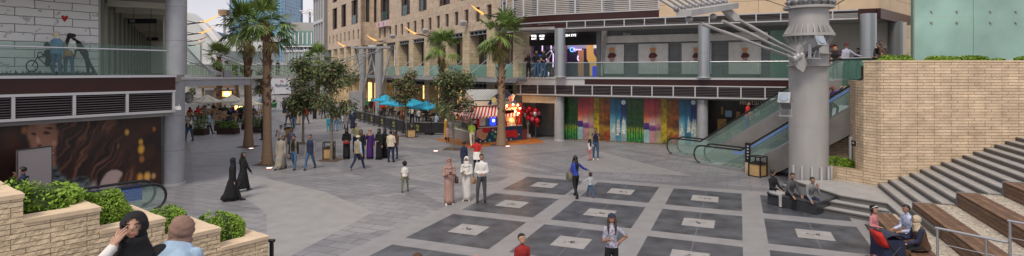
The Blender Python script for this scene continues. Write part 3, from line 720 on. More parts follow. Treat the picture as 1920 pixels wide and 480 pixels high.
# wall above colonnade, with real openings: horizontal bands + piers
def wallband(base, a0, a1, z0, z1, openings, parent, th=.5, o1=0.):
    """openings: list of (a, b) spans left open between z0 and z1"""
    m = MB(); x = a0
    for s_, e_ in sorted(openings):
        if s_ > x: m = MB(); SB(m, x, s_, z0, z1, o1-th, o1, base); m.build('wall_pier', facade, parent)
        x = e_
    if x < a1: m = MB(); SB(m, x, a1, z0, z1, o1-th, o1, base); m.build('wall_pier', facade, parent)
w0 = 1.84/.859
sml = [(2.4+w0*k-.0, 2.4+w0*k+.85) for k in range(-1, 15)]
sml = [(s_+2.05, e_+2.05) for s_, e_ in sml if e_+2.05 < Lend-.3]
m = MB(); SB(m, -.35, Lend, 8.25, 9.0, -.5, 0); SB(m, -.35, Lend, 10.25, 11.15, -.5, 0); m.build('wall', facade, cbld)
wallband(C0, -.35, Lend, 9.0, 10.25, sml, cbld)
def louvre_window(parent, base, a, b, z0, z1, o=-.18, n=10):
    w = MB(); SB(w, a, b, z0, z1, o-.06, o-.03, base); w = w.build('window', louvdark, parent)
    m = MB()
    for k in range(n):
        z = z0 + (z1-z0)*(k+.3)/n; SB(m, a+.02, b-.02, z, z+(z1-z0)/n*.45, o-.02, o+.06, base)
    m.build('louvre', mat('louvre_brown', (.13,.09,.075), .6), w)
for s_, e_ in sml: louvre_window(cbld, C0, s_, e_, 9.0, 10.25)
# upper storeys: openings with glass, louvre screens, balconies
ups = []; x = 3.0
kinds = ['louv','glass','glass','louvb','balc','balc2','glass','louv']
wins = [(4.0,6.2),(8.3,11.2),(12.7,15.4),(18.6,21.0),(23.6,26.6),(30.8,34.6)]
wallband(C0, -.35, Lend, 11.15, 14.4, wins, cbld)
m = MB(); SB(m, -.35, Lend, 14.4, 15.3, -.5, 0); m.build('wall', facade, cbld)
wallband(C0, -.35, Lend, 15.3, 18.6, wins, cbld)
m = MB(); SB(m, -.35, Lend, 18.6, 22, -.5, 0); m.build('wall', facade, cbld)
shade = mat('room_shade', (.06,.055,.055), .7)
balg = glass('balcony_glass', (.72,.86,.88), .55)
def opening(base, i, s_, e_, z0, z1, parent, style):
    w = MB(); SB(w, s_, e_, z0, z1, -.46, -.42, base); w = w.build('window', darkglass if style == 'glass' else shade, parent)
    fr = MB()
    n = 3 if style == 'glass' else 2
    for k in range(n+1):
        x = s_ + (e_-s_-.07)*k/n; SB(fr, x, x+.07, z0, z1, -.41, -.34, base)
    SB(fr, s_, e_, z0, z0+.07, -.41, -.345, base); fr.build('frame', alum if style == 'glass' else darkgrey, w)
    if style in ('balc', 'louv'):
        wd = .75
        for x in (s_+.03, e_-wd-.03):
            sc = MB()
            for k in range(24):
                z = z0 + (z1-z0)*k/24; SB(sc, x, x+wd, z, z+.06, -.2, -.1, base)
            SB(sc, x, x+.05, z0, z1, -.2, -.09, base); SB(sc, x+wd-.05, x+wd, z0, z1, -.2, -.09, base)
            sc.build('screen', mat('louvre_brown', (.13,.09,.075)), w)
    if style == 'balc':
        g2 = MB(); SB(g2, s_+.8, e_-.8, z0+.02, z0+1.15, .02, .05, base); g2.build('balcony_glass', balg, w)
styles = ['glass','glass','louv','balc','balc','balc']
for zf in (11.15, 15.3):
    for i, (s_, e_) in enumerate(wins): opening(C0, i, s_, e_, zf, zf+3.25 if zf < 12 else zf+3.3, cbld, styles[i])
sg2 = thing('shop_banner', 'pink and white sign box under the balcony of the beige building', 'sign', (*(C0+sd*33),10.5))
m = MB(); SB(m, 30.7, 34.6, 10.3, 11.0, .004, .5); m.build('box', mat('pink_sign', (.62,.50,.52), .5), sg2)
m = MB(); SB(m, 31.3, 31.9, 10.45, 10.85, .503, .53); SB(m, 33.2, 33.9, 10.45, 10.85, .503, .53); m.build('emblem', mat('pink_mark', (.5,.2,.3), .5), sg2)
# colonnade pillars, both storeys
for k in range(0, 9):
    a0 = bay*k - (.7 if k else .35)
    if a0+1.4 > Lend: break
    m = MB(); SB(m, a0, a0+1.4, 4.26, 8.248, -1.0, -.02); SB(m, a0, a0+1.4, 0, 3.9, -1.0, -.02); m.build('pillar', pil, cbld)
    if k < 8:
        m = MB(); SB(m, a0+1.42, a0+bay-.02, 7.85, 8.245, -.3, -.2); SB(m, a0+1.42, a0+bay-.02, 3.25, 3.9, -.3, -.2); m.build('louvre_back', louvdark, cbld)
        m = MB()
        for z in (7.85, 8.17, 3.25, 3.82): SB(m, a0+1.42, a0+bay-.02, z, z+.07, -.19, -.05)
        for j in range(5):
            x = a0+1.45+(bay-1.55)*j/4; SB(m, x, x+.06, 7.925, 8.165, -.19, -.06); SB(m, x, x+.06, 3.325, 3.815, -.19, -.06)
        m.build('louvre_frame', steeld, cbld)
        m = MB(); SB(m, a0+2.2, a0+2.4, 4.26, 7.84, -.5, -.3); SB(m, a0+3.2, a0+3.36, 4.26, 7.84, -1.4, -1.3); m.build('mullion', darkgrey if k % 2 else mat('bronze', (.16,.11,.07), .5), cbld)
# recessed wall, floors, dark shop fronts
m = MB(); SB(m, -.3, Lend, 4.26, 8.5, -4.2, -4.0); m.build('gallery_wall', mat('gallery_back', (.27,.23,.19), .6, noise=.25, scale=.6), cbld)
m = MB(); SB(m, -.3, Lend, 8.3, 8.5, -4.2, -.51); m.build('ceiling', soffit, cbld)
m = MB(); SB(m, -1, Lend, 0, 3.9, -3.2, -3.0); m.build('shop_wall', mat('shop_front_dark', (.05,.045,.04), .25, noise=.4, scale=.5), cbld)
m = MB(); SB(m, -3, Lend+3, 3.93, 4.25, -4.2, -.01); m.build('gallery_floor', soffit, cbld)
for k in range(8):
    a0 = bay*k
    m = MB(); SB(m, a0+1.2, a0+2.3, 4.27, 7.2, -3.99, -3.93); m.build('gallery_door', shade if k % 2 else darkglass, cbld)
warm = mat('warm_shop_light', (1.0,.62,.22), .5, emit=1.3)
warm2 = mat('warm_shop_dim', (1.0,.6,.25), .5, emit=.55)
for k, mm_ in ((3,warm2),(4,warm2),(5,warm),(6,warm),(7,warm)):
    a0 = bay*k
    w = MB(); SB(w, a0+.9, a0+bay-.9, .5, 3.0, -2.95, -2.9); w = w.build('shop_window', mm_, cbld)
    m = MB()
    for j in range(4): SB(m, a0+.9+(bay-1.9)*j/3, a0+1.0+(bay-1.9)*j/3, .5, 3.0, -2.88, -2.8)
    for j in range(3):
        x = a0+1.2+j*1.0; SB(m, x, x+.35, .5, 1.0+.4*((j*7+k) % 3), -2.87, -2.6)
    m.build('display', shade, w)
# walkway edge, glass rail and stay rods
we = thing('gallery_walkway', 'steel edged first floor walkway along the beige colonnade', 'walkway', (*(C0+cn*1),4))
m = MB(); SB(m, -3.2, Lend+14, 4.0, 4.14, -.0, 2.3); m.build('deck', steeld, we)
m = MB(); SB(m, -3.2, Lend+14, 3.93, 4.2, 2.302, 2.42); SB(m, -3.2, Lend+14, 3.72, 3.80, 1.1, 1.25); m.build('edge_beam', steel, we)
for k in range(8):
    m = MB(); a0 = bay*k; SB(m, a0+.72, a0+bay-.72, 4.26, 5.3, -.1, -.07); m.build('glass_panel', mat('rail_glass_green', (.16,.30,.25), .08), we)
m = MB()
for k in range(0, 9):
    a = C0+sd*(bay*k+.1); m.tube([(*(a+cn*.0),5.9), (*(a+cn*2.3-sd*.3),4.2)], .03, 6)
m.build('stay_rod', silver, we, True)
# second block, set towards the street, with its return wall
B2 = C0 + sd*Lend + cn*2.0
b2_ = thing('street_building', 'farther beige building block with louvred balconies and a glazed end bay', 'building', (B2.x,B2.y,0))
L2 = 20.
def S2(mb, a0, a1, z0, z1, o0, o1): SB(mb, a0, a1, z0, z1, o0, o1, B2)
w2 = [(1.2+2.4*k, 2.0+2.4*k) for k in range(8)]
m = MB(); S2(m, 0, L2, 8.1, 9.0, -.5, 0); S2(m, 0, L2, 10.3, 11.15, -.5, 0); S2(m, 0, L2, 14.4, 15.3, -.5, 0); S2(m, 0, L2, 18.6, 24, -.5, 0); m.build('wall', facade, b2_)
wallband(B2, 0, L2, 9.0, 10.3, w2, b2_)
for s_, e_ in w2: louvre_window(b2_, B2, s_, e_, 9.0, 10.3, n=6)
w3 = [(1.8,5.2),(8.0,11.0),(13.4,16.6)]
wallband(B2, 0, L2, 11.15, 14.4, w3, b2_); wallband(B2, 0, L2, 15.3, 18.6, w3, b2_)
for zf in (11.15,15.3):
    for i, (s_, e_) in enumerate(w3): opening(B2, i, s_, e_, zf, zf+3.25, b2_, ['balc','louv','louv'][i])
# return wall with tall dark windows
ra = B2; rb_ = B2 - cn*2.2
m = MB(); 
for z0, z1 in ((8.1,11.15),(14.4,15.3),(18.6,24)): m.prism([ra, rb_, rb_-sd*-.4, ra-sd*-.4], z0, z1)
for z0 in (11.15,15.3):
    for t0, t1 in ((0,.25),(.5,.75),(.93,1)):
        A = ra+(rb_-ra)*t0; B = ra+(rb_-ra)*t1; m.prism([A, B, B+sd*.4, A+sd*.4], z0, z0+3.3)
m.build('return_wall', facade, b2_)
m = MB(); m.prism([ra+sd*.3-cn*.2, rb_+sd*.3, rb_+sd*.35, ra+sd*.35-cn*.2], 11.1, 18.6); m.build('window', shade, b2_)
for k in range(5):
    m = MB(); a0 = 4.0*k+.1; S2(m, a0, a0+1.2, 4.26, 8.09, -.9, -.02); S2(m, a0, a0+1.2, 0, 3.9, -.9, -.02); m.build('pillar', pil, b2_)
m = MB(); S2(m, 0, L2, 4.2, 8.2, -3.2, -3.0); S2(m, 0, L2, 0, 4.2, -3.2, -3.0); m.build('gallery_wall', mat('gallery_back', (.27,.23,.19)), b2_)
for k in range(4):
    m = MB(); a0 = 4.0*k+.1; S2(m, a0+1.4, a0+3.8, .4, 3.1, -2.95, -2.9); m.build('shop_window', warm, b2_)
m = MB(); S2(m, 0, L2, 3.93, 4.2, -3.2, .6); m.build('gallery_floor', soffit, b2_)
gb = MB(); S2(gb, L2+.05, L2+8, 0, 24, -5, .5); gb.build('glazed_bay', mat('bay_glass', (.20,.21,.22), .12), b2_)
m = MB()
for k in range(5):
    S2(m, L2+.05+1.9*k, L2+.35+1.9*k, 0, 24, .51, .7)
for z in (4.2,8.6,12.7,16.9,21): S2(m, L2, L2+8, z, z+.5, .51, .75)
m.build('bay_frame', alum, b2_)
# two big grey columns with V struts at the entrance
def fat_column(x, w, ybot, d, label):
    c = P(x, 200, d); r = w/2/F*d
    t = thing('entrance_column', label, 'column', (c.x,c.y,0), 'grey entrance columns with V struts')
    MB().cyl((c.x,c.y), r, 0, 4.75+42*d/F, 28).build('shaft', steel, t, True)
    m = MB(); zt = 4.75+42*d/F
    m.tube([(c.x+.2,c.y-.1,1.5),(c.x-1.2,c.y+1.2,zt)], .12, 8); m.tube([(c.x-.2,c.y-.2,1.2),(c.x+1.3,c.y,zt)], .12, 8)
    m.build('strut', steel, t, True)
    MB().prism([(c.x-1.3,c.y-.4),(c.x+1.3,c.y-.4),(c.x+1.3,c.y+1.6),(c.x-1.3,c.y+1.6)], zt+.004, zt+.22).build('cap_beam', steel, t)
fat_column(680, 12, 0, 63, 'slimmer grey entrance column nearer the far end of the street')
fat_column(711, 15, 0, 58, 'thicker grey entrance column beside the cafe fence')
m = MB(); c_ = P(668,190,57); m.box((c_.x,c_.y,1.3), (1.4,.5,2.6)); m.build('menu_pylon', steel, None, label='plain grey upright slab at the end of the black cafe fence', cat='pylon')

st_ = thing('stay_cables', 'long steel stay rods slanting from the entrance columns over the street', 'cables', P(706,92,58))
for a_, b_ in ((P(712,91,57.5),P(604,122,61)),(P(712,95,57.5),P(560,143,61)),(P(702,92,58),P(640,142,60)),(P(700,96,58),P(655,143,60))):
    MB().tube([a_, b_], .05, 6).build('rod', steel, st_, True)
# ================= RIGHT BUILDING =================
RW = Wall((3.58,37.7), (3.58+2.211*5,32.7))
RF = RW.off(1.2)
RS_ = RW.off(-2.2)                                # shop fronts on the first floor
rbld = thing('mall_building', 'curved shopping building with louvred upper storey above the colourful panels', 'building', (10,35,0))
def RB(mb, w, x0, x1, z0, z1, o0, o1): WB(mb, w, w.at(x0) if not isinstance(x0, Vector) else x0, w.at(x1) if not isinstance(x1, Vector) else x1, z0, z1, o0, o1)
m = MB(); RB(m, RF, 1097, 1640, 3.86, 4.22, -.15, 0); m.build('fascia', maroon, rbld)
m = MB(); RB(m, RF, 970, 1096, 3.86, 4.22, -.15, -.01); m.build('fascia', alum, rbld)
m = MB(); RB(m, RF, 968, 1640, 4.223, 4.33, -7, .06); m.build('floor_edge', alum, rbld)
m = MB(); RB(m, RF, 968, 1640, 3.79, 3.857, -.15, .03); RB(m, RF, 968, 1640, 3.10, 3.18, -.3, .03)
p = RF.at(975)
for k in range(28):
    a = p + RF.u*(1.28*k)
    if RF.u.dot(a) > RF.u.dot(RF.at(1636)): break
    WB(m, RF, a, a+RF.u*.07, 3.183, 3.787, -.1, .025)
m.build('louvre_frame', alum, rbld)
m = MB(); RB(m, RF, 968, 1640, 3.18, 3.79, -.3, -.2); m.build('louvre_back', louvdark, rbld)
m = MB()
for k in range(6):
    z = 3.22+.095*k; RB(m, RF, 968, 1640, z, z+.035, -.1, -.01)
m.build('louvre_slats', louv, rbld)
m = MB(); RB(m, RF, 968, 1640, 4.0, 4.22, -7, -.16); RB(m, RF, 968, 1640, 3.0, 3.1, -4.5, -.31); m.build('soffit', soffit, rbld)
# ground floor: pale alcove, panels wall, dark restaurant
m = MB(); aA, aB = P(972,250,41.5), P(1042,250,40.2); m.wallbox(aA.xy, aB.xy, 0, 3.0, .2); m.build('alcove_wall', mat('alcove_panel', (.30,.285,.255), .5, noise=.12, scale=1), rbld)
m = MB(); m.wallbox(P(1003,250,41.0).xy, P(1004,250,38.6).xy, 0, 2.6, .1); m.build('alcove_door', mat('door_blue', (.03,.05,.12), .5), rbld)
m = MB(); m.wallbox(P(1046,250,37.5).xy, P(1040,250,41).xy, 0, 3.0, .3); m.build('side_wall', alum, rbld)
m = MB(); RB(m, RF, 976, 1042, 2.55, 3.095, -1.6, -.31); m.build('bulkhead', beige, rbld)
m = MB(); RB(m, RW, 1056, 1310, 0, 3.15, -.3, -.05); m.build('wall', beige, rbld)
RR = RW.off(-2.5)
m = MB(); RB(m, RR, 1325, 1560, 0, 3.2, -.3, 0); m.build('restaurant_front', mat('restaurant_dark', (.035,.025,.02), .2, noise=.6, scale=.7), rbld)
warmd = mat('amber_glow', (.16,.09,.03), .5, noise=.9, scale=2.5, emit=.12)
for i, (x0,x1,z0,z1) in enumerate(((1345,1362,.3,1.6),(1370,1392,.2,.9),(1398,1440,.3,1.0),(1380,1388,1.7,2.1),(1352,1356,1.9,2.4),(1405,1412,1.7,2.2),(1450,1475,.4,1.2))):
    m = MB(); RB(m, RR, x0, x1, z0, z1, .002, .04); m.build('lit_display', warmd, rbld)
for i, (x0,x1,z0,z1) in enumerate(((1360,1372,1.75,2.15),(1392,1400,1.5,1.75),(1415,1425,1.9,2.3))):
    m = MB(); RB(m, RR, x0, x1, z0, z1, .002, .05); m.build('menu_panel', mat('menu_blue', (.10,.17,.24), .4, emit=.15), rbld)
ls = thing('restaurant_sign', 'dim metallic LE Restaurant lettering under the louvres', 'sign', RF.pt(1400,195,-.9))
text('lettering', 'LE', RF.pt(1393,191,-.35), RF.u, .30, mat('bronze_letters', (.34,.27,.19), .4, .2), ls, .02)
text('lettering', 'Restaurant', RF.pt(1420,192.5,-.35), RF.u, .44, mat('bronze_letters', (.26,.20,.14)), ls, .02)
# first floor: ceiling, shop wall
m = MB(); RB(m, RF, 968, 1640, 7.58, 7.75, -7, -.05); m.build('ceiling', soffit, rbld)
shopgrey = brickmat('shop_pier_grey', (.20,.205,.215), (.17,.175,.185), (.08,.08,.085), 3, .72, .01, bump=.2, off=0, noise=.1)
m = MB(); RB(m, RS_, 1128, 1480, 4.335, 7.57, -.3, 0); m.build('shop_wall', shopgrey, rbld)
m = MB(); RB(m, RS_, 1480, 1700, 4.335, 7.57, -.3, 0); m.build('shop_wall', mat('pharmacy_wall', (.42,.40,.37), .6), rbld)
m = MB(); RB(m, RS_, 940, 1127, 4.335, 6.5, -3.3, -3.0); RB(m, RS_, 975, 1120, 6.62, 7.57, -.3, 0); m.build('arcade_wall', mat('arcade_dark', (.055,.045,.07), .3, noise=.5, scale=.5), rbld)
m = MB(); RB(m, RS_, 978, 1040, 4.335, 6.6, -.05, 0); RB(m, RS_, 1062, 1100, 4.335, 6.6, -.05, 0); m.build('arcade_glass', glass('arcade_glass', (.75,.7,.85), .85), rbld)
m = MB(); RB(m, RS_, 1119, 1127, 4.335, 7.57, -3, .1); m.build('arcade_pier', steeld, rbld)
# the green glazed bay beside the pylon
m = MB(); RB(m, RS_, 1444, 1479, 4.335, 7.3, .03, .08); m.build('green_glazing', mat('green_panel', (.20,.32,.27), .1), rbld)
# arcade: neon lines and lit signs (the place's own lamps)
neonw = mat('neon_white', (1.0,.8,.95), .5, emit=1.8); neonp = mat('neon_purple', (.45,.2,.8), .5, emit=1.6); neonb = mat('neon_blue', (.05,.25,.9), .5, emit=2.5); neonc = mat('neon_cyan', (.1,.8,.9), .5, emit=3); amberc = mat('arcade_amber', (.75,.42,.10), .5, emit=.35)
sgw = mat('sign_white_lit', (.95,.93,.9), .5, emit=1.6)
ar = thing('arcade_sign', 'black shop fascia with white FRESH EYE and ARCADE GAMES lettering', 'sign', RS_.pt(1050,68,.1))
m = MB(); RB(m, RS_, 978, 1119, 6.65, 7.35, .003, .12); m.build('board', black, ar)
for x, t in ((987,'LASER\nTAG'),(1001,'VIRTUAL\nREALITY'),(1016,'ARCADE\nGAMES')): text('lettering', t, RS_.pt(x,70,.14), RS_.u, .21, sgw, ar, .01, sx=.52)
text('lettering', 'FRESH EYE', RS_.pt(1066,66.5,.14), RS_.u, .24, sgw, ar, .01, sx=1.05)
ne = thing('neon_arcade_front', 'arcade shopfront with purple and white neon tubes behind the glass', 'shopfront', RS_.pt(1060,100,.1))
m = MB(); m.tube([RS_.pt(1017,80,-.2), RS_.pt(1017,97,-.2)], .045, 6); m.build('neon_tube', neonw, ne)
m = MB(); m.tube([RS_.pt(1033.5,82,-.2), RS_.pt(1033.5,96,-.2), RS_.pt(1037.5,102,-.2), RS_.pt(1037,126,-.2)], .045, 6); m.build('neon_tube', neonw, ne)
m = MB(); m.tube([RS_.pt(1024,110,-.2), RS_.pt(1028,116,-.2)], .04, 6); m.tube([RS_.pt(1028.5,135,-.2), RS_.pt(1028.5,142,-.2)], .04, 6); m.build('neon_tube', neonw, ne)
for x0, x1, y, mm_ in ((1060,1076,78,neonp),(1080,1090,75,amberc),(1113,1120,77,amberc),(1113,1120,80.5,neonw)):
    m = MB(); m.tube([RS_.pt(x0,y,-1), RS_.pt(x1,y,-1)], .06, 6); m.build('ceiling_light', mm_, ne)
m = ring(RS_, -.1, 1073, 93, 3.2, 4.6, 1.); m.build('neon_ring', neonc, ne)
m = ring(RS_, -.08, 1077, 92, 3, 4.6, 1.2); m.build('neon_ring', neonp, ne)
text('neon_lettering', 'Gamez', RS_.pt(1083,92.5,-.05), RS_.u, .22, neonw, ne, .01)
m = MB(); RB(m, RS_, 992, 1005, 5.6, 6.0, -1.2, -1.1); m.build('screen', mat('neon_blue_dim', (.05,.18,.6), .5, emit=1.), ne)
m = MB(); RB(m, RS_, 1062, 1073, 4.34, 6.4, -2.9, -2.8); m.build('lit_panel', amberc, ne)
m = MB(); m.poly([RS_.pt(x,y,-1.5) for x,y in ((1100,78),(1113,78),(1113,100),(1120,112),(1120,142),(1106,142),(1106,120),(1100,110))], .1, (0,1,0)); m.build('lit_panel', amberc, ne)
m = MB(); RB(m, RS_, 1028, 1037, 4.34, 5.0, -.9, -.5); m.build('crate', oak, ne)
m = MB(); RB(m, RS_, 1107, 1118, 4.34, 5.1, -.9, -.5); m.build('blue_machine', mat('blue_machine', (.01,.03,.55), .4, emit=.6), ne)
m = MB(); m.tube([RS_.pt(1084,104,-.6), RS_.pt(1083,110,-.6), RS_.pt(1085,114,-.6)], .05, 6); m.build('neon_figure', sgw, ne)
# boarded shop: draped fabric panels with pictures
drape = mat('grey_drape', (.72,.69,.67), .8, noise=.1, scale=2)
bs = thing('shuttered_shop', 'closed shop with four draped fabric panels showing sweets and an orange cup', 'shopfront', RS_.pt(1280,100,.1))
for i, (x0, x1) in enumerate(((1132,1170),(1197,1253),(1278,1334),(1366,1427))):
    m = MB(); n = 10; rows_ = []
    for j in range(7):
        z = 4.55 + j*(6.6-4.55)/6; rows_.append([])
        for k in range(n+1):
            a = RS_.at(x0+(x1-x0)*k/n, .10+.06*math.sin(k*2.1+i)*(1 if j > 3 else .3)); rows_[-1].append((a.x,a.y,z))
    for j in range(6):
        for k in range(n): m.poly([rows_[j][k], rows_[j][k+1], rows_[j+1][k+1], rows_[j+1][k]])
    pn = m.build('fabric_panel', drape, bs, True, merge=True)
    cx = (x0+x1)/2
    c_ = {0:1147,1:1224,2:1306,3:1397}[i]
    def dd(pts, nm, mt, o=.20): MB().poly([RS_.pt(c_+x, y, o) for x, y in pts], .004, (RS_.n.x,RS_.n.y,0)).build(nm, mt, pn)
    dd([(-5,89.5),(5,89.5),(5.5,93),(3,97.5),(-3,97.5),(-5.5,93)], 'cup_print', mat('print_orange', (.55,.27,.10), .6))
    dd([(-8,106),(-4,99),(4,99),(9,104),(5,108),(-6,109)], 'sweets_print', mat('print_brown', (.12,.025,.02), .6, noise=.5, scale=8))
    dd([(-5,108.5),(5,108.5),(3,117),(-3,117)], 'cone_print', mat('print_pink', (.40,.24,.24), .6), .207)
    m = MB(); RB(m, RS_, x0-1, x1+1, 4.5, 4.545, .02, .16); RB(m, RS_, x0-1, x1+1, 6.605, 6.66, .02, .16); RB(m, RS_, x0-1.5, x0-.3, 4.546, 6.6, .02, .14); RB(m, RS_, x1+.3, x1+1.5, 4.546, 6.6, .02, .14); m.build('frame', steeld, pn)
m = MB(); RB(m, RS_, 1135, 1440, 6.72, 7.22, .05, .12); m.build('fabric_banner', drape, bs)
m = MB()
m.poly([RS_.pt(x,y,.3) for x,y in ((1128,52),(1140,52),(1137,72),(1127,82),(1133,92),(1130,142),(1127,142))], .03, (RS_.n.x,RS_.n.y,0)); m.build('loose_drape', drape, bs)
text('lettering', 'Shop', RS_.pt(1175,64,.16), RS_.u, .26, white, bs, .01)
text('lettering', 'et Restau', RS_.pt(1355,62,.16), RS_.u, .34, steeld, bs, .01)
# pharmacy lettering
redl = mat('red_letter', (.40,.03,.03), .5)
ph = thing('pharmacy_sign', 'red Arabic and Latin pharmacy lettering behind the pylon', 'sign', RS_.pt(1560,90,.1))
text('lettering', 'Pharmacy', RS_.pt(1546,98,.06), RS_.u, .52, redl, ph, .02)
m = MB()
def tl(pts, r_): m.tube([RS_.pt(x,y,.09) for x,y in pts], r_, 6)
tl([(1549,88),(1556,88),(1557,85.5),(1558,88),(1562,88),(1562.5,83),(1562.5,88),(1567,88),(1568,85),(1566,84),(1563,87)], .035)
tl([(1551,91),(1552,91)], .04); tl([(1554,91),(1555,91)], .04); m.build('arabic_lettering', redl, ph)
# round columns on both floors
def rcol(x, w, z0, z1, d, lab, mt=silver):
    c = P(x, 133, d); t = thing('round_column', lab, 'column', (c.x,c.y,z0))
    MB().cyl((c.x,c.y), w/2/F*d, z0, z1, 36).build('shaft', mt, t, True)
    MB().cyl((c.x,c.y), w/2/F*d+.003, z0+1.5, z0+1.515, 36).build('panel_seam', steeld, t, True)
    MB().cyl((c.x,c.y), w/2/F*d+.03, z0, z0+.08, 36).build('base_ring', alum, t, True)
colsil = mat('column_silver', (.40,.43,.46), .32, .55)
rcol(1050,20,4.335,7.575,36.2,'silver round column in front of the neon arcade', colsil)
rcol(1320,22,4.335,7.575,32.7,'silver round column in front of the draped shop panels', colsil)
rcol(1628,27,4.335,7.75,28.6,'silver round column behind the security guard', colsil)
rcol(1679,23,4.335,7.6,31.5,'darker silver round column behind the two leaning men', mat('column_dark', (.20,.205,.21), .35, .5))
rcol(1048.5,19,0,2.99,37.2,'pale grey ground column at the start of the colourful panels', steel)
rcol(1317,20,0,2.99,33.4,'pale grey ground column at the end of the colourful panels', steel)
m = MB(); bq = G(1045,264); m.cyl((bq.x,bq.y), .12, 0, .75, 12); m.build('bollard', alum, None, True, label='short pale bollard at the foot of the ground column', cat='bollard')
# upper fascia with rounded corner
curve = [Vector(v) for v in ((-.9,43.5),(-.62,41.2),(-.1,39.5),(.8,38.2),(2.1,37.2),(3.56,36.4))]
def smooth(pts, n=4):
    out = []
    for i in range(len(pts)-1):
        p0 = pts[max(i-1,0)]; p1 = pts[i]; p2 = pts[i+1]; p3 = pts[min(i+2,len(pts)-1)]
        for k in range(n):
            t = k/n; out.append(.5*((2*p1)+(-p0+p2)*t+(2*p0-5*p1+4*p2-p3)*t*t+(-p0+3*p1-3*p2+p3)*t**3))
    out.append(pts[-1]); return out
cc = smooth(curve, 4)
def ribbon(path, z0, z1, th, off=0.):
    m = MB(); n = len(path); o = []
    for i, p in enumerate(path):
        t = (path[min(i+1,n-1)]-path[max(i-1,0)]).normalized(); nn = Vector((t.y,-t.x))
        if nn.dot(-p) < 0: nn = -nn
        o.append((p+nn*(off), p+nn*(off-th)))
    for i in range(n-1): m.prism([o[i][0], o[i+1][0], o[i+1][1], o[i][1]], z0, z1)
    return m
rA, rB, rC = RF.at(1062), RF.at(1235), RF.at(1641)
fullp = cc + [rA + (rB-rA)*t/10 for t in range(1, 11)]
lowp = cc[6:] + [rA + (rC-rA)*t/12 for t in range(1, 13)]
def RIB(path, z0, z1, th, off, name, mt): ribbon(path, z0, z1, th, off).build(name, mt, rbld)
RIB(lowp, 7.56, 7.62, .3, .03, 'trim', alum); RIB(lowp, 8.03, 8.09, .3, .03, 'trim', alum); RIB(lowp, 7.62, 8.03, .1, -.2, 'louvre_back', louvdark)
m = ribbon(cc[6:]+[rA], 7.623, 8.027, .04, 0); m.build('fascia', maroon, rbld)
for k in range(5): RIB([rA,rC], 7.65+.08*k, 7.68+.08*k, .08, 0., 'louvre_slats', louv)
m = MB()
L_ = (rC-rA).length; n_ = int(L_/1.28)
for k in range(n_+1): a = rA+RF.u*(1.28*k); WB(m, RF, a, a+RF.u*.06, 7.622, 8.028, -.05, .028)
m.build('louvre_frame', alum, rbld)
RIB(fullp, 8.10, 8.52, .25, .02, 'fascia', maroon)
RIB(fullp, 8.53, 8.60, .3, .06, 'trim', alum)
RIB(fullp, 8.6, 13.5, .3, -.9, 'upper_wall', beige)
m = MB(); poly = [p for p in cc] + [rB, rB-RF.n*6, C0+Vector((6,3)), C0-cn*.6]; m.prism(poly, 8.09, 8.1+.0); m = MB(); m.prism([p for p in cc]+[rA, rA-RF.n*8, C0-cn*2], 7.9, 8.099); m.build('soffit', soffit, rbld)
for k in range(9):
    z = 8.66 + k*.125; RIB(fullp, z, z+.05, .06, 0, 'sun_louvre', alum)
for k in range(9):
    z = 9.95 + k*.125; RIB(fullp, z, z+.05, .06, 0, 'sun_louvre', alum)
m = MB()
for i in range(0, len(fullp), 3):
    p = fullp[i]; t = (fullp[min(i+1,len(fullp)-1)]-fullp[max(i-1,0)]).normalized(); m.prism([p+Vector((-.05,-.05)), p+Vector((.05,-.05)), p+Vector((.05,.05)), p+Vector((-.05,.05))], 8.6, 13.4)
m.build('louvre_post', alum, rbld)
for i in (7, 13, 20, 24):
    p, q2_ = fullp[i], fullp[i+1]
    m = MB(); m.prism([p-RF.n*.88, q2_-RF.n*.88, q2_-RF.n*.85, p-RF.n*.85], 8.7, 13); m.build('upper_window', shade, rbld)
stoneup = brickmat('upper_panel_stone', (.60,.45,.30), (.56,.42,.28), (.28,.21,.15), 4.0, .98, .018, bump=.15, off=0, noise=.07)
m = MB(); WB(m, RF, rB+RF.u*.02, rC, 8.1, 13.5, -.6, -.01); m.build('upper_stone_wall', stoneup, rbld)
sA = rC; sB = rC + Vector((.75,.66))*6.5
m = MB(); m.wallbox(sA+Vector((.02,.05)), sB, 8.103, 13.5, .3); m.build('side_stone_wall', stoneup, rbld)
m = MB(); WB(m, RF, RF.at(1609), rC+RF.u*.03, 7.55, 8.10, -.3, .045); m.wallbox(sA+Vector((.1,.0)), sB, 7.55, 8.1, .34); m.build('fascia', maroon, rbld)
m = MB(); m.prism([RF.at(1500), rC, sB, sB+Vector((-2,4)), RS_.at(1560)-RS_.n*3], 7.62, 7.9); m.build('soffit', soffit, rbld)
# far right wall behind columns
m = MB(); m.wallbox((19.0,34.5), (30,34.5), 4.33, 9.5, .3); m.build('back_wall', brickmat('upper_panel_stone2', (.50,.385,.265), (.47,.36,.25), (.28,.21,.15), 4.0, .98, .018), rbld)
m = MB(); m.wallbox((20.2,34.2), (21.6,34.2), 4.9, 7.2, .1); m.build('blue_poster', mat('poster_blue', (.05,.12,.22), .4, noise=.5, scale=1), rbld)
struct('upper_plaza_floor', MB().prism([(13.9,24.3),(24,22.7),(42,22.7),(42,40),(21,38),(18.4,31)], 3.9, 4.33), mat('gallery_floor', (.3,.29,.27)))
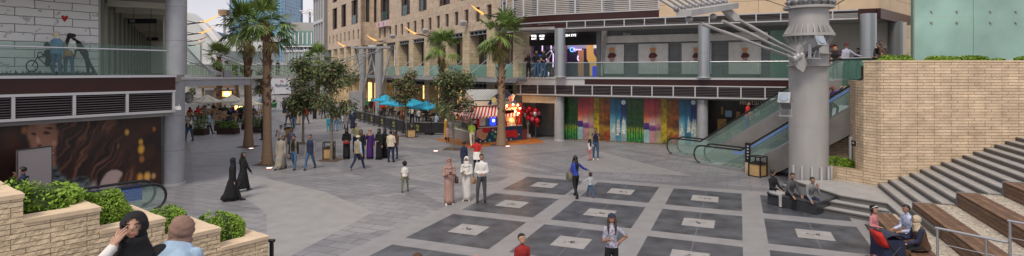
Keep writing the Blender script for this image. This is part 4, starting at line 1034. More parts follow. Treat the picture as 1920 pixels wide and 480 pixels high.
# first floor glass rail
rr = thing('glass_balustrade', 'long green glass balustrade in front of the arcade and draped shop', 'balustrade', RF.xyz(1200,4.33))
p = RF.at(972,-.05)
for k in range(40):
    a = p + RF.u*(1.9*k)
    if RF.u.dot(a) > RF.u.dot(RF.at(1545)): break
    m = MB(); WB(m, RF, a, a+RF.u*1.87, 4.335, 5.28, -.01, .01); m.build('glass_panel', softglass, rr)
MB().tube([RF.xyz(972,5.3,-.05), RF.xyz(1560,5.3,-.05)], .03, 8).build('handrail', silver, rr, True)
m = MB()
for x0, x1 in ((985,1042),(1011,1043)): m.tube([RF.pt(x0,143,.3), RF.pt(x1,84,-.1)], .035, 6)
m.build('stay_rod', silver, rr, True)

# the twenty-four coloured picture panels
def picmat(kind, k):
    nm = 'picture_%s_%d' % (kind, k)
    if nm in MATS: return MATS[nm]
    m = bpy.data.materials.new(nm); m.use_nodes = True; nt = m.node_tree; b = nt.nodes['Principled BSDF']; b.inputs['Roughness'].default_value = .3
    co, g = wallcoord(nt); sp = nt.nodes.new('ShaderNodeSeparateXYZ'); nt.links.new(co, sp.inputs[0])
    mr = nt.nodes.new('ShaderNodeMapRange'); mr.inputs[1].default_value = 0; mr.inputs[2].default_value = 3.1; nt.links.new(sp.outputs[1], mr.inputs[0])
    nz = nt.nodes.new('ShaderNodeTexNoise'); nz.inputs['Scale'].default_value = {'forest':3.2,'sunset':1.3,'autumn':3.6,'winter':1.6}[kind]; nz.inputs['Detail'].default_value = 9; nz.inputs['Roughness'].default_value = .75
    nt.links.new(co, nz.inputs['Vector'])
    ad = nt.nodes.new('ShaderNodeMath'); ad.operation = 'MULTIPLY_ADD'; ad.inputs[1].default_value = {'forest':.35,'sunset':.12,'autumn':.3,'winter':.10}[kind]
    nt.links.new(nz.outputs[0], ad.inputs[0]); nt.links.new(mr.outputs[0], ad.inputs[2])
    sh = {'forest':.17,'sunset':.06,'autumn':.15,'winter':.05}[kind]
    sb = nt.nodes.new('ShaderNodeMath'); sb.operation = 'SUBTRACT'; sb.inputs[1].default_value = sh; nt.links.new(ad.outputs[0], sb.inputs[0])
    cr = nt.nodes.new('ShaderNodeValToRGB'); nt.links.new(sb.outputs[0], cr.inputs[0])
    R_ = {'forest': [[(0,(.01,.10,.04)),(.1,(.03,.30,.04)),(.22,(.10,.42,.02)),(.3,(.30,.40,.02)),(.38,(.015,.06,.01)),(.7,(.02,.13,.015)),(1,(.03,.10,.02))]],
          'sunset': [[(0,(.30,.50,.50)),(.30,(.32,.50,.52)),(.315,(.03,.01,.10)),(.44,(.09,.03,.20)),(.45,(.75,.36,.18)),(.6,(.70,.11,.06)),(.8,(.40,.05,.07)),(1,(.34,.02,.05))],
                     [(0,(.45,.22,.25)),(.27,(.50,.26,.28)),(.30,(.12,.03,.16)),(.38,(.22,.06,.24)),(.42,(.60,.45,.40)),(.6,(.68,.12,.11)),(.8,(.52,.04,.07)),(1,(.40,.03,.06))],
                     [(0,(.42,.36,.18)),(.27,(.45,.35,.22)),(.30,(.28,.10,.20)),(.36,(.40,.16,.28)),(.5,(.55,.36,.20)),(.65,(.50,.10,.08)),(1,(.42,.02,.03))]],
          'autumn': [[(0,(.20,.16,.02)),(.1,(.42,.36,.02)),(.3,(.55,.42,.01)),(.6,(.50,.36,.01)),(1,(.48,.36,.02))],
                     [(0,(.12,.08,.01)),(.15,(.30,.10,.01)),(.3,(.55,.30,.02)),(.4,(.16,.05,.01)),(.6,(.46,.17,.01)),(1,(.30,.12,.01))],
                     [(0,(.35,.05,.01)),(.2,(.40,.07,.01)),(.27,(.50,.25,.02)),(.4,(.07,.02,.01)),(.6,(.42,.10,.01)),(1,(.35,.09,.01))]],
          'winter': [[(0,(.30,.42,.45)),(.2,(.40,.50,.50)),(.45,(.16,.38,.45)),(.7,(.02,.22,.38)),(1,(.01,.10,.20))],
                     [(0,(.06,.25,.38)),(.12,(.10,.30,.42)),(.2,(.03,.14,.24)),(.5,(.03,.24,.42)),(.8,(.01,.16,.34)),(1,(.01,.05,.16))],
                     [(0,(.25,.38,.42)),(.2,(.35,.45,.45)),(.4,(.05,.16,.32)),(.7,(.01,.04,.22)),(1,(.01,.02,.10))]]}[kind]
    st = R_[k % len(R_)]
    e = cr.color_ramp.elements
    e[0].position = st[0][0]; e[0].color = (*st[0][1],1); e[1].position = 1; e[1].color = (*st[-1][1],1)
    for p_, c_ in st[1:-1]: q3 = e.new(p_); q3.color = (*c_,1)
    mu = nt.nodes.new('ShaderNodeVectorMath'); mu.operation = 'SCALE'
    m2 = nt.nodes.new('ShaderNodeMapRange'); m2.inputs[1].default_value = .35; m2.inputs[2].default_value = .65
    lo = .15 if kind in ('forest','autumn') else .42; m2.inputs[3].default_value = lo; m2.inputs[4].default_value = .95 if lo < .5 else .62
    nt.links.new(nz.outputs[0], m2.inputs[0]); nt.links.new(cr.outputs[0], mu.inputs[0]); nt.links.new(m2.outputs[0], mu.inputs['Scale']); nt.links.new(mu.outputs[0], b.inputs['Base Color'])
    MATS[nm] = m; return m
edges = [1057,1064.5,1074,1083.5,1093.5,1103.5,1113.5,1123.5,1134,1144,1154.5,1164.5,1175,1185,1196,1207,1217.5,1229,1240,1250.5,1261.5,1273,1284,1295.5,1307]
seq = ['forest','sunset','autumn','winter']*2
snow = mat('snow_print', (.42,.48,.44), .4, noise=.4, scale=7); moon = mat('moon_print', (.62,.78,.82), .4)
trunkp = mat('forest_trunk_print', (.012,.035,.03), .4); 
desc = {'forest':'green forest picture strip','sunset':'red sunset picture strip','autumn':'orange autumn picture strip','winter':'blue winter picture strip'}
ordn = ['first','second','third']
for i in range(24):
    kd = seq[i//3]; x0, x1 = edges[i], edges[i+1]
    lab = '%s of the %s trio in the %s set of four seasons' % (ordn[i%3], {'forest':'green forest','sunset':'red sunset','autumn':'orange autumn','winter':'blue winter'}[kd], 'earlier' if i < 12 else 'later')
    pn = thing('picture_panel', lab, 'picture panel', RW.xyz((x0+x1)/2,.1,.02), 'row of tall nature picture panels')
    m = MB(); RB(m, RW, x0+.15, x1-.15, .1, 3.12, 0, .03); m.build('print', picmat(kd, i%3), pn)
    o = .034
    rng = random.Random(i)
    if kd == 'winter':
        if i % 3 == 2: ring(RW, o, x0+4.5, 192, .01, 4.2, 1.1).build('moon', moon, pn)
        for k in range(2 + (i%3)):
            bx = rng.uniform(x0+2, x1-2); by = rng.uniform(244,256); hh = rng.uniform(18,34) if i%3 else rng.uniform(8,18)
            m = MB()
            for j in range(6):
                t0 = j/6; w_ = (1-t0)*3.6+.4; yb = by-hh*t0; yt = by-hh*min(1,t0+.26)
                cl = lambda x: min(max(x, x0+.3), x1-.3)
                m.poly([RW.pt(cl(bx-w_), yb, o+.001*k), RW.pt(cl(bx+w_), yb, o+.001*k), RW.pt(cl(bx), yt, o+.001*k)])
            m.build('snowy_tree', snow, pn)
    if kd == 'forest':
        for k in range(2):
            bx = x0 + 2.5 + k*4.2; m = MB(); m.poly([RW.pt(bx-.9,262,o), RW.pt(bx+.9,262,o), RW.pt(bx+.6,222,o), RW.pt(bx-.6,222,o)]); m.build('tree_trunk', trunkp, pn)

# upper glass wall behind the hedges
tg = thing('glass_screen', 'large teal glass wall on steel fittings above the hedges', 'glass wall', (18,24,4.9))
teal = mat('teal_glass', (.27,.43,.38), .08, noise=.22, scale=.5)
xs = [P(1714,100,23.6).x + 2.55*k for k in range(6)]
for k in range(5):
    for z0, z1 in ((5.15,7.085),(7.09,9.2)):
        m = MB(); m.box(((xs[k]+xs[k+1])/2, 23.6, (z0+z1)/2), (xs[k+1]-xs[k]-.02, .03, z1-z0)); m.build('glass_panel', teal, tg)
for k in range(5):
    for dx in (-.55,.55):
        for z in (6.85,7.33):
            m = MB(); cx = (xs[k]+xs[k+1])/2
            m.tube([(cx+dx,23.57,z),(cx+dx,23.52,z)], .045, 10); m.build('fitting', steel, tg, True)
for k in range(6): MB().box((xs[k],23.72,7.1), (.04,.12,4.2)).build('glass_fin', mat('fin_teal', (.12,.24,.21), .2), tg)
MB().box(((xs[0]+xs[-1])/2,23.75,5.0), (xs[-1]-xs[0],.5,.25)).build('base_beam', alum, tg)

# ================= FAR END OF THE STREET =================
fm = thing('far_mall', 'distant pale mall with curved glass rotunda and sloping white roof', 'building', (-45,110,0))
wh_ = mat('far_white', (.55,.56,.55), .6, noise=.06, scale=.2); glt = mat('far_glass_pale', (.36,.44,.42), .15, noise=.2, scale=.15)
D = 105
def FB(x0, x1, y0, y1, d, dep, name, mt):
    a, b_ = P(x0,y1,d), P(x1,y0,d); MB().box(((a.x+b_.x)/2, d+dep/2, (a.z+b_.z)/2), (b_.x-a.x, dep, b_.z-a.z)).build(name, mt, fm)
FB(340,640,146,190,D+6,2,'ground_storey',mat('far_ground', (.40,.39,.37), .6, noise=.2, scale=.3))
FB(340,640,118,146,D+4,5,'terrace_storey',mat('far_terrace', (.42,.43,.38), .5, noise=.2, scale=.25))
m = MB()
for k in range(42):
    p = P(342+k*7,118,D+3.6); m.box((p.x,p.y,5.3), (.12,.1,2.8))
m.build('terrace_post', steel, fm)
FB(395,505,96,119,D+12,5,'glass_storey',glt); FB(395,505,78,97,D+14,5,'white_storey',wh_)
FB(430,520,66,79,D+20,5,'white_storey',wh_)
# sloping white wing
m = MB(); m.poly([P(x,y,D-10) for x,y in ((345,22),(350,24),(362,33),(378,47),(400,68),(414,84),(416,120),(345,120))], 3, (0,1,0)); m.build('sloping_wing', wh_, fm)
m = MB(); m.poly([P(x,y,D-10.2) for x,y in ((352,80),(376,80),(376,118),(352,118))], .1, (0,-1,0)); m.build('wing_glazing', glt, fm)
m = MB()
m.tube([P(374,42,D-10.6), P(396,64,D-10.6), P(411,84,D-10.6)], .5, 6); m.build('wing_coping', white, fm)
m = MB(); m.poly([P(x,y,D+8) for x,y in ((398,58),(412,62),(430,74),(396,74))], 2, (0,1,0)); m.build('blue_roof', mat('far_blue_roof', (.06,.09,.13), .4), fm)
for cx, cy, w_, h_ in ((445,80,28,8),(420,78,12,5),(480,72,24,7)):
    c_ = P(cx,cy,D+8); MB().ball(c_, 1, 20, 8, (w_/F*D, 4, h_/F*D)).build('dome_roof', white, fm, True)
# rotunda
rc = P(562,100,D); rr_ = 58/F*D; rc2 = Vector((rc.x, D+8))
def zz(y, d=D): return H-(y-HY)*d/F
def cylp(r, y0, y1, name, mt, n=48): 
    m = MB(); m.cyl(rc2, r, zz(y1), zz(y0), n); m.build(name, mt, fm, True)
cylp(rr_*.98, 95, 118, 'rotunda_glass', glt); cylp(rr_*1.05, 85, 87, 'rotunda_rim', white); cylp(rr_*1.03, 93.5, 96, 'rotunda_rim', white)
m = MB()
for k in range(48):
    a = 6.2832*k/48; x, y = rc2.x+math.cos(a)*rr_*1.02, rc2.y+math.sin(a)*rr_*1.02; m.cyl((x,y), .09, zz(118), zz(85), 5)
m.build('rotunda_post', steel, fm)
FB(533,606,58,86,D+16,6,'upper_glass',mat('far_glass_green', (.16,.28,.26), .15, noise=.3, scale=.3)); FB(545,608,42,59,D+18,6,'upper_parapet',mat('far_grey', (.36,.34,.33), .6)); FB(588,606,30,42,D+19,6,'upper_parapet',mat('far_grey', (.36,.34,.33)))
m = MB(); 
for x in (545,553,560,568,576,584): p = P(x,60,D+15.9); m.box((p.x,p.y,zz(72,D+16)), (.2,.1,2.6))
m.build('upper_mullion', white, fm)
# sign wall and bright openings at street level
FB(505,546,146,176,D+2,3,'portal_wall',mat('portal_wall', (.46,.47,.50), .6))
fs_ = thing('far_shop_sign', 'tiny pale shop sign with a red mark at the street end', 'sign', P(528,160,D))
a = P(528,160,D+1.9); text('lettering', 'fashion', a, (1,0), .9, mat('navy', (.03,.04,.12), .5), fs_, .01); text('emblem', 'ss', a+Vector((0,0,.9)), (1,0), .8, mat('red_paint',(.42,.012,.015)), fs_, .01)
# towers
tw = thing('glass_tower', 'tall blue glass office tower rising behind the palms', 'tower', (-70,190,0))
bluetower = bpy.data.materials.new('tower_glass'); bluetower.use_nodes = True; nt = bluetower.node_tree; b = nt.nodes['Principled BSDF']
co, g = wallcoord(nt); br = nt.nodes.new('ShaderNodeTexBrick'); nt.links.new(co, br.inputs['Vector']); br.offset = 0
for k, v in (('Color1',(.05,.17,.30,1)),('Color2',(.13,.30,.42,1)),('Mortar',(.30,.38,.48,1))): br.inputs[k].default_value = v
br.inputs['Scale'].default_value = 1; br.inputs['Brick Width'].default_value = 1.6; br.inputs['Row Height'].default_value = 1.1; br.inputs['Mortar Size'].default_value = .07
nt.links.new(br.outputs['Color'], b.inputs['Base Color']); b.inputs['Roughness'].default_value = .25
t0, t1, t2 = P(432,0,185).xy, P(534,0,175).xy, P(566,0,190).xy
MB().prism([t0, t1, t2, t2+Vector((-14,18)), t0+Vector((-2,20))], 0, 60).build('shaft', bluetower, tw)
m = MB()
for k, t in ((0,t0),(1,t1),(2,t2)): m.cyl(t, .35, 0, 60, 6)
m.build('corner_fin', mat('tower_fin', (.20,.25,.32), .5), tw)
cr_ = thing('tower_crane', 'distant white crane jib and mast behind the mall roof', 'crane', P(580,30,170))
m = MB(); m.tube([P(566,24,170), P(606,26,170)], .25, 5); m.tube([P(562,20,170), P(606,26,170)], .15, 5); m.build('jib', white, cr_)
m = MB(); m.tube([P(581,58,170), P(581,22,170)], .35, 5); m.build('mast', steeld, cr_)
dsh = thing('roof_dish', 'round satellite dish on a mast above the far mall', 'antenna', P(581,24,140))
m = MB()
for k in range(20):
    a, b_ = 6.2832*k/20, 6.2832*(k+1)/20; c_ = P(581,24,130); r_ = .85
    m.tube([c_+Vector((math.cos(a)*r_,0,math.sin(a)*r_)), c_+Vector((math.cos(b_)*r_,0,math.sin(b_)*r_))], .09, 4)
m.build('dish_rim', white, dsh); m = MB(); m.tube([P(581,31,130), P(581,46,130)], .12, 5); m.build('mast', steeld, dsh)
ck_ = thing('tower_crane', 'brown building block with a crane jib showing past the palm crown', 'crane', P(420,24,170))
m = MB(); a = P(420,24,170); m.box((a.x,a.y,a.z), (2.6,2,1.8)); m.build('counterweight', mat('crane_brown', (.30,.19,.12), .6), ck_); m = MB(); m.tube([P(412,19,170), P(436,19,170)], .15, 4); m.tube([P(421,28,170), P(421,80,170)], .4, 5); m.build('jib', steel, ck_)
# far footbridge
br_ = thing('footbridge', 'far glass sided footbridge crossing the street', 'footbridge', (-28,62,4))
a, b_ = P(345,141,60), P(652,141,64)
m = MB(); m.wallbox(a.xy, b_.xy, 3.9, 4.25, 3.0); m.build('deck', steel, br_)
m = MB(); m.wallbox(a.xy-Vector((0,1.45)), b_.xy-Vector((0,1.45)), 4.253, 5.35, .05); m.build('glass_panel', glass('bridge_glass', (.86,.94,.87), .78), br_)
m = MB()
n = 22
for k in range(n+1):
    p = a.xy+(b_.xy-a.xy)*k/n-Vector((0,1.5)); m.cyl(p, .04, 4.25, 5.4, 5)
m.tube([(*(a.xy-Vector((0,1.5))),5.4), (*(b_.xy-Vector((0,1.5))),5.4)], .05, 6)
m.build('handrail', silver, br_)
struct('far_pavement_edge', MB().prism([P(345,190,88).xy, P(640,190,88).xy, P(640,190,88).xy+Vector((0,.4)), P(345,190,88).xy+Vector((0,.4))], 0, .12), sg)
# ================= TREES =================
def fan_leaf(mb, base, dirv, plen, rad, rng, droop):
    d = Vector(dirv).normalized(); tip = base + d*plen + Vector((0,0,-droop*plen*.5))
    mb.m = 0
    mb.tube([base, base + d*plen*.5 + Vector((0,0,-droop*plen*.1)), tip], [.018,.014,.01], 4, False)
    ax = (tip-base).normalized(); ax = (ax + Vector((0,0,-droop*.7))).normalized()
    side = ax.cross(Vector((0,0,1)));
    if side.length < .05: side = Vector((1,0,0))
    side.normalize(); up = side.cross(ax)
    tilt = rng.gauss(0,.35); side2 = side*math.cos(tilt)+up*math.sin(tilt)
    n = 17
    for k in range(n):
        a = R(-105 + 210*k/(n-1)) + rng.gauss(0,.04)
        dr = (ax*math.cos(a) + side2*math.sin(a)).normalized()
        L = rad*(.72+.28*math.cos(a))*rng.uniform(.85,1.1)
        mid = tip + dr*L*.55; end = tip + dr*L + Vector((0,0,-L*(.06+.22*abs(math.sin(a))+.12*droop)))
        w = dr.cross(up).normalized()*rad*.052
        k0 = len(mb.v)
        mb.v += [tuple(tip), tuple(mid-w), tuple(end), tuple(mid+w)]
        mb.f += [(k0,k0+1,k0+2,k0+3)]; mb.mi += [mb.m]
def fan_palm(x, y, h, R_, tr, label, lean=(0,0), seed=0, nl=34, rough_from=.35, dry=4, group='fan palms along the plaza'):
    rng = random.Random(seed)
    t = thing('palm_tree', label, 'palm tree', (x,y,0), group)
    pts = [Vector((x+lean[0]*(k/12)**1.5, y+lean[1]*(k/12), h*k/12)) for k in range(13)]
    MB().tube(pts, [tr*(1.5 if k == 0 else 1.22 if k == 1 else 1.08-.25*k/12) for k in range(13)], 14).build('trunk', palmclean, t, True)
    s = MB()
    for k in range(int(150*(1-rough_from)*h/7)):
        f = rng.uniform(rough_from, 1)**.9; z = h*f; c = pts[min(11,int(f*12))].lerp(pts[min(12,int(f*12)+1)], f*12-int(f*12)) if f < 1 else pts[-1]
        a = rng.random()*6.283; rr = tr*(1-.25*f)*.9; L = rng.uniform(.16,.34)*(.5+f)
        o = Vector((math.cos(a), math.sin(a), 0)); p = c + o*rr; q_ = p + o*L*.55 + Vector((0,0,L)); w = Vector((-o.y,o.x,0))*.075
        s._add([p-w, p+w, q_+w*.5, q_-w*.5, p-w+Vector((0,0,.1)), p+w+Vector((0,0,.1))], [(0,1,2,3),(4,3,2,5),(0,3,4),(1,5,2)])
    s.build('leaf_bases', palmbark, t)
    c = MB(); top = pts[-1]
    for k in range(nl):
        el = R(rng.choice([78,62,48,34,22,10,0,-16])+rng.uniform(-8,8)); az = k*2.4+rng.uniform(-.25,.25)
        d = Vector((math.cos(az)*math.cos(el), math.sin(az)*math.cos(el), math.sin(el)))
        fan_leaf(c, top+Vector((0,0,rng.uniform(-.1,.2))), d, R_*rng.uniform(.42,.58), R_*rng.uniform(.46,.58), rng, max(0,.30-math.sin(el)*.4))
    c.build('crown', frond, t)
    if dry:
        c = MB()
        for k in range(dry):
            az = rng.random()*6.283; el = R(-50-rng.random()*25); d = Vector((math.cos(az)*math.cos(el), math.sin(az)*math.cos(el), math.sin(el)))
            fan_leaf(c, top-Vector((0,0,.15)), d, R_*.38, R_*.36, rng, .5)
        c.build('dry_fronds', frondy, t)
    return t
g = G(501,307); fan_palm(g.x, g.y, 7.0, 1.85, .205, 'nearest tall fan palm, standing beside the man in the grey robe', (-.1,.1), 1, 27, .36)
g = G(466,275); fan_palm(g.x, g.y, 7.4, 2.1, .22, 'tall fan palm beside the cafe planters, crown touching the nearest palm', (-.25,.2), 2, 26, .5)
g = G(825,246); fan_palm(g.x+.1, g.y, 6.5, 1.9, .19, 'smaller fan palm rising behind the tree at the kiosk', (.1,0), 3, 23, .1)
g = G(937,272); fan_palm(g.x+.1, g.y, 7.0, 2.05, .24, 'tall fan palm in front of the striped kiosk', (0,.1), 4, 27, .25)
g = P(411,240,58); fan_palm(g.x, g.y, 6.2, 1.9, .25, 'small distant fan palm behind the cafe parasols', (0,0), 5, 22, .2)
g = P(596,240,64); fan_palm(g.x, g.y, 6.0, 2.2, .25, 'distant fan palm showing above the leafy tree crowns', (0,0), 6, 24, .2)
g = P(443,240,64); fan_palm(g.x, g.y, 4.4, 1.5, .25, 'low distant palm beside the orange lit screen', (0,0), 7, 18, .2)

def tree(px, py, crown, label, seed, nleaf=3400, size=.11, brown=.12, trunk=.075, d=None, group='broad leaved trees on the plaza'):
    """crown = (x0, x1, y0, y1) px box of the crown"""
    rng = random.Random(seed); g = G(px, py) if d is None else Vector(((px-CX)/F*d, d, 0)); dd = g.y
    t = thing('leafy_tree', label, 'tree', (g.x,g.y,0), group)
    cxw = ((crown[0]+crown[1])/2-CX)/F*dd; rx = (crown[1]-crown[0])/2/F*dd*1.12; zt = zz(crown[2],dd); zb = zz(crown[3],dd)
    cz = (zt+zb)/2; rz = (zt-zb)/2
    fork = Vector((g.x+(cxw-g.x)*.4, dd, zb+.25*rz))
    tm = MB(); tm.tube([(g.x,g.y,0),(g.x+(cxw-g.x)*.15+.03,g.y,fork.z*.5),fork,(cxw,dd,cz+rz*.5)], [trunk*1.2,trunk,trunk*.8,.02], 8)
    ctr = []
    for k in range(15):
        az = k*2.4; f = rng.uniform(.15,1); zz_ = cz + rz*rng.uniform(-.8,.85); prof = (1-((zz_-cz)/rz)**2)**.5
        c = Vector((cxw+math.cos(az)*rx*f*prof*.85, dd+math.sin(az)*rx*f*prof*.85, zz_)); ctr.append(c)
        m0 = fork.lerp(Vector((cxw,dd,cz)), rng.random()*.8); mid = m0.lerp(c,.5)+Vector((0,0,.08*rz))
        tm.tube([m0, mid, c], [.03,.018,.007], 5)
    tm.build('trunk', bark, t, True)
    c = MB()
    for i in range(nleaf):
        q_ = ctr[rng.randrange(len(ctr))]; rr_ = rx*.42
        v = Vector((rng.gauss(0,.5), rng.gauss(0,.5), rng.gauss(0,.42)))
        if v.length > 1.15: v = v.normalized()*rng.uniform(.6,1.15)
        c.m = 1 if rng.random() < brown else 0
        leaf(c, q_+v*rr_, v+Vector((0,0,.6))+Vector((rng.gauss(0,.5),rng.gauss(0,.5),rng.gauss(0,.5))), size*rng.uniform(.6,1.2), rng)
    c.build('crown', [leafd, leafd2], t)
    return t
tree(568,269,(528,605,103,212),'leafy tree with the widest crown above the people walking behind', 21, 3800, .13)
tree(621,300,(578,664,118,222),'leafy tree growing beside the nearest wooden litter bin', 22, 3800, .105)
tree(762,255,(729,784,132,196),'slim reddish tree beside the blue parasols and corner bin', 23, 2400, .115, .45)
tree(849,280,(809,889,132,218),'leafy tree with dark crown in front of the striped awning', 24, 3400, .115, .12)
tree(492,215,(470,512,130,180),'dark round tree far off between the two tall palms', 25, 1500, .16, .05, .1, 62)
tree(357,215,(352,368,165,190),'small pale tree at the cafe beside the gangway', 26, 500, .12, .05, .06, 70)
# tree pits: square grates around trunks
for x, y in ((466,275),(501,308),(621,300),(762,255),(849,280),(937,272),(568,269)):
    g = G(x,y); s_ = .62
    struct('tree_pit', MB().poly([(g.x+a*s_,g.y+b_*s_,.013) for a, b_ in ((-1,-.7),(.8,-1),(1,.7),(-.8,1))]), mat('tree_pit_brown', (.10,.065,.05), .9, noise=.3, scale=12))

# ================= LAMPS, BINS, SMALL FURNITURE =================
amber = mat('lamp_amber', (.95,.45,.12), .5, emit=.9); dimamber = mat('lamp_amber_dim', (.60,.36,.18), .5, emit=.2)
def wall_lamp(base, out, L, label, lit=True, sc=1.):
    t = thing('wall_lamp', label, 'wall lamp', base, 'curved amber lamps on arms along the facades')
    o = Vector((out.x,out.y,0)).normalized(); b0 = Vector(base)
    MB().tube([b0, b0+o*L*.62+Vector((0,0,.22*sc))], .055*sc, 8).build('arm', darkgrey, t, True)
    MB().tube([b0+Vector((0,0,.35*sc)), b0+o*L*.35+Vector((0,0,.16*sc))], .03*sc, 6).build('stay', darkgrey, t, True)
    h0 = b0+o*L*.5+Vector((0,0,.20*sc))
    MB().tube([h0, h0+o*L*.22+Vector((0,0,.12*sc)), h0+o*L*.42+Vector((0,0,.35*sc)), h0+o*L*.62+Vector((0,0,.68*sc))], [.05*sc,.14*sc,.10*sc,.02*sc], 10, True, .5).build('shade', amber if lit == 1 else dimamber, t, True)
    MB().ball(h0+o*L*.16+Vector((0,0,.0)), .11*sc, 10, 6, (1,1,.4)).build('lamp', amber, t, True)
for px, py, d, lab in ((935,33,43.9,'amber wall lamp whose head shows beside the kiosk palm crown'),(802,68,56.7,'amber wall lamp above the colonnade near the small palm'),(724,80,68.6,'amber wall lamp at the corner of the farther block')):
    b_ = P(px,py,d-.1); wall_lamp(b_, cn, 2.2, lab)
for px, py, d, lab in ((664,90,76,'amber wall lamp on the farther beige block'),(618,97,90,'smallest amber wall lamp at the glazed end bay')):
    b_ = P(px,py,d); wall_lamp(b_, cn, 2.2, lab)
for i, (px, py, d, lit, lab) in enumerate(((346,46,24.5,1,'uppermost amber lamp on the gallery column side'),(346,66,29,2,'second amber lamp down beside the gallery column'),(346,79,36,0,'third dim amber lamp down beside the gallery column'),(346,87,42,0,'lowest dim amber lamp beside the gallery column'))):
    wall_lamp(P(px,py,d), Vector((1,.1)), 1.35+.02*i, lab, 1 if lit else 0, .55)
for px, py, d, lab in ((803,60,56.5,'box floodlight beside the middle wall lamp'),(875,46,49.0,'box floodlight between the two palm crowns'),(741,70,64,'box floodlight near the farther block corner')):
    b_ = P(px,py,d-.3); t = thing('floodlight', lab, 'floodlight', b_, 'small floodlights on the beige facade')
    MB().box(b_+Vector((-.25,-.25,.1)), (.5,.4,.42), rz=R(30), rx=R(25)).build('housing', alum, t); MB().tube([b_, b_+Vector((-.2,-.2,.05))], .05, 6).build('bracket', steeld, t)
    MB().box(b_+Vector((-.38,-.45,.02)), (.38,.03,.3), rz=R(30), rx=R(25)).build('lens', mat('lens_grey', (.5,.52,.55), .15), t)
# round uplights set in the ground
upl = mat('uplight_glow', (1.0,.80,.72), .5, emit=1.4); upr = mat('uplight_ring', (.55,.10,.05), .5)
for i, (x, y, lab) in enumerate(((505,316,'lit ground uplight at the foot of the nearest palm'),(471,279,'lit ground uplight at the foot of the palm by the planters'),(491,302,'tiny lit ground uplight just behind the nearest palm'),(817,284,'lit ground uplight beside the tree at the kiosk'),(952,275,'lit ground uplight in front of the kiosk palm'))):
    g = G(x,y); t = thing('ground_light', lab, 'ground light', g, 'ground uplights at the palms and trees')
    r_ = .17 if i != 2 else .08
    MB().cyl((g.x,g.y), r_, .004, .03, 20).build('rim', upr, t, True); MB().cyl((g.x,g.y), r_*.8, .031, .036, 20).build('lens', upl, t, True)
def bin_(px, py, label, rz=0., s=.55, h=.9):
    g = G(px,py); t = thing('litter_bin', label, 'litter bin', g, 'wood and black frame litter bins'); c = math.cos(rz); 
    b = MB(); b.box((g.x,g.y,.30), (s-.05,s-.05,.52), rz=rz); b.build('wooden_box', oak, t)
    f = MB(); M = Matrix.Rotation(rz,3,'Z')
    for x in (-1,1):
        for y in (-1,1):
            v = M @ Vector((x*s/2,y*s/2,0)); f.box((g.x+v.x,g.y+v.y,h/2), (.045,.045,h), rz=rz)
    for a, b2_ in (((0,-1),(s,.04)),((0,1),(s,.04)),((-1,0),(.04,s)),((1,0),(.04,s))):
        v = M @ Vector((a[0]*s/2,a[1]*s/2,0))
        for z in (.02,.58,h-.01): f.box((g.x+v.x,g.y+v.y,z), (b2_[0],b2_[1],.035), rz=rz)
    f.build('frame', black, t)
    MB().box((g.x,g.y,h-.02), (s*.98,s*.98,.03), rz=rz).build('lid', darkgrey, t)
    MB().box((g.x,g.y,.62), (s*.5,s*.5,.1), rz=rz).build('inner_bin', darkgrey, t)
    return t
bin_(617,297,'wooden litter bin in a black frame beside the leafy tree trunk', R(10))
bin_(770,257,'wooden litter bin at the corner of the black cafe fence', R(20), .6, .95)
bin_(1421,330,'wooden litter bin in a black frame beside the escalators', R(35))
bin_(541,255,'faint litter bin frame behind the two men at the palm', R(10), .5)
# black direction sign with pale foot
g = G(1402,324); t = thing('direction_sign', 'narrow black upright sign on a beige foot by the escalator', 'sign', g)
MB().box((g.x,g.y,.25), (.22,.12,.5), rz=R(-20)).build('foot', beige, t); MB().box((g.x,g.y,.95), (.24,.13,.9), rz=R(-20)).build('board', black, t)
for k in range(5): MB().box((g.x-.028,g.y-.066,1.25-.14*k), (.07,.012,.06), rz=R(-20)).build('faded_mark', alum, t)

# ================= ROUND STEEL PYLON WITH CANOPY STRUTS =================
py_ = thing('steel_pylon', 'huge grey round steel pylon with bolted flanges behind the stone bench', 'pylon', (11.9,22.0,0))
pc_ = Vector((P(1516,200,22).x, 22.0)); pr = .72
gst = mat('pylon_grey', (.36,.355,.35), .5, .1, noise=.12, scale=1.6, stretch=(1,1,.25))
MB().cyl(pc_, pr, 0, 9.6, 56).build('shaft', gst, py_, True)
for z in (2.55,4.35): MB().cyl(pc_, pr+.004, z, z+.02, 56).build('weld_seam', steel, py_, True)
def zp(y): return H-(y-HY)*22.0/F
for y, r_, th, nm in ((15,.93,.09,'upper_flange'),(66,.94,.10,'lower_flange')):
    MB().cyl(pc_, r_, zp(y)-th/2, zp(y)+th/2, 56).build(nm, gst, py_, True)
gs = MB()
for k in range(24):
    a = 6.2832*k/24; o = Vector((math.cos(a), math.sin(a))); w = Vector((-o.y,o.x))*.014
    for z0, z1 in ((zp(66)+.05, zp(46)),(zp(66)-.05, zp(86))):
        A = pc_+o*(pr-.01); B = pc_+o*.92
        gs._add([(*(A-w),z0),(*(B-w),z0),(*(A-w),z1),(*(A+w),z0),(*(B+w),z0),(*(A+w),z1)], [(0,1,2),(5,4,3),(0,3,4,1),(1,4,5,2),(2,5,3,0)])
gs.build('gusset', gst, py_)
cl = MB(); cl.cyl(pc_, pr+.16, zp(4), zp(12), 40, pr+.02); cl.cyl(pc_, .6, 7.62, 9.6, 30); cl.build('head', gst, py_, True)
bk = MB()
for k in range(9):
    a = R(-170+22*k); o = Vector((math.cos(a), math.sin(a))); p = pc_+o*.86; q_ = pc_+o*1.0
    bk.tube([(*p,zp(14)+.05), (*q_,zp(-10))], [.07,.05], 6)
    bk.ball((*(p+o*.02),zp(6)), .11, 10, 6)
bk.build('cable_socket', steeld, py_, True)
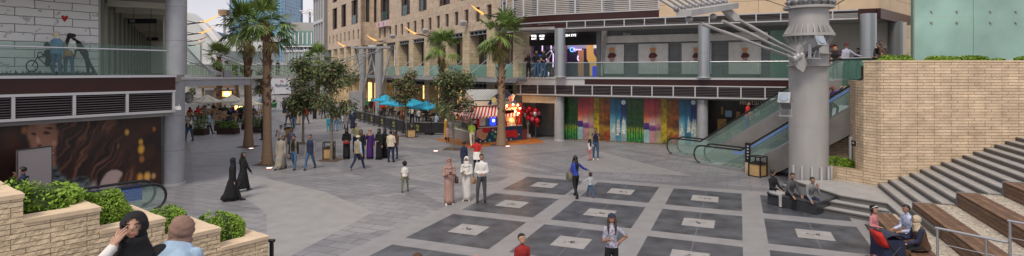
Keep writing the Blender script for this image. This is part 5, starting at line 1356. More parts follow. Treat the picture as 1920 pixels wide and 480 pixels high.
# collar that takes the struts
MB().cyl(pc_+Vector((-.15,-.25)), .80, zp(101)-.02, zp(101)+.02, 40).build('bracket_plate', gst, py_)
MB().cyl(pc_+Vector((-.15,-.2)), .76, zp(123)-.02, zp(123)+.02, 40).build('bracket_plate', gst, py_)
bx = MB()
for k in range(4): bx.box((pc_.x-.55+.22*k-.3, pc_.y-.75, zp(97)), (.03,.3,.5), ry=R(25))
bx.build('stiffener', silver, py_)
st0 = [P(1490,110,21.0), P(1496,106,21.1), P(1503,104,21.2)]
st1 = [P(1292,36,17.5), P(1337,31,18.8), P(1366,26,20.0)]
for a, b_ in zip(st0, st1):
    s_ = MB(); L_ = (b_-a)
    s_.tube([a+L_*.0, a+L_*.26], .055, 10); s_.tube([a+L_*.24, a+L_*.90], [.045,.058], 10); s_.tube([a+L_*.5, a+L_*.72], .068, 10)
    s_ = s_.build('strut', gst, py_, True)
    e = MB(); n_ = L_.normalized(); w = Vector((0,0,1)).cross(n_).normalized()
    for t in (-.06,.06):
        e.tube([a+L_*.10+w*t, a+L_*.30+w*t], .035, 6)
    e.build('fork_end', steel, s_, True)
    MB().ball(b_, .13, 10, 7, (1,1,.8)).build('pin_joint', steel, s_, True); MB().ball(a, .15, 10, 7).build('pin_joint', steel, s_, True)
lg = MB(); lg.poly([P(x,y,21.05) for x, y in ((1487,96),(1508,104),(1514,120),(1506,136),(1495,128),(1478,104))], .10, (0,1,0)); lg.build('lug_plate', gst, py_)
# canopy box girder and pipe lattice
cnp = thing('pipe_canopy', 'steel pipe lattice canopy with box girder held by the pylon struts', 'canopy', P(1310,25,18))
g0, g1 = P(1268,31,17.2), P(1360,16,20.0)
m = MB(); ax = (g1-g0); up_ = Vector((0,0,.20)); bw = Vector((.45,-.1,0))
v = [g0, g1, g1+bw, g0+bw]
m._add([p for p in v]+[p+up_ for p in v], [(0,3,2,1),(4,5,6,7),(0,1,5,4),(1,2,6,5),(2,3,7,6),(3,0,4,7)]); m.build('box_girder', gst, cnp)
m = MB(); m.poly([P(x,y,20.0) for x, y in ((1345,13),(1352,9),(1380,30),(1381,40),(1372,41),(1360,30))], .3, (0,-1,0)); m.build('girder_nose', gst, cnp)
far = Vector((-4.2,2.0,3.2))
m = MB()
for k in range(9):
    a = g0+ax*(k/8)+Vector((0,0,.24)); m.tube([a, a+far*1.5], .055, 8)
m.build('long_pipe', gst, cnp, True)
m = MB()
for j in range(1,9):
    a = g0+Vector((0,0,.36))+far*(j*.16); m.tube([a, a+ax], .028, 6); m.tube([a-Vector((0,0,.2)), a+ax*.5+far*.08], .016, 5)
m.build('cross_pipe', silver, cnp, True)
m = MB()
for k in range(9): m.ball(g0+ax*(k/8)+Vector((0,0,.24)), .10, 8, 6)
m.build('pipe_joint', steeld, cnp, True)
wr = MB(); wr.tube([P(1481,15,21.5), P(1436,0,20.5), P(1400,-14,20)], .014, 5); wr.tube([P(1562,12,21.5), P(1592,-6,21)], .02, 5); wr.build('guy_wire', darkgrey, py_)
def flood(c, aim, s, label):
    t = thing('floodlight', label, 'floodlight', c); a = Vector(aim).normalized()
    rz = math.atan2(-a.x, a.y); rx = math.asin(a.z)
    MB().box(c, (s*.8,s*1.7,s*.8), rz=rz, rx=rx).build('housing', steeld, t)
    f = Vector(c)+a*(s*.87); MB().box(f, (s,.05,s), rz=rz, rx=rx).build('front_frame', steel, t)
    Mx = Matrix.Rotation(rz,4,'Z') @ Matrix.Rotation(rx,4,'X')
    m = MB(); n = 16; r_ = s*.38
    m.tube([f+a*.025, f+a*.06], r_, n); m.build('lens', mat('flood_lens', (.35,.42,.50), .12, .3), t, True)
    sd_ = a.cross(Vector((0,0,1))).normalized()
    m = MB()
    for q_ in (-1,1): m.box(Vector(c)+sd_*q_*s*.48-Vector((0,0,s*.6)), (.03,.12,s*1.3), rz=rz)
    m.box(Vector(c)-Vector((0,0,s*1.3)), (s*1.1,s*.7,.04), rz=rz); m.build('bracket', steel, t)
flood(P(1526,84,20.8), (.25,-.85,.42), .40, 'upper grey floodlight on the front of the pylon')
flood(P(1474,190,20.7), (-.55,-.7,.42), .42, 'lower dark floodlight sticking out from the pylon side')
m = MB()
for k in range(6):
    a = R(-160+25*k); o = Vector((math.cos(a), math.sin(a))); p = pc_+o*.80; m.tube([(*p,0),(*p,1.0)], .05, 8)
m.build('anchor_post', alum, py_, True)
# dark stone bench block around the pylon
bq = [G(1439,383).xy, G(1531,404).xy, G(1577,388).xy]; bq.append(bq[0]+bq[2]-bq[1])
sb = thing('stone_bench', 'dark polished stone bench block in front of the pylon', 'bench', (*bq[0],0))
MB().prism(bq, 0, .38).build('base', mat('bench_dark_stone', (.035,.037,.042), .25, noise=.3, scale=3), sb)
c_ = (bq[0]+bq[1]+bq[2]+bq[3])/4
MB().prism([b_+(b_-c_)*.02 for b_ in bq], .382, .44).build('seat_slab', mat('bench_top', (.07,.073,.08), .35, noise=.2, scale=3), sb)

# ================= ESCALATORS =================
rub = mat('rubber_black', (.015,.015,.017), .4); clad = mat('brushed_cladding', (.30,.285,.27), .35, .4, noise=.12, scale=1.5); blued = mat('esc_blue_light', (.03,.10,.9), .4, emit=.9)
eg = glass('escalator_glass', (.93,.97,.955), .84, .03, 2.2)
def escalator(base, u, n, flat, slope, top, label, wid=1.0, glow=True, t_end=None, group='escalators up to the first floor', flat_top=1.4):
    """base = near balustrade foot; u = travel direction; n = outward (towards camera) normal"""
    u = Vector(u).normalized(); n = Vector(n).normalized(); B = Vector(base)
    t = thing('escalator', label, 'escalator', (B.x,B.y,0), group)
    T = flat + top/slope; E = T + flat_top
    def zf(s): return 0 if s < flat else min(top, (s-flat)*slope)
    def pt(s, dz, o): q_ = B + u*s + n*o; return Vector((q_.x,q_.y,zf(s)+dz))
    ss = [0,.25,.5,flat*.8,flat,flat+.25] + [flat+.25+(T-flat-.5)*k/10 for k in range(1,11)] + [T-.1,T+.2,E]
    ss = sorted(set(round(x,3) for x in ss if x <= E))
    for side, o in (('near',0.),('far',-wid)):
        g2 = MB()
        lo = [pt(s,.12,o) for s in ss]; hi = [pt(s,.92,o) for s in ss]
        arc = [pt(0,.12,o)] + [Vector((*(B+u*(-.38*math.sin(a))+n*o), .52-.40*math.cos(a))) for a in [R(15+150*k/8) for k in range(9)]] + [pt(0,.92,o)]
        g2.poly(arc, .02, (n.x,n.y,0))
        for i in range(len(ss)-1): g2.poly([lo[i],lo[i+1],hi[i+1],hi[i]], .02, (n.x,n.y,0))
        bal = g2.build('balustrade', eg, t)
        path = [Vector((*(B+u*(-.40*math.sin(a))+n*o), .53-.44*math.cos(a))) for a in [R(10+17*k) for k in range(11)]] + [pt(s,.97,o) for s in ss if s > .2]
        MB().tube(path, .042, 8).build('handrail', rub, bal, True)
        dk = MB()
        for i in range(len(ss)-1):
            a_, b_ = ss[i], ss[i+1]
            for q0, q1, z0, z1 in ((-.10,.12,.04,.115),):
                A0_, A1_, B0_, B1_ = pt(a_,z0,o+q0), pt(a_,z0,o+q1), pt(b_,z0,o+q0), pt(b_,z0,o+q1)
                up1 = Vector((0,0,z1-z0))
                dk._add([A0_,B0_,B1_,A1_,A0_+up1,B0_+up1,B1_+up1,A1_+up1], [(0,3,2,1),(4,5,6,7),(0,1,5,4),(1,2,6,5),(2,3,7,6),(3,0,4,7)])
        dk.tube([path[0]-Vector((0,0,.0))+Vector((*(u*-.02),0)), pt(.1,.13,o)], .03, 6)
        dk.build('deck_strip', silver, bal)
        if glow and side == 'near':
            st = MB()
            for i in range(1,len(ss)-1):
                if ss[i] < flat*.4: continue
                st.poly([pt(ss[i],.78,o-.04), pt(ss[i+1],.78,o-.04), pt(ss[i+1],.89,o-.04), pt(ss[i],.89,o-.04)], .012, (n.x,n.y,0))
            st.build('light_strip', mat('esc_blue_rail', (.10,.20,.62), .3, emit=.2), bal)
    c = MB()
    for i in range(len(ss)-1):
        a_, b_ = ss[i], ss[i+1]
        za0 = max(0., zf(a_)-1.05) if zf(a_) > 0 else 0; zb0 = max(0., zf(b_)-1.05) if zf(b_) > 0 else 0
        for o in (.125, -wid-.125):
            p0, p1 = (B+u*a_+n*o), (B+u*b_+n*o); o2 = .03 if o > 0 else -.03
            q0_, q1_ = p0-n*o2, p1-n*o2
            c._add([(*p0,za0),(*p1,zb0),(*p1,zf(b_)+.04),(*p0,zf(a_)+.04),(*q0_,za0),(*q1_,zb0),(*q1_,zf(b_)+.04),(*q0_,zf(a_)+.04)], [(0,1,2,3),(4,7,6,5),(0,4,5,1),(3,2,6,7),(0,3,7,4),(1,5,6,2)])
        p0, p1 = B+u*a_+n*.09, B+u*b_+n*.09; r0, r1 = B+u*a_-n*(wid+.09), B+u*b_-n*(wid+.09)
        if zf(b_) > 1.05: c._add([(*p0,za0),(*p1,zb0),(*r1,zb0),(*r0,za0)], [(0,1,2,3)])
    c.build('cladding', clad, t)
    st = MB(); sb_ = MB(); k = flat*.35; step = .4
    while k < T:
        z = zf(k); q0_ = B+u*k-n*.12; q1_ = B+u*k-n*(wid-.12)
        st.prism([q0_, q0_+u*step, q1_+u*step, q1_], max(z-.35,0.03), z+.06)
        sb_.prism([q0_+u*.002, q0_+u*.05, q1_+u*.05, q1_+u*.002], z+.061, z+.068); k += step
    st.build('steps', mat('esc_step', (.10,.10,.11), .5, .5), t); sb_.build('step_edge', mat('esc_edge', (.6,.5,.1), .5), t)
    if glow:
        g3 = MB(); g3.prism([B+u*.2-n*.10, B+u*1.3-n*.10, B+u*1.3-n*(wid-.1), B+u*.2-n*(wid-.1)], .03, .05); g3.build('landing_plate', alum, t)
    return pt
u_e = Vector((.632,-.775)); n_e = Vector((-.775,-.632))
E2 = escalator((9.58,27.6), u_e, n_e, 2.1, .68, 4.3, 'escalator nearer the camera with blue lit balustrade, woman climbing it', .95, flat_top=.15)
E1 = escalator((9.05,30.6), u_e, n_e, 1.7, .66, 4.3, 'escalator behind with the man in the red shirt riding it', .95, glow=False)
# landing at the top: glass guard and slab edge
tl_ = thing('landing_balustrade', 'green glass balustrade at the escalator top landing beside the guard', 'balustrade', (14.5,24,4.3))
p0, p1 = P(1580,140,23.6).xy, P(1633,140,22.4).xy
m = MB(); m.wallbox(p0, p1, 4.1, 5.27, .03); m.build('glass_panel', glass('deep_green_glass', (.76,.92,.87), .86), tl_)
MB().tube([(*p0,5.29),(*p1,5.29)], .03, 6).build('handrail', silver, tl_, True)
m = MB(); m.wallbox(p0+Vector((0,.1)), p1+Vector((0,.1)), 4.0, 4.099, .12); m.build('slab_edge', stonebig, tl_)
# escalator going down at the planter, with blue lit steps
eb = thing('escalator', 'escalator with blue lit steps between the shrubs and the dark poster', 'escalator', (-11.7,18,0))
ub = Vector((-.612,-.791)); nb_ = Vector((.791,-.612)); B = G(285,398).xy
for nm, o in (('balustrade',0.),('balustrade',-.95)):
    P0 = B - nb_*(-o)
    def q3(s, z): v_ = P0 + ub*s; zz_ = max(0,(s-2.6)*.5); return Vector((v_.x,v_.y,z+zz_))
    m = MB(); ss = [0,1,2,2.6,3.5,4.5,5.5,7,9]
    m.poly([q3(0,.12)] + [Vector((*(P0-ub*(.38*math.sin(a))), .5-.38*math.cos(a))) for a in [R(15+150*k/8) for k in range(9)]] + [q3(0,.88)], .02, (nb_.x,nb_.y,0))
    for a_, b_ in zip(ss, ss[1:]): m.poly([q3(a_,.12),q3(b_,.12),q3(b_,.88),q3(a_,.88)], .02, (nb_.x,nb_.y,0))
    bl = m.build(nm, eg, eb)
    MB().tube([Vector((*(P0-ub*(.42*math.sin(a))), .51-.43*math.cos(a))) for a in [R(5+17.5*k) for k in range(11)]] + [q3(s,.94) for s in ss[1:]], .045, 8).build('handrail', rub, bl, True)
bs_ = MB()
for a_, b_ in zip(ss, ss[1:]):
    P0 = B - nb_*.90
    bs_.poly([q3(a_,.30),q3(b_,.30),q3(b_,.84),q3(a_,.84)], .012, (nb_.x,nb_.y,0))
bs_.build('blue_panel', brickmat('blue_mesh', (.03,.12,.75), (.02,.08,.55), (.01,.02,.12), .10, .07, .018, bump=.2), eb)
m = MB(); ms = MB(); mc = MB()
k = .8
while k < 9:
    z = max(0,(k-2.6)*.5); a_ = B+ub*k; m.prism([a_-nb_*.14, a_+ub*.4-nb_*.14, a_+ub*.4-nb_*.82, a_-nb_*.82], max(.03,z-.3), z+.07)
    for j in range(8): ms.prism([a_-nb_*(.16+.085*j), a_+ub*.36-nb_*(.16+.085*j), a_+ub*.36-nb_*(.2+.085*j), a_-nb_*(.2+.085*j)], z+.071, z+.078)
    k += .4
m.build('steps', mat('esc_step', (.10,.10,.11)), eb); ms.build('blue_cleats', blued, eb)
for a_, b_ in zip(ss, ss[1:]):
    for o in (.06,-1.01):
        p0, p1 = B+ub*a_+nb_*o, B+ub*b_+nb_*o; z0, z1 = max(0,(a_-2.6)*.5)+.12, max(0,(b_-2.6)*.5)+.12
        q0_, q1_ = p0-nb_*.04, p1-nb_*.04
        mc._add([(*p0,0),(*p1,0),(*p1,z1),(*p0,z0),(*q0_,0),(*q1_,0),(*q1_,z1),(*q0_,z0)], [(0,1,2,3),(4,7,6,5),(3,2,6,7),(0,3,7,4),(1,5,6,2)])
mc.build('cladding', silver, eb)

# black rail end at the planter foot
m = MB(); a_ = P(507,470,8.85); m.box((a_.x+.02,a_.y,1.0), (.05,.05,2.0)); m.box((a_.x-.02,a_.y+.05,1.98), (.14,.05,.04)); m.build('rail_post', black, None, label='black steel rail post at the low end of the planter wall', cat='rail post')

# ================= KIOSK =================
KW = Wall(G(897,268).xy, G(977,262).xy)
kd = KW.n; kz = 0
ki = thing('food_kiosk', 'colourful fairground food kiosk with white roof and red striped awning', 'kiosk', (*KW.at(930),0))
navy = mat('kiosk_navy', (.02,.06,.13), .5); kred = mat('kiosk_red', (.55,.03,.02), .45); kwht = mat('kiosk_white', (.72,.68,.62), .5); kbge = mat('kiosk_beige', (.55,.42,.31), .6)
def KB(x0, x1, z0, z1, o0, o1, name, mt, par=None, w=KW):
    m = MB(); WB(m, w, w.at(x0), w.at(x1), z0, z1, o0, o1); return m.build(name, mt, par or ki)
struct('orange_mat', MB().poly([(*G(x,y).xy,.009) for x, y in ((815,262),(838,258),(1005,258),(1022,268),(880,277))]), mat('orange_floor', (.36,.13,.03), .6, noise=.3, scale=2))
KB(897,978,0,.98,-.4,0,'counter_front',navy); KB(897,978,.983,1.03,-.5,.08,'counter_top',kwht)
KB(895,899,1.033,2.35,-.12,.0,'post',kred); KB(974,978,1.033,2.55,-.12,0,'post',kred); KB(938,941,1.033,2.3,-.12,0,'post',kred)
KB(897,978,0,2.9,-2.6,-2.5,'back_wall',mat('kiosk_inside', (.30,.22,.17), .6)); KB(897,978,2.42,2.5,-2.6,-.15,'ceiling',kwht)
side = KW.at(978); m = MB(); WB(m, KW, side-KW.u*.08, side, 0, 2.5, -2.5, -.13); m.build('side_wall', kred, ki)
# front pictures on the counter
def kdk(pts, nm, mt, o=.006): MB().poly([KW.pt(x,y,o) for x, y in pts], .004, (KW.n.x,KW.n.y,0)).build(nm, mt, ki)
kdk([(905,239),(909,237),(913,240),(917,237),(920,241),(917,247),(910,250),(904,246)], 'heart_print', mat('print_red', (.60,.02,.03), .5), .012)
kdk([(894,243),(904,241),(915,250),(911,260),(905,263),(893,256)], 'ice_cream_print', mat('print_peach', (.65,.34,.22), .5))
kdk([(903,252),(915,252),(908,264)], 'cone_print', mat('print_tan', (.55,.33,.10), .5), .014)
rng = random.Random(9)
for i, (x, y, r_, c_) in enumerate(((924,244,1.8,(.7,.5,.1)),(929,247,2,(.7,.65,.6)),(923,251,2.4,(.05,.35,.12)),(928,256,2.6,(.1,.4,.2)),(932,260,1.6,(.7,.3,.1)),(918,263,2.4,(.08,.45,.25)),(910,266,1.5,(.7,.6,.2)),(901,268-3,1.4,(.7,.7,.65)),(934,251,1.6,(.6,.05,.05)),(927,241,1.5,(.6,.1,.1)),(950,262,1.4,(.7,.7,.65)),(958,261,1.2,(.7,.7,.65)),(973,252,1.2,(.7,.6,.2)))):
    ring(KW, .018, x, y, .01, r_, 1.1).build('dot_print', mat('dot_%d' % i, c_, .5), ki)
# cart picture with wheels
kdk([(947,245),(969,243),(971,256),(950,257)], 'cart_print', mat('print_red', (.60,.02,.03)), .012)
for x, y, r_ in ((948,255,5),(966,255,3.6)):
    m = ring(KW, .02, x, y, r_*.75, r_, 1.15); lin(m, [(x-r_,y),(x+r_,y)], .7, KW, .02); lin(m, [(x,y-r_*1.1),(x,y+r_*1.1)], .7, KW, .02); lin(m, [(x-r_*.7,y-r_*.7),(x+r_*.7,y+r_*.7)], .7, KW, .021); m.build('cart_wheel', kred, ki)
# menu boards and blue screen
KB(899,912,1.1,1.85,-.2,-.14,'menu_board',kwht); KB(912.5,919,1.04,1.9,-.25,-.14,'machine',mat('teal_machine', (.06,.22,.26), .4))
KB(920,931,1.1,1.95,-.14,-.06,'screen',mat('kiosk_screen', (.02,.05,.65), .3, emit=1.2)); 
m = ring(KW, -.04, 925.5, 226, .01, 2.6, 1.1); m.build('screen_picture', mat('screen_white', (.8,.85,1), .3, emit=1.5), ki)
KB(916,931,2.0,2.25,-.3,-.2,'shelf_sign',kred)
# popcorn machine with a warm light
KB(952,972,1.04,1.75,-1.0,-.4,'popcorn_case',mat('popcorn_glow', (.55,.30,.14), .5, emit=.15)); KB(955,970,1.04,1.3,-.39,-.3,'popcorn',mat('popcorn', (.75,.6,.35), .9, noise=.3, scale=30))
for a, b_ in (((943,208),(950,238)),((973,208),(968,238))): 
    m = MB(); m.tube([KW.pt(a[0],a[1],.1), KW.pt(b_[0],b_[1],.05)], .06, 6); m.build('slanted_post', kred, ki)
# roof
def striped(name, a, b_, c_, d_, n, par):      # stripes run from top edge a-b to bottom edge d-c
    m = MB()
    for k in range(n):
        m.m = k % 2; t0, t1 = k/n, (k+1)/n
        m.poly([a.lerp(b_,t0), a.lerp(b_,t1), d_.lerp(c_,t1), d_.lerp(c_,t0)], .02, (0,0,-1))
    return m.build(name, [kred, kwht], par)
def kp(x, z, o): return KW.xyz(x, z, o)
striped('front_awning', kp(887,2.42,0), kp(937,2.42,0), kp(935,1.82,.95), kp(880,1.82,.95), 17, ki)
lw0, lw1 = P(837,209,39.2), P(880,215.5,35.6)
striped('side_awning', kp(868,2.42,-1.6), kp(887,2.42,0), kp(880,1.82,.95), Vector((lw0.x,lw0.y,1.82)), 22, ki)
for (a, b_) in ((kp(880,1.82,.95), kp(935,1.82,.95)), (Vector((lw0.x,lw0.y,1.82)), kp(880,1.82,.95))):
    n = 18; m = MB()
    for k in range(n):
        m.m = k % 2; m.poly([a.lerp(b_,k/n), a.lerp(b_,(k+1)/n), a.lerp(b_,(k+.75)/n)-Vector((0,0,.13)), a.lerp(b_,(k+.25)/n)-Vector((0,0,.13))], .01, (0,-1,0))
    m.build('awning_valance', [kred, kwht], ki)
rf0, rf1, rf2, rf3 = P(872,169,39.2), P(952,168,40.0), P(966,188,38.3), P(889,189,36.6)
m = MB(); n = 26
for k in range(n):
    t0, t1 = k/n, (k+.6)/n; t2 = (k+1)/n; o = Vector((0,-.03,.04))
    m.poly([rf0.lerp(rf1,t0)+o, rf0.lerp(rf1,t1)+o, rf3.lerp(rf2,t1)+o, rf3.lerp(rf2,t0)+o]); m.poly([rf0.lerp(rf1,t1)+o, rf0.lerp(rf1,t2), rf3.lerp(rf2,t2), rf3.lerp(rf2,t1)+o])
m.build('white_roof', mat('roof_white', (.62,.64,.62), .5), ki)
m = MB(); m.poly([rf3-Vector((0,0,.03)), rf2-Vector((0,0,.03)), kp(976,2.45,.1), kp(887,2.45,.1)], .04, (0,-1,0)); m.build('roof_band', kbge, ki)
m = MB(); m.poly([rf0, rf3, Vector((rf0.x,rf3.y+2.4,2.5))], .05, (1,0,0)); m.poly([rf0-Vector((0,0,.05)), rf1-Vector((0,0,.05)), rf1+Vector((0,1.2,-1.1)), rf0+Vector((0,1.2,-1.1))]); m.build('gable', kbge, ki)
# banner emblem on the roof: navy ribbon, popcorn box, cup
def kr(pts, nm, mt, o): MB().poly([KW.pt(x,y,o) for x, y in pts], .02, (KW.n.x,KW.n.y,0)).build(nm, mt, ki)
kr([(914,196),(922,183),(932,176),(944,173),(956,177),(966,186),(970,193),(962,194),(955,186),(944,182),(933,184),(925,190),(920,197)], 'banner_ribbon', mat('ribbon_navy', (.02,.035,.12), .5), .32)
kr([(921,184),(928,181),(931,188),(926,194),(922,192)], 'cup_emblem', mat('emblem_cream', (.70,.62,.25), .5), .36)
kr([(953,182),(961,176),(966,178),(961,190),(955,189)], 'popcorn_box', kwht, .36)
for k in range(3): kr([(954.2+2.6*k,182-k*1.6),(955.4+2.6*k,181-k*1.4),(957.6+1.6*k,189.5),(956.6+1.6*k,189.5)], 'box_stripe', kred, .39)
kr([(941,181),(944,175),(947,181)], 'gold_mark', mat('emblem_gold', (.75,.55,.05), .5), .36)
# arched red sign and scalloped awning
m = MB(); n = 12
for k in range(n):
    t0, t1 = k/n, (k+1)/n; ya = lambda t: 208-13*math.sin(math.pi*(.15+.75*t)); yb = lambda t: ya(t)+9
    x0, x1 = 941+34*t0, 941+34*t1; m.poly([KW.pt(x0,ya(t0),.5), KW.pt(x1,ya(t1),.5), KW.pt(x1,yb(t1),.5), KW.pt(x0,yb(t0),.5)], .06, (KW.n.x,KW.n.y,0))
m.build('arched_sign', kred, ki)
text('lettering', 'Corner', KW.pt(958,203.5,.58), KW.u, .30, mat('sign_cream', (1,.75,.4), .5, emit=.8), ki, .01)
a, b_ = KW.pt(942,215,.5), KW.pt(975,209,.5); c_, d_ = KW.pt(975,216,.85), KW.pt(941,222,.85)
striped('scalloped_awning', a, b_, c_, d_, 11, ki)
bulb = mat('warm_bulb', (1.0,.62,.28), .5, emit=4)
for x, y in ((971,197),(975,203),(950,198),(962,196),(966,209),(973,213)): m = MB(); m.ball(KW.pt(x,y,.62), .07, 8, 6); m.build('bulb', bulb, ki, True)
# glass display case on the left wing, its own thing
dc = thing('display_case', 'glass topped sweets display counter at the kiosk corner', 'display case', (-3.4,37,0))
DW = Wall(G(847,259).xy, G(881,268.5).xy)
def DB(x0, x1, z0, z1, o0, o1, name, mt): m = MB(); WB(m, DW, DW.at(x0), DW.at(x1), z0, z1, o0, o1); return m.build(name, mt, dc)
DB(849,881,.02,.70,-.9,0,'cabinet',mat('case_grey', (.32,.32,.32), .35, .2)); DB(849,881,.703,.76,-.9,.02,'shelf',kwht)
DB(850,880,.763,1.25,-.03,-.01,'glass',softglass); DB(849,881,1.253,1.28,-.6,.0,'top',silver); DB(879.5,881,.763,1.25,-.9,-.04,'end_frame',black)
rng = random.Random(4); m = MB()
for k in range(60):
    a = DW.at(850+30*rng.random(), -.1-.6*rng.random()); m.m = rng.randrange(3); m.ball((a.x,a.y,.80), rng.uniform(.04,.09), 6, 4)
m.build('sweets', [mat('sweet_a', (.65,.45,.25)), mat('sweet_b', (.6,.5,.42)), mat('sweet_c', (.45,.16,.10))], dc)
pts = [(851,'jar'),(856,'jar'),(861,'jar'),(867,'jar'),(873,'jar')]
for i, (x, _) in enumerate(pts):
    a = DW.at(x,-.75); c_ = [(.05,.3,.3),(.6,.5,.1),(.5,.12,.1),(.55,.55,.5),(.6,.3,.3)][i]
    lab = ['teal bottle','yellow bottle','red bottle','white bottle','pink bottle'][i] + ' standing on the sweets display counter'
    m = MB(); m.tube([(a.x,a.y,1.284),(a.x,a.y,1.50),(a.x,a.y,1.56),(a.x,a.y,1.62)], [.07,.07,.03,.03], 10); m.build('bottle', mat('bottle_%d' % i, c_, .3), None, True, label=lab, cat='bottle', group='bottles on the display counter')
# balloons
bl = [(-14,'red'),(0,'red'),(10,'pink')]
rng = random.Random(12); g = G(990,258)
stn = thing('balloon_stand', 'thin white balloon stand with a weighted foot beside the kiosk', 'stand', g)
MB().tube([(g.x,g.y,.02),(g.x,g.y,1.55)], .03, 8).build('pole', white, stn, True)
m = MB()
for k in range(4):
    for s_ in (-1,1): m.tube([(g.x,g.y,.9+.15*k),(g.x+s_*.16,g.y,1.02+.15*k)], .02, 5)
m.build('prong', white, stn, True)
MB().box((g.x,g.y,.12), (.36,.36,.24)).build('foot', alum, stn)
cols_b = {'red':mat('balloon_red', (.50,.012,.02), .2), 'pink':mat('balloon_pink', (.55,.08,.16), .2), 'black':mat('balloon_black', (.015,.015,.02), .2), 'silver':mat('balloon_silver', (.55,.52,.52), .2, .6), 'dark':mat('balloon_dark_red', (.25,.008,.015), .2)}
spots = [(976,208,'red'),(982,203,'pink'),(988,209,'dark'),(993,204,'red'),(999,207,'pink'),(984,216,'silver'),(990,221,'red'),(996,214,'dark'),(1003,213,'silver'),(1004,207,'red'),(1010,212,'pink'),(1012,221,'black'),(1007,226,'red'),(1013,228,'black'),(1006,234,'red'),(998,223,'pink'),(980,211,'red'),(1000,229,'dark')]
for i, (x, y, c_) in enumerate(spots):
    p = P(x,y,38.4+rng.uniform(-.45,.45)); m = MB(); r_ = rng.uniform(.13,.19)
    m.ball(p, r_, 12, 8, (1,1,1.15)); m.tube([p-Vector((0,0,r_*1.15)), p-Vector((0,0,r_*1.35))], [.02,.04], 6)
    m.tube([p-Vector((0,0,r_*1.3)), (g.x,g.y,1.5)], .006, 4)
    m.build('balloon', cols_b[c_], None, True, label='%s balloon in the bunch tied to the stand by the kiosk' % {'red':'shiny red','pink':'pink','black':'small black','silver':'silver white','dark':'dark red'}[c_], cat='balloon', group='%s balloons in the bunch' % c_)
MB().cyl(G(986,264).xy, .12, 0, .12, 8).build('coil', darkgrey, None, label='dark red box standing between the kiosk and the balloon stand', cat='box') if False else MB().box((*(G(981,262).xy+Vector((0,.3))),.35), (.5,.5,.7)).build('storage_box', mat('box_dark_red', (.12,.02,.02), .5), None, label='dark red box standing between the kiosk and the balloon stand', cat='box')

# ================= CAFE WITH BLUE PARASOLS =================
fblack = mat('fence_black', (.02,.021,.023), .5, noise=.2, scale=3); flogo = mat('fence_logo', (.42,.42,.12), .6)
fA, fB, fC = G(667,225.5).xy, G(769,253).xy, Vector(G(838,254).xy)
def fence_panel(a, b_, lab, txt=None):
    t = thing('fence_panel', lab, 'fence panel', (a.x,a.y,0), 'black banner fence around the parasol cafe')
    MB().wallbox(a+(b_-a)*.03, b_-(b_-a)*.03, .16, .90, .02).build('banner', fblack, t)
    m = MB(); m.wallbox(a+(b_-a)*.02, b_-(b_-a)*.02, .93, .96, .035); m.build('top_bar', steeld, t)
    m = MB(); m.cyl(a, .03, 0, 1.0, 8); m.cyl(a, .16, 0, .03, 12); m.build('post', black, t)
    u = (b_-a).normalized(); n_ = Vector((u.y,-u.x)); n_ = n_ if n_.dot(-a) > 0 else -n_
    c = (a+b_)/2+n_*.014
    if txt == 'big':
        text('lettering', 'Cafe', (c.x-u.x*.55,c.y-u.y*.55,.66), u, .36, flogo, t, .003); text('lettering', 'deli', (c.x-u.x*.5,c.y-u.y*.5,.40), u, .38, flogo, t, .003)
    elif txt: text('lettering', 'deli', (c.x,c.y,.62), u, .34, flogo, t, .003); text('lettering', 'cafe', (c.x,c.y,.38), u, .30, flogo, t, .003)
n = 10
lb_ = ['fence panel farthest up the street, at the grey slab','second fence panel from the grey slab','third fence panel from the grey slab','fourth fence panel from the grey slab','fifth fence panel from the grey slab','sixth fence panel from the grey slab','seventh fence panel, five before the corner bin','eighth fence panel, second before the last by the tree','ninth fence panel, next to the last before the corner','last side fence panel beside the slim tree']
lb_ = [s.replace('fence panel','black fence banner') for s in lb_]
for k in range(n): fence_panel(fA.lerp(fB,k/n), fA.lerp(fB,(k+1)/n), lb_[k], k % 2)
f2 = Vector(G(774,252.5).xy)
fence_panel(f2, f2.lerp(fC,.55), 'widest black fence banner with yellow green lettering beside the corner bin', 'big')
fence_panel(f2.lerp(fC,.55), fC, 'black fence banner facing the plaza beside the kiosk mat')
bluep = mat('parasol_blue', (.02,.36,.56), .7)
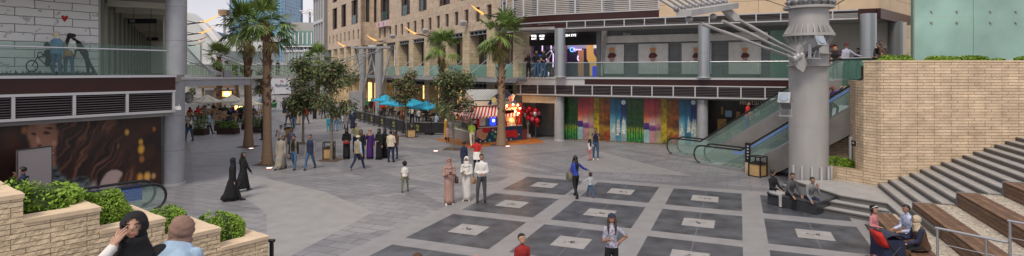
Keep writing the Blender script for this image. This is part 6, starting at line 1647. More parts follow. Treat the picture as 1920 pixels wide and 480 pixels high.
def parasol(px, ypk, d, w, hgt, label, mt, sides=4, pole_px=None, rot=.6, grp=None, poleside=False):
    p = P(px, ypk, d); t = thing('parasol', label, 'parasol', (p.x,p.y,0), grp)
    m = MB(); zt = p.z; zb = zt-hgt; n = sides
    ring_ = [Vector((p.x+math.cos(rot+6.2832*(k/n))*w/2*(1.35 if sides == 4 else 1), p.y+math.sin(rot+6.2832*(k/n))*w/2*(1.35 if sides == 4 else 1), zb)) for k in range(n)]
    top = Vector((p.x,p.y,zt)); sub = 4
    for k in range(n):
        a, b_ = ring_[k], ring_[(k+1) % n]
        for j in range(sub):
            e0, e1 = a.lerp(b_,j/sub), a.lerp(b_,(j+1)/sub)
            s0 = Vector((0,0,.05*math.sin(math.pi*j/sub)*hgt)); s1 = Vector((0,0,.05*math.sin(math.pi*(j+1)/sub)*hgt))
            q0, q1 = top.lerp(e0,.55)-Vector((0,0,.04)), top.lerp(e1,.55)-Vector((0,0,.04))
            m.poly([top, q0, q1]); m.poly([q0, e0+s0, e1+s1, q1])
            m.poly([e0+s0, e0+s0-Vector((0,0,.10)), e1+s1-Vector((0,0,.10)), e1+s1])
    m.build('canopy', mt, t)
    m = MB()
    for k in range(n): m.tube([top-Vector((0,0,.05)), ring_[k]+Vector((0,0,.0))], .014, 5)
    m.build('rib', darkgrey, t)
    if poleside:
        q_ = P(pole_px, 133, d-.4); m = MB(); m.tube([(q_.x,q_.y,0),(q_.x,q_.y,zt-.05),(p.x,p.y,zt+.08)], .04, 6); m.build('pole', darkgrey, t, True); MB().box((q_.x,q_.y,.05), (.7,.7,.1)).build('base', darkgrey, t)
    else:
        MB().tube([(p.x,p.y,0),(p.x,p.y,zt+.06)], .035, 8).build('pole', alum, t, True); MB().cyl((p.x,p.y), .3, 0, .08, 16).build('base', darkgrey, t)
for px, y, d, w, pp, lab in ((722,177,50,1.9,712,'farthest sky blue parasol beside the entrance column'),(738,183,47.5,2.0,737,'second sky blue parasol counted from the entrance column'),(771,184,44.5,2.5,769,'third sky blue parasol, behind the slim tree'),(800,189,41.5,1.9,806,'nearest sky blue parasol beside the kiosk tree')):
    parasol(px, y, d, w, .52, lab, bluep, 4, pp, .3, 'sky blue cafe parasols', True)
cream = mat('parasol_cream', (.62,.60,.50), .75)
for px, y, d, w, lab in ((388,177,50,2.9,'cream parasol beside the gangway with its pole in view'),(434,177,55,2.9,'middle cream parasol glowing orange from the lit screen'),(463,182,51,2.9,'cream parasol half hidden behind the palm trunk')):
    parasol(px, y, d, w, .66, lab, cream, 8, None, .2, 'cream parasols at the terrace cafe')
# tables and chairs
tblk = mat('table_black', (.02,.02,.02), .5); twood = mat('table_wood', (.34,.22,.12), .5, noise=.15, scale=6)
def table_proto(mt, fr, label, cat, grp, w=1.2):
    t = thing('cafe_table', label, cat, (0,0,0), grp)
    MB().box((0,0,.735), (w,.7,.035)).build('tabletop', mt, t)
    for x in (-1,1):
        for y in (-1,1): MB().tube([(x*(w/2-.06),y*.29,0),(x*(w/2-.06),y*.29,.717)], .02, 6).build('leg', fr, t)
    return t
def chair_proto(mt, fr, label, grp):
    t = thing('cafe_chair', label, 'chair', (0,0,0), grp)
    MB().box((0,0,.44), (.42,.42,.04)).build('seat', mt, t); MB().box((0,-.2,.70), (.42,.035,.34), rx=R(-8)).build('backrest', mt, t)
    for x in (-1,1):
        for y in (-1,1): MB().tube([(x*.18,y*.18,0),(x*.18,y*.18,.42 if y > 0 else .55)], .015, 5).build('leg', fr, t)
    return t
P_table = table_proto(twood, darkgrey, '', 'table', 'wooden terrace cafe tables'); P_chair = chair_proto(twood, darkgrey, '', 'wooden terrace cafe chairs')
P_tableb = table_proto(twood, tblk, '', 'table', 'tables inside the black fence', 1.3); P_chairb = chair_proto(tblk, tblk, '', 'black chairs inside the fence')
used = set()
def place(proto, loc, rz, label):
    if proto.name not in used: o = proto; used.add(proto.name)
    else: o = copy_tree(proto)
    o.location = loc; o.rotation_euler = (0,0,rz); o['label'] = label
    return o
tabs = [(368,226,'nearest the gangway'),(384,222,'behind the tall planter'),(424,222,'under the glowing parasol'),(440,228,'before the man in blue'),(418,232,'nearest the middle planters'),(458,221,'beside the man in the teal shirt'),(478,224,'just past the palm trunk'),(402,218,'by the parasol pole')]
CAFE = []
for i, (x, y, w_) in enumerate(tabs):
    g = G(x,y); place(P_table, (g.x,g.y,0), R(8), 'wooden cafe table %s' % w_)
    for j, (dx, dy) in enumerate(((-.35,-.62),(.35,-.62),(-.35,.62),(.35,.62))):
        q_ = (g.x+dx*math.cos(R(8))-dy*math.sin(R(8)), g.y+dy, 0)
        place(P_chair, q_, R(8)+(0 if dy < 0 else math.pi), 'wooden %s chair of the table %s' % (['first near','second near','first far','second far'][j], w_)); CAFE.append((q_, R(8)+(0 if dy < 0 else math.pi)))
tabb = [(690,210,'nearest the entrance column'),(722,218,'under the farthest blue parasol'),(750,226,'between two blue parasol poles'),(775,219,'at the back behind the slim tree'),(800,228,'under the nearest blue parasol'),(818,235,'at the corner beside the kiosk')]
for i, (x, y, w_) in enumerate(tabb):
    g = G(x,y) ; place(P_tableb, (g.x,g.y,0), R(30), 'dark framed cafe table %s' % w_)
    for j, (dx, dy) in enumerate(((-.35,-.65),(.35,-.65),(-.35,.65),(.35,.65))):
        c, s = math.cos(R(30)), math.sin(R(30)); q_ = (g.x+dx*c-dy*s, g.y+dx*s+dy*c, 0)
        place(P_chairb, q_, R(30)+(0 if dy < 0 else math.pi), 'black %s chair of the table %s' % (['first near','second near','first far','second far'][j], w_))
# planters of the terrace cafe
plantm = mat('planter_leaf', (.10,.17,.035), .5, island=.5)
def planter(x0, x1, yb, label, hgt=.42, gh=.55, seed=0):
    a, b_ = G(x0,yb), G(x1,yb); t = thing('box_planter', label, 'planter', ((a.x+b_.x)/2,a.y,0), 'dark timber planters around the terrace cafe')
    cx = (a.x+b_.x)/2; w = b_.x-a.x
    m = MB()
    for k in range(3): m.box((cx,a.y+.4,hgt*(k+.5)/3), (w,.8,hgt/3-.012))
    m.build('box', mat('planter_brown', (.055,.035,.03), .7, noise=.3, scale=5), t); MB().box((cx,a.y+.4,hgt-.03), (w-.08,.72,.03)).build('soil', soil, t)
    rng = random.Random(seed); f = MB()
    for k in range(int(420*w)):
        x = cx+rng.uniform(-.5,.5)*w*.95; y = a.y+.4+rng.uniform(-.35,.35); h = rng.random()**1.4*gh*(.6+.4*math.sin(x*3+seed)**2)
        leaf(f, Vector((x,y,hgt+h)), Vector((rng.gauss(0,1),rng.gauss(0,1),.6)), .085*rng.uniform(.6,1.3), rng)
    f.build('plants', plantm, t)
planter(359,382,254,'dark planter with the tallest leafy plants beside the man in the white shirt', .45, 1.05, 1)
planter(406,440,252,'widest dark planter with low plants in front of the tables', .45, .35, 2)
planter(401,438,245,'dark planter just behind the widest one', .45, .35, 3)
planter(452,468,243,'dark planter partly hidden by the palm trunk', .45, .55, 4)
planter(470,492,249,'dark planter past the palm trunk with bright plants', .45, .8, 5)
orng = mat('screen_orange', (1.0,.33,.05), .5, emit=1.6)
for x0, x1, y0, y1, d, lab in ((417,436,170,182,70,'upper glowing orange screen above the cream parasols'),(440,458,192,208,60,'lower glowing orange screen behind the man in the teal shirt')):
    a, b_ = P(x0,y1,d), P(x1,y0,d); t = thing('lit_screen', lab, 'screen', a); c_ = (a+b_)/2
    MB().box(c_, (b_.x-a.x,.25,b_.z-a.z)).build('cabinet', darkgrey, t); MB().box(c_-Vector((0,.14,0)), (b_.x-a.x-.15,.02,b_.z-a.z-.15)).build('display', orng, t)
    MB().box((c_.x,c_.y,a.z/2), (.4,.2,max(.1,a.z-.02))).build('stand', darkgrey, t)
    MB().ball((c_.x,c_.y-.16,c_.z), .45, 12, 6, (1,.05,.7)).build('bright_figure', mat('screen_yellow', (1,.75,.25), .5, emit=2.2), t)
k_ = thing('cafe_pavilion', 'low open timber pavilion behind the cream parasols', 'pavilion', P(400,190,72))
m = MB(); a, b_ = P(372,168,72), P(440,168,74); m.wallbox(a.xy, b_.xy, 2.5, 3.0, 4); m.build('roof', mat('pavilion_brown', (.20,.13,.09), .7), k_)
m = MB()
for t in (0,.33,.66,1): p = a.lerp(b_,t); m.cyl((p.x,p.y-1.8), .15, 0, 2.5, 8)
m.build('post', mat('pavilion_brown', (.20,.13,.09)), k_); m = MB(); m.wallbox(a.xy+Vector((0,1.5)), b_.xy+Vector((0,1.5)), 0, 2.2, .2); m.build('back_wall', mat('far_ground', (.40,.39,.37)), k_)
w_ = thing('white_wall', 'long low white wall behind the terrace cafe tables', 'wall', P(390,190,58)); m = MB(); a, b_ = P(345,190,57), P(438,190,60); m.wallbox(a.xy, b_.xy, 0, 1.3, .25); m.build('wall', wh_, w_)
# wall mounted camera globes near the column
t = thing('globe_lamp', 'cluster of pale globe lamps on the street side of the round column', 'lamp', P(350,185,26)); m = MB(); m.ball(P(353,179,26), .17, 12, 8); m.ball(P(354,188,26), .17, 12, 8); m.ball(P(346,185,26), .15, 12, 8); m.build('globe', mat('globe_grey', (.35,.38,.36), .3), t, True)
m = MB(); m.tube([P(340,172,25.5), P(350,180,26), P(348,190,26)], .035, 6); m.build('arm', steel, t, True)
# ================= PEOPLE =================
def cm(name, c, rough=.8, noise=.2): return mat('cloth_'+name, c, rough, noise=noise, scale=8, bump=1., stretch=(1.3,1.3,.45))
SK = {'l': mat('skin_light', (.46,.27,.19), .5), 'm': mat('skin_medium', (.34,.185,.12), .5), 'd': mat('skin_deep', (.17,.085,.055), .5)}
CL = {k: cm(k, v) for k, v in dict(black=(.010,.010,.012), white=(.66,.64,.61), cream=(.58,.50,.38), red=(.50,.025,.02), darkred=(.28,.02,.02), navy=(.018,.025,.06), blue=(.03,.06,.35), denim=(.05,.11,.21), ldenim=(.12,.24,.36), cyan=(.03,.28,.40), grey=(.20,.20,.21), lgrey=(.38,.38,.39), dgrey=(.07,.07,.075), tan=(.33,.25,.16), khaki=(.16,.15,.10), brown=(.09,.045,.028), mauve=(.25,.155,.12), rose=(.36,.225,.195), pink=(.50,.20,.22), yellow=(.60,.45,.08), paleyellow=(.58,.55,.30), lime=(.35,.46,.06), purple=(.05,.015,.12), green=(.04,.18,.08), orange=(.5,.2,.05), paleblue=(.33,.46,.60), greige=(.30,.27,.22), mustard=(.45,.25,.02), camo=(.13,.14,.09), beige=(.45,.37,.27), camel=(.36,.19,.08), maroon=(.10,.015,.015), lilac=(.40,.40,.50)).items()}
CL['floral'] = mat('cloth_floral', (.34,.33,.42), .8, noise=.6, scale=22); CL['stripe'] = mat('cloth_stripe', (.40,.40,.42), .8, noise=.5, scale=40); CL['tie'] = mat('cloth_tie', (.16,.16,.2), .8, noise=.9, scale=18)
CL['camo'] = mat('cloth_camo2', (.13,.14,.09), .8, noise=.7, scale=16); CL['patch'] = mat('cloth_patch', (.45,.50,.66), .8, noise=.45, scale=14)
hairm = {'k': mat('hair_black', (.010,.008,.007), .45), 'b': mat('hair_brown', (.05,.025,.014), .5), 'y': mat('hair_blonde', (.45,.24,.08), .5), 'g': mat('hair_grey', (.16,.15,.14), .6), 'o': mat('hair_auburn', (.20,.06,.02), .5)}
eyew = mat('eye_white', (.6,.58,.55), .3); eyek = mat('eye_dark', (.015,.01,.01), .3); lipm = mat('lip', (.38,.10,.09), .5); browm = mat('brow', (.03,.018,.012), .6)
DG = None
def remesh(mb, vs, sm=3):
    me = bpy.data.meshes.new('t'); me.from_pydata(mb.v, [], mb.f); o = bpy.data.objects.new('t', me); COL.objects.link(o)
    r = o.modifiers.new('r', 'REMESH'); r.mode = 'VOXEL'; r.voxel_size = vs; r.use_smooth_shade = True
    s = o.modifiers.new('s', 'SMOOTH'); s.factor = .5; s.iterations = sm
    bpy.context.view_layer.update()
    ev = o.evaluated_get(bpy.context.evaluated_depsgraph_get()); m2 = bpy.data.meshes.new_from_object(ev)
    bpy.data.objects.remove(o); bpy.data.meshes.remove(me)
    nv = len(m2.vertices); v = np.empty(nv*3, np.float32); m2.vertices.foreach_get('co', v)
    fs = [tuple(p.vertices) for p in m2.polygons]; bpy.data.meshes.remove(m2)
    return v.reshape(-1,3), fs
ARMS = {  # (upper dir, fore dir) for the person's own right arm (x > 0); mirrored for the left
 'down': ((.16,.02,-1),(.06,.16,-1)), 'swingf': ((.14,.35,-1),(.0,.55,-.85)), 'swingb': ((.16,-.4,-1),(.1,-.15,-1)),
 'phone': ((.16,.15,-1),(-.42,.85,.35)), 'face': ((.25,.45,-.85),(-.35,.35,.95)), 'hip': ((.75,-.25,-.75),(-.75,.15,-.55)), 'belly': ((.2,.08,-1),(-.75,.62,-.12)),
 'rail': ((.2,.6,-.8),(-.15,.9,-.25)), 'out': ((.75,.2,-.6),(.8,.35,-.3)), 'lap': ((.14,.25,-1),(-.25,.95,-.15)), 'knee': ((.12,.45,-.9),(-.1,.75,-.6)), 'chin': ((.05,.75,-.65),(-.3,.15,.95)), 'up': ((.25,.7,.3),(-.1,.6,.8)), 'push': ((.1,.5,-.85),(0,.95,-.2)), 'cross': ((.2,.35,-.9),(-.95,.35,.1)), 'back': ((.25,-.5,-.85),(-.2,-.3,-.9))}
def person(label, px=None, py=None, pos=None, h=1.7, rz=180, pose='stand', arms=('down','down'), top='white', bot='denim', shoe='black', skin='m', hair='short', hc='k', robe=None, hijab=None, vest=None, sleeves='long', hat=None, lean=0, head=(0,0), z=0., slim=1., group=None, robe_to=.03, legs=None, skirt=None, open_=False, d=None, shrug=0.):
    """rz: 0 faces away from the camera, 180 faces it. head = (turn, nod) degrees"""
    p = Vector(pos) if pos is not None else G(px, py, z)
    h0 = h; kid = h < 1.35; hr = h/(7.6 if not kid else 6.0)/2     # half head height
    vox = min(.024, max(.011, (p.length)*.00085)) * (1 if not kid else .85)
    mb = MB(True); prims = []            # (a, b, ra, rb, material slot)
    def cap(a, b, ra, rb, slot, n=10, sx=1., up=None):
        a, b = Vector(a), Vector(b); t = (b-a); L = t.length
        t = t.normalized() if L > 1e-6 else Vector((0,0,1))
        mb.tube([a-t*ra*.85, a-t*ra*.5, a, b, b+t*rb*.5, b+t*rb*.85], [ra*.45, ra*.85, ra, rb, rb*.85, rb*.45], n, True, sx, up)
        prims.append((a, b, ra, rb, slot))
    W = .118*h*slim*(.9 if kid else 1)
    hipz, kneez, ank = .515*h, .285*h, .045*h
    seat = pose in ('sit','squat')
    root = Vector((0,0,hipz)); tl, sl = hipz-kneez, kneez-ank
    if pose == 'sit': root = Vector((0,0,.27*h+.03))
    if pose == 'squat': root = Vector((0,0,.20*h))
    LG_ = legs or {'stand': ((2,0,4),(-2,0,4)), 'walk': ((24,8,7),(-16,22,2)), 'walk2': ((-14,24,2),(22,6,7)), 'sit': ((86,86,8),(84,88,8)), 'squat': ((100,130,12),(96,128,12)), 'weight': ((6,10,8),(-2,0,4)), 'step': ((52,60,6),(0,4,4)), 'astride': ((8,0,12),(-8,6,8))}[pose]
    foots = []
    for sgn, (th, kn, ab) in zip((1,-1), LG_):
        hp = root + Vector((sgn*.048*h*slim, 0, 0)); a = R(th); b_ = R(ab)
        kd_ = Vector((sgn*math.sin(b_)*math.cos(a*.5), math.sin(a), -math.cos(a))).normalized(); kp_ = hp + kd_*tl
        a2 = R(th-kn); sd_ = Vector((sgn*math.sin(b_)*.25, math.sin(a2), -math.cos(a2))).normalized(); an = kp_ + sd_*sl
        foots.append((hp, kp_, an, sgn, a2))
    # drop to ground
    low = min(f[2].z for f in foots) - ank
    sh = Vector((0,0,-low)) if pose not in ('sit',) else Vector((0,0,-low))
    root = root + sh
    skl = 1
    for hp, kp_, an, sgn, a2 in foots:
        hp, kp_, an = hp+sh, kp_+sh, an+sh
        f = 1.12 if bot != 'skin' else 1
        cap(hp, kp_, .050*h*slim*f, .036*h*f*slim, 'bot'); cap(kp_, an, .034*h*f*slim, .025*h*f*(1.1), 'bot')
        toe = Vector((sgn*.012*h, 1, -.12 if abs(a2) < .3 else (.15 if a2 > 0 else -.7))).normalized()
        cap(an+Vector((0,-.012*h,-ank*.45)), an+toe*.09*h+Vector((0,0,-ank*.55)), .026*h, .021*h, 'shoe', sx=1.1)
    # torso, leaned about the root
    ML = Matrix.Rotation(-R(lean), 3, 'X')
    def T(v): return root + ML @ (Vector(v)-Vector((0,0,0)))
    b0 = -hipz
    def zt(f): return f*h - hipz + shrug*h*(max(0.,min(1.,(f-.66)/.1)) if f < .85 else .5)
    rr = [(.475,.078,.058),(.52,.092,.066),(.56,.088,.064),(.61,.076,.056),(.67,.084,.060),(.73,.096,.066),(.785,.096,.060),(.812,.074,.050),(.838,.044,.038)]
    rings_ = []
    for f_, w_, d_ in rr:
        rings_.append([T((math.cos(a)*w_*h*slim*1.02, math.sin(a)*d_*h*slim + (.004*h if f_ > .68 else 0), zt(f_))) for a in [6.2832*k/14 for k in range(14)]])
    mb.rings(rings_); prims.append((T((0,0,zt(.47))), T((0,0,zt(.51))), .09*h, .09*h, 'bot')); prims.append((T((0,0,zt(.56))), T((0,0,zt(.80))), .085*h, .085*h, 'top'))
    prims.append((T((-.06*h,0,zt(.79))), T((.06*h,0,zt(.79))), .05*h, .05*h, 'top'))
    nk = T((0,-.004*h,zt(.83))); Mh = ML @ Matrix.Rotation(R(head[0]), 3, 'Z') @ Matrix.Rotation(-R(head[1])+R(lean)*.55, 3, 'X')
    hb = T((0,.004*h,zt(.872))); hc_ = hb + Mh @ Vector((0,.010*h,hr*.92))
    cap(nk, hb, .030*h, .029*h, 'skin')
    k0 = len(mb.v)
    # skull, jaw, nose, ears
    def hv(x, y, z_): return hc_ + Mh @ Vector((x*hr, y*hr, z_*hr))
    mb.ball(hc_ + Mh @ Vector((0,-.08*hr,.16*hr)), 1, 16, 12, (.72*hr,.84*hr,.82*hr), M=Mh)
    mb.ball(hc_ + Mh @ Vector((0,.10*hr,-.36*hr)), 1, 14, 10, (.56*hr,.62*hr,.62*hr), M=Mh)
    prims.append((hv(0,-.1,.2), hv(0,.1,-.4), .75*hr, .6*hr, 'skin'))
    mb.tube([hv(0,.70,.12), hv(0,.86,-.10), hv(0,.72,-.20)], [.05*hr,.12*hr,.07*hr], 6)
    for s_ in (-1,1): mb.ball(hv(s_*.72,-.05,-.02), .17*hr, 6, 5, (.4,.8,1.1))
    # arms
    SA = []; cuff = []
    for sgn, an_ in zip((1,-1), arms):
        hd = None
        if isinstance(an_, tuple):            # ('head', wrist relative to the head, hand direction, elbow pole)
            tg_ = hv(*an_[1]); hd = (Mh @ Vector(an_[2])).normalized(); s0 = T((sgn*W*.86,0,zt(.80))); v_ = tg_-s0; D_ = min(v_.length, .316*h); l1, l2 = .172*h, .145*h
            ca = max(-1,min(1,(l1*l1+D_*D_-l2*l2)/(2*l1*D_))); ax_ = v_.normalized(); pl_ = Vector(an_[3]); pl_ = (pl_-ax_*pl_.dot(ax_)).normalized()
            ua = ax_*ca + pl_*math.sqrt(1-ca*ca); cuff.append(1); fa = (s0+ax_*D_-(s0+ua*l1)).normalized()
        else:
            ua, fa = ARMS[an_]; ua = Vector((ua[0]*sgn,ua[1],ua[2])).normalized(); fa = Vector((fa[0]*sgn,fa[1],fa[2])).normalized()
        if lean and hd is None: 
            Ml2 = Matrix.Rotation(-R(lean*.6), 3, 'X'); ua = Ml2 @ ua
        s0 = T((sgn*W*.80,0,zt(.793))); e = s0 + ua*.172*h; w = e + fa*.145*h
        k = 1.12 if sleeves == 'long' else 1.05
        if robe or sleeves == 'wide': k = 1.30
        cap(s0, e, .031*h*k*slim, .026*h*k, 'top'); 
        if sleeves in ('long','wide'): cap(e, w, .025*h*k, .020*h*k, 'cuff' if hd is not None else 'top')
        elif sleeves == 'short':
            m0 = s0.lerp(e,.62); prims[-1] = (s0, m0, .034*h, .034*h, 'top'); prims.append((m0.lerp(e,.2), e, .024*h, .024*h, 'skin')); cap(e, w, .023*h, .016*h, 'skin')
        if hd is not None: fa = hd
        pe = w + fa*.045*h; cap(w, pe, .017*h, .020*h, 'skin', sx=.7)
        SA.append((w, pe, fa, sgn, hd is not None))
    v, fs = remesh(mb, vox, 2)
    slots = ['skin','top','bot','shoe','cuff']; 
    fc = np.array([v[list(f)].mean(axis=0) for f in fs]); best = np.full(len(fs), 1e9); sl_ = np.zeros(len(fs), int)
    for a, b_, ra, rb, s_ in prims:
        a_, b2_ = np.array(a), np.array(b_); ab = b2_-a_; L = float(ab@ab)+1e-9; t = np.clip(((fc-a_)@ab)/L, 0, 1)
        dd = np.linalg.norm(fc-(a_+t[:,None]*ab), axis=1) - (ra+(rb-ra)*t)
        mk = dd < best; best[mk] = dd[mk]; sl_[mk] = slots.index(s_)
    out = MB(); out.v = [tuple(x) for x in v.tolist()]; out.f = fs; out.mi = sl_.tolist()
    # fingers rooted in the palm
    out.m = 0
    for w, pe, fa, sgn, spr in SA:
        side = fa.cross(Vector((0,0,1))) if abs(fa.z) < .9 else Vector((0,1,0)).cross(fa)
        if side.length < .1: side = Vector((1,0,0))
        side.normalize(); nrm = side.cross(fa); curl = nrm*-.35
        if len(arms) and abs(fa.z) > .8: curl = Vector((-sgn*.35,.1,0))
        for k, L in enumerate((.043,.049,.046,.036)):
            o = side*((k-1.5)*.0115*h); a = w.lerp(pe,.7)+o; b_ = pe+o*(1.9 if spr else 1)+fa*L*h*.55; c_ = b_+(fa+curl*1.6).normalized()*L*h*.5
            out.tube([a,b_,c_], [.0068*h,.0062*h,.0048*h], 6)
        a = w.lerp(pe,.2)+side*-.014*h; b_ = a+(fa*.6-side*.8).normalized()*.026*h; c_ = b_+(fa-side*.15).normalized()*.022*h
        out.tube([a,b_,c_], [.0085*h,.0075*h,.0055*h], 6)
    # eyes, brows, lips
    out.m = 5
    for s_ in (-1,1): out.ball(hv(s_*.27,.66,.06), .10*hr, 8, 5, (1.1,.7,.65))
    out.m = 6
    for s_ in (-1,1):
        out.ball(hv(s_*.27,.715,.06), .065*hr, 8, 5); out.tube([hv(s_*.14,.74,.22), hv(s_*.30,.73,.27), hv(s_*.43,.62,.22)], .035*hr, 5)
    out.m = 7; out.tube([hv(-.20,.66,-.46), hv(0,.735,-.44), hv(.20,.66,-.46)], [.03*hr,.06*hr,.03*hr], 6)
    rt = thing('person', label, 'person', (0,0,0), group)
    tm = CL[top] if top in CL else SK[skin]; bm_ = CL[bot] if bot in CL else SK[skin]
    out.build('body', [SK[skin], tm, bm_, CL[shoe], CL['white'], eyew, eyek, lipm], rt, True)
    # hair
    def cut_short(q): return (q.y > .30 and q.z < .48) or q.z < -.35 or (abs(q.x) > .75 and q.y > .1 and q.z < .2)
    if hair and not hijab:
        s_ = 1.12; m = MB(); m.ball(hc_+Mh@Vector((0,-.10*hr,.20*hr)), 1, 18, 14, (.78*hr,.90*hr,.86*hr), skip=cut_short, M=Mh)
        if hair in ('long','pony','bun','curly'):
            m.ball(hc_+Mh@Vector((0,-.18*hr,.0)), 1, 14, 10, (.84*hr,.86*hr,1.0*hr), skip=lambda q: (q.y > .05 and q.z < .5), M=Mh)
        if hair == 'long':
            bb = [hv(0,-.55,.1), hv(0,-.78,-.6), T((0,-.070*h,zt(.82))), T((0,-.082*h,zt(.74))), T((0,-.075*h,zt(.67)))]
            m.tube(bb, [.5*hr,.66*hr,.62*hr,.5*hr,.12*hr], 10, True, .5, up=(0,1,0))
            for q_ in (-1,1): m.tube([hv(q_*.62,.15,.3), hv(q_*.74,.12,-.5), T((q_*.05*h,.045*h,zt(.80))), T((q_*.048*h,.07*h,zt(.73)))], [.16*hr,.26*hr,.24*hr,.06*hr], 6)
        if hair == 'pony': m.tube([hv(0,-.85,.35), hv(0,-1.35,.1), hv(0,-1.45,-.7), hv(0,-1.2,-1.2)], [.2*hr,.3*hr,.26*hr,.05*hr], 8)
        if hair == 'curly':
            rg = random.Random(len(label))
            for _ in range(40):
                q_ = Vector((rg.gauss(0,1),rg.gauss(0,1)-.3,rg.gauss(0,1)+.6)).normalized()
                if q_.y > .5 and q_.z < .5: continue
                m.ball(hc_+Mh@Vector((q_.x*.8*hr,q_.y*.85*hr-.1*hr,q_.z*.85*hr+.15*hr)), .26*hr, 6, 4)
        m.build('hair', hairm[hc], rt, True)
    if hijab:
        m = MB(); m.ball(hc_+Mh@Vector((0,-.06*hr,.08*hr)), 1, 30, 24, (.88*hr,1.02*hr,1.06*hr), skip=lambda q: q.y > .2 and (q.x/.60)**2+((q.z+.06)/.62)**2 < 1, M=Mh)
        for i_, v_ in enumerate(m.v):
            q_ = Vector(v_)-hc_; k_ = 1+.034*math.sin(q_.z/hr*11+q_.x/hr*5)*(1 if q_.z < .4*hr else .3)+.02*math.sin(q_.x/hr*9-q_.z/hr*14); m.v[i_] = tuple(hc_+q_*k_)
        rg = []
        for f_, wx, wy, yo in ((0,.84,.84,-.02),(.2,.84,.82,.0),(.4,.92,.86,.02),(.6,1.06,.92,.02),(.8,1.32,1.0,.02),(1,1.62,1.05,.0)):
            c0_ = hv(0,.0,-.55); c1_ = T((0,.006*h,zt(.775))); c = c0_.lerp(c1_, f_)
            rg.append([c + ML@Vector((math.cos(a)*wx*hr*(1+.07*math.sin(a*5+f_*9)), math.sin(a)*wy*hr*(1+.08*math.sin(a*4+f_*8)), -.10*hr*math.sin(a*3+f_*4))) for a in [6.2832*k/28 for k in range(28)]])
        m.rings(rg); m.build('headscarf', CL[hijab], rt, True)
    if robe or skirt:
        n = 30; rg = []; top_ = .80 if robe else .60; hem = robe_to*h
        zs = [top_, .74,.67,.60,.52,.42,.32,.22,.12,.0] if robe else [.60,.54,.46,.36,.24,.12,.0]
        am = sum((f[2]+sh for f in foots), Vector((0,0,0)))/2
        spread = max(abs(foots[0][2].y-foots[1][2].y),.02)
        for i, f_ in enumerate(zs):
            if f_ > .5 or seat:
                w_, d_ = {.80:(.092,.058),.74:(.108,.075),.67:(.102,.074),.60:(.100,.072),.52:(.106,.078),.54:(.104,.078)}.get(f_, (.12,.09)); c = T((0,.0,zt(f_)))
                if f_ <= .5: continue
            else:
                t = (.52-f_)/.52; c = Vector((am.x*t, am.y*t, max(hem, f_*h+sh.z*0))); w_ = .110-.002*t; d_ = .080+.012*t + (spread/h)*.30*t
                if f_ == 0: c.z = hem
            tt = max(0,(.62-f_))/.62; pl = .10*tt
            rg.append([c + (ML if f_ > .5 else Matrix.Identity(3))@Vector((math.cos(a)*w_*h*slim*(1+pl*math.sin(a*7+f_*3)), math.sin(a)*d_*h*slim*(1+pl*math.sin(a*6+1.3)), 0)) for a in [6.2832*k/n for k in range(n)]])
        if seat:
            kn_ = (foots[0][1]+foots[1][1])/2+sh; an2 = (foots[0][2]+foots[1][2])/2+sh
            for c, w_, d_ in ((root.lerp(kn_,.5)+Vector((0,0,-.01*h)),.13,.12),(kn_+Vector((0,.02*h,0)),.12,.075),(kn_.lerp(an2,.5),.12,.075),(an2,.13,.085)):
                rg.append([c+Vector((math.cos(a)*w_*h, math.sin(a)*d_*h,0)) for a in [6.2832*k/n for k in range(n)]])
        m = MB(); m.rings(rg); m.build('robe' if robe else 'skirt', CL[robe or skirt], rt, True)
    if vest:
        m = MB(); rg = []; n = 24
        for f_, w_, d_ in ((.50,.112,.088),(.56,.106,.082),(.61,.098,.076),(.67,.100,.076),(.73,.110,.082),(.785,.110,.074),(.82,.080,.056),(.845,.062,.050)):
            rg.append([T((math.cos(a)*w_*h*slim, math.sin(a)*d_*h*slim, zt(f_))) for a in [6.2832*k/n for k in range(n)]])
        m.rings(rg, False)
        if open_: 
            keep = [i for i, f in enumerate(m.f) if not (4 <= i % n <= 7)]; m.f = [m.f[i] for i in keep]; m.mi = [0]*len(m.f)
        m.build('waistcoat', CL[vest], rt, True)
    if hat:
        hm = CL[hat[1]]; m = MB()
        m.ball(hc_+Mh@Vector((0,-.08*hr,.28*hr)), 1, 18, 12, (.86*hr,.96*hr,.84*hr), skip=lambda q: q.z < .05, M=Mh)
        if hat[0] in ('cap','police'):
            m.rings([[hv(math.cos(a)*.62, .75+math.sin(a)*.55, .38-.10*math.sin(a)) for a in [6.2832*k/14 for k in range(14)]], [hv(math.cos(a)*.62, .75+math.sin(a)*.55, .32-.10*math.sin(a)) for a in [6.2832*k/14 for k in range(14)]]])
        if hat[0] == 'band':
            m = MB(); m.tube([hv(math.cos(a)*.80, math.sin(a)*.62-.06, .42+.50*math.sin(a)) for a in [6.2832*k/16 for k in range(17)]], .13*hr, 6)
        m.build('hat' if hat[0] != 'band' else 'headband', hm, rt, True)
    rt.location = (p.x, p.y, p.z); rt.rotation_euler = (0,0,R(rz))
    rt['_h'] = h
    return rt
def wpt(rt, v):         # local point of a person to the world
    return Matrix.Translation(rt.location) @ Matrix.Rotation(rt.rotation_euler.z, 4, 'Z') @ Vector(v)
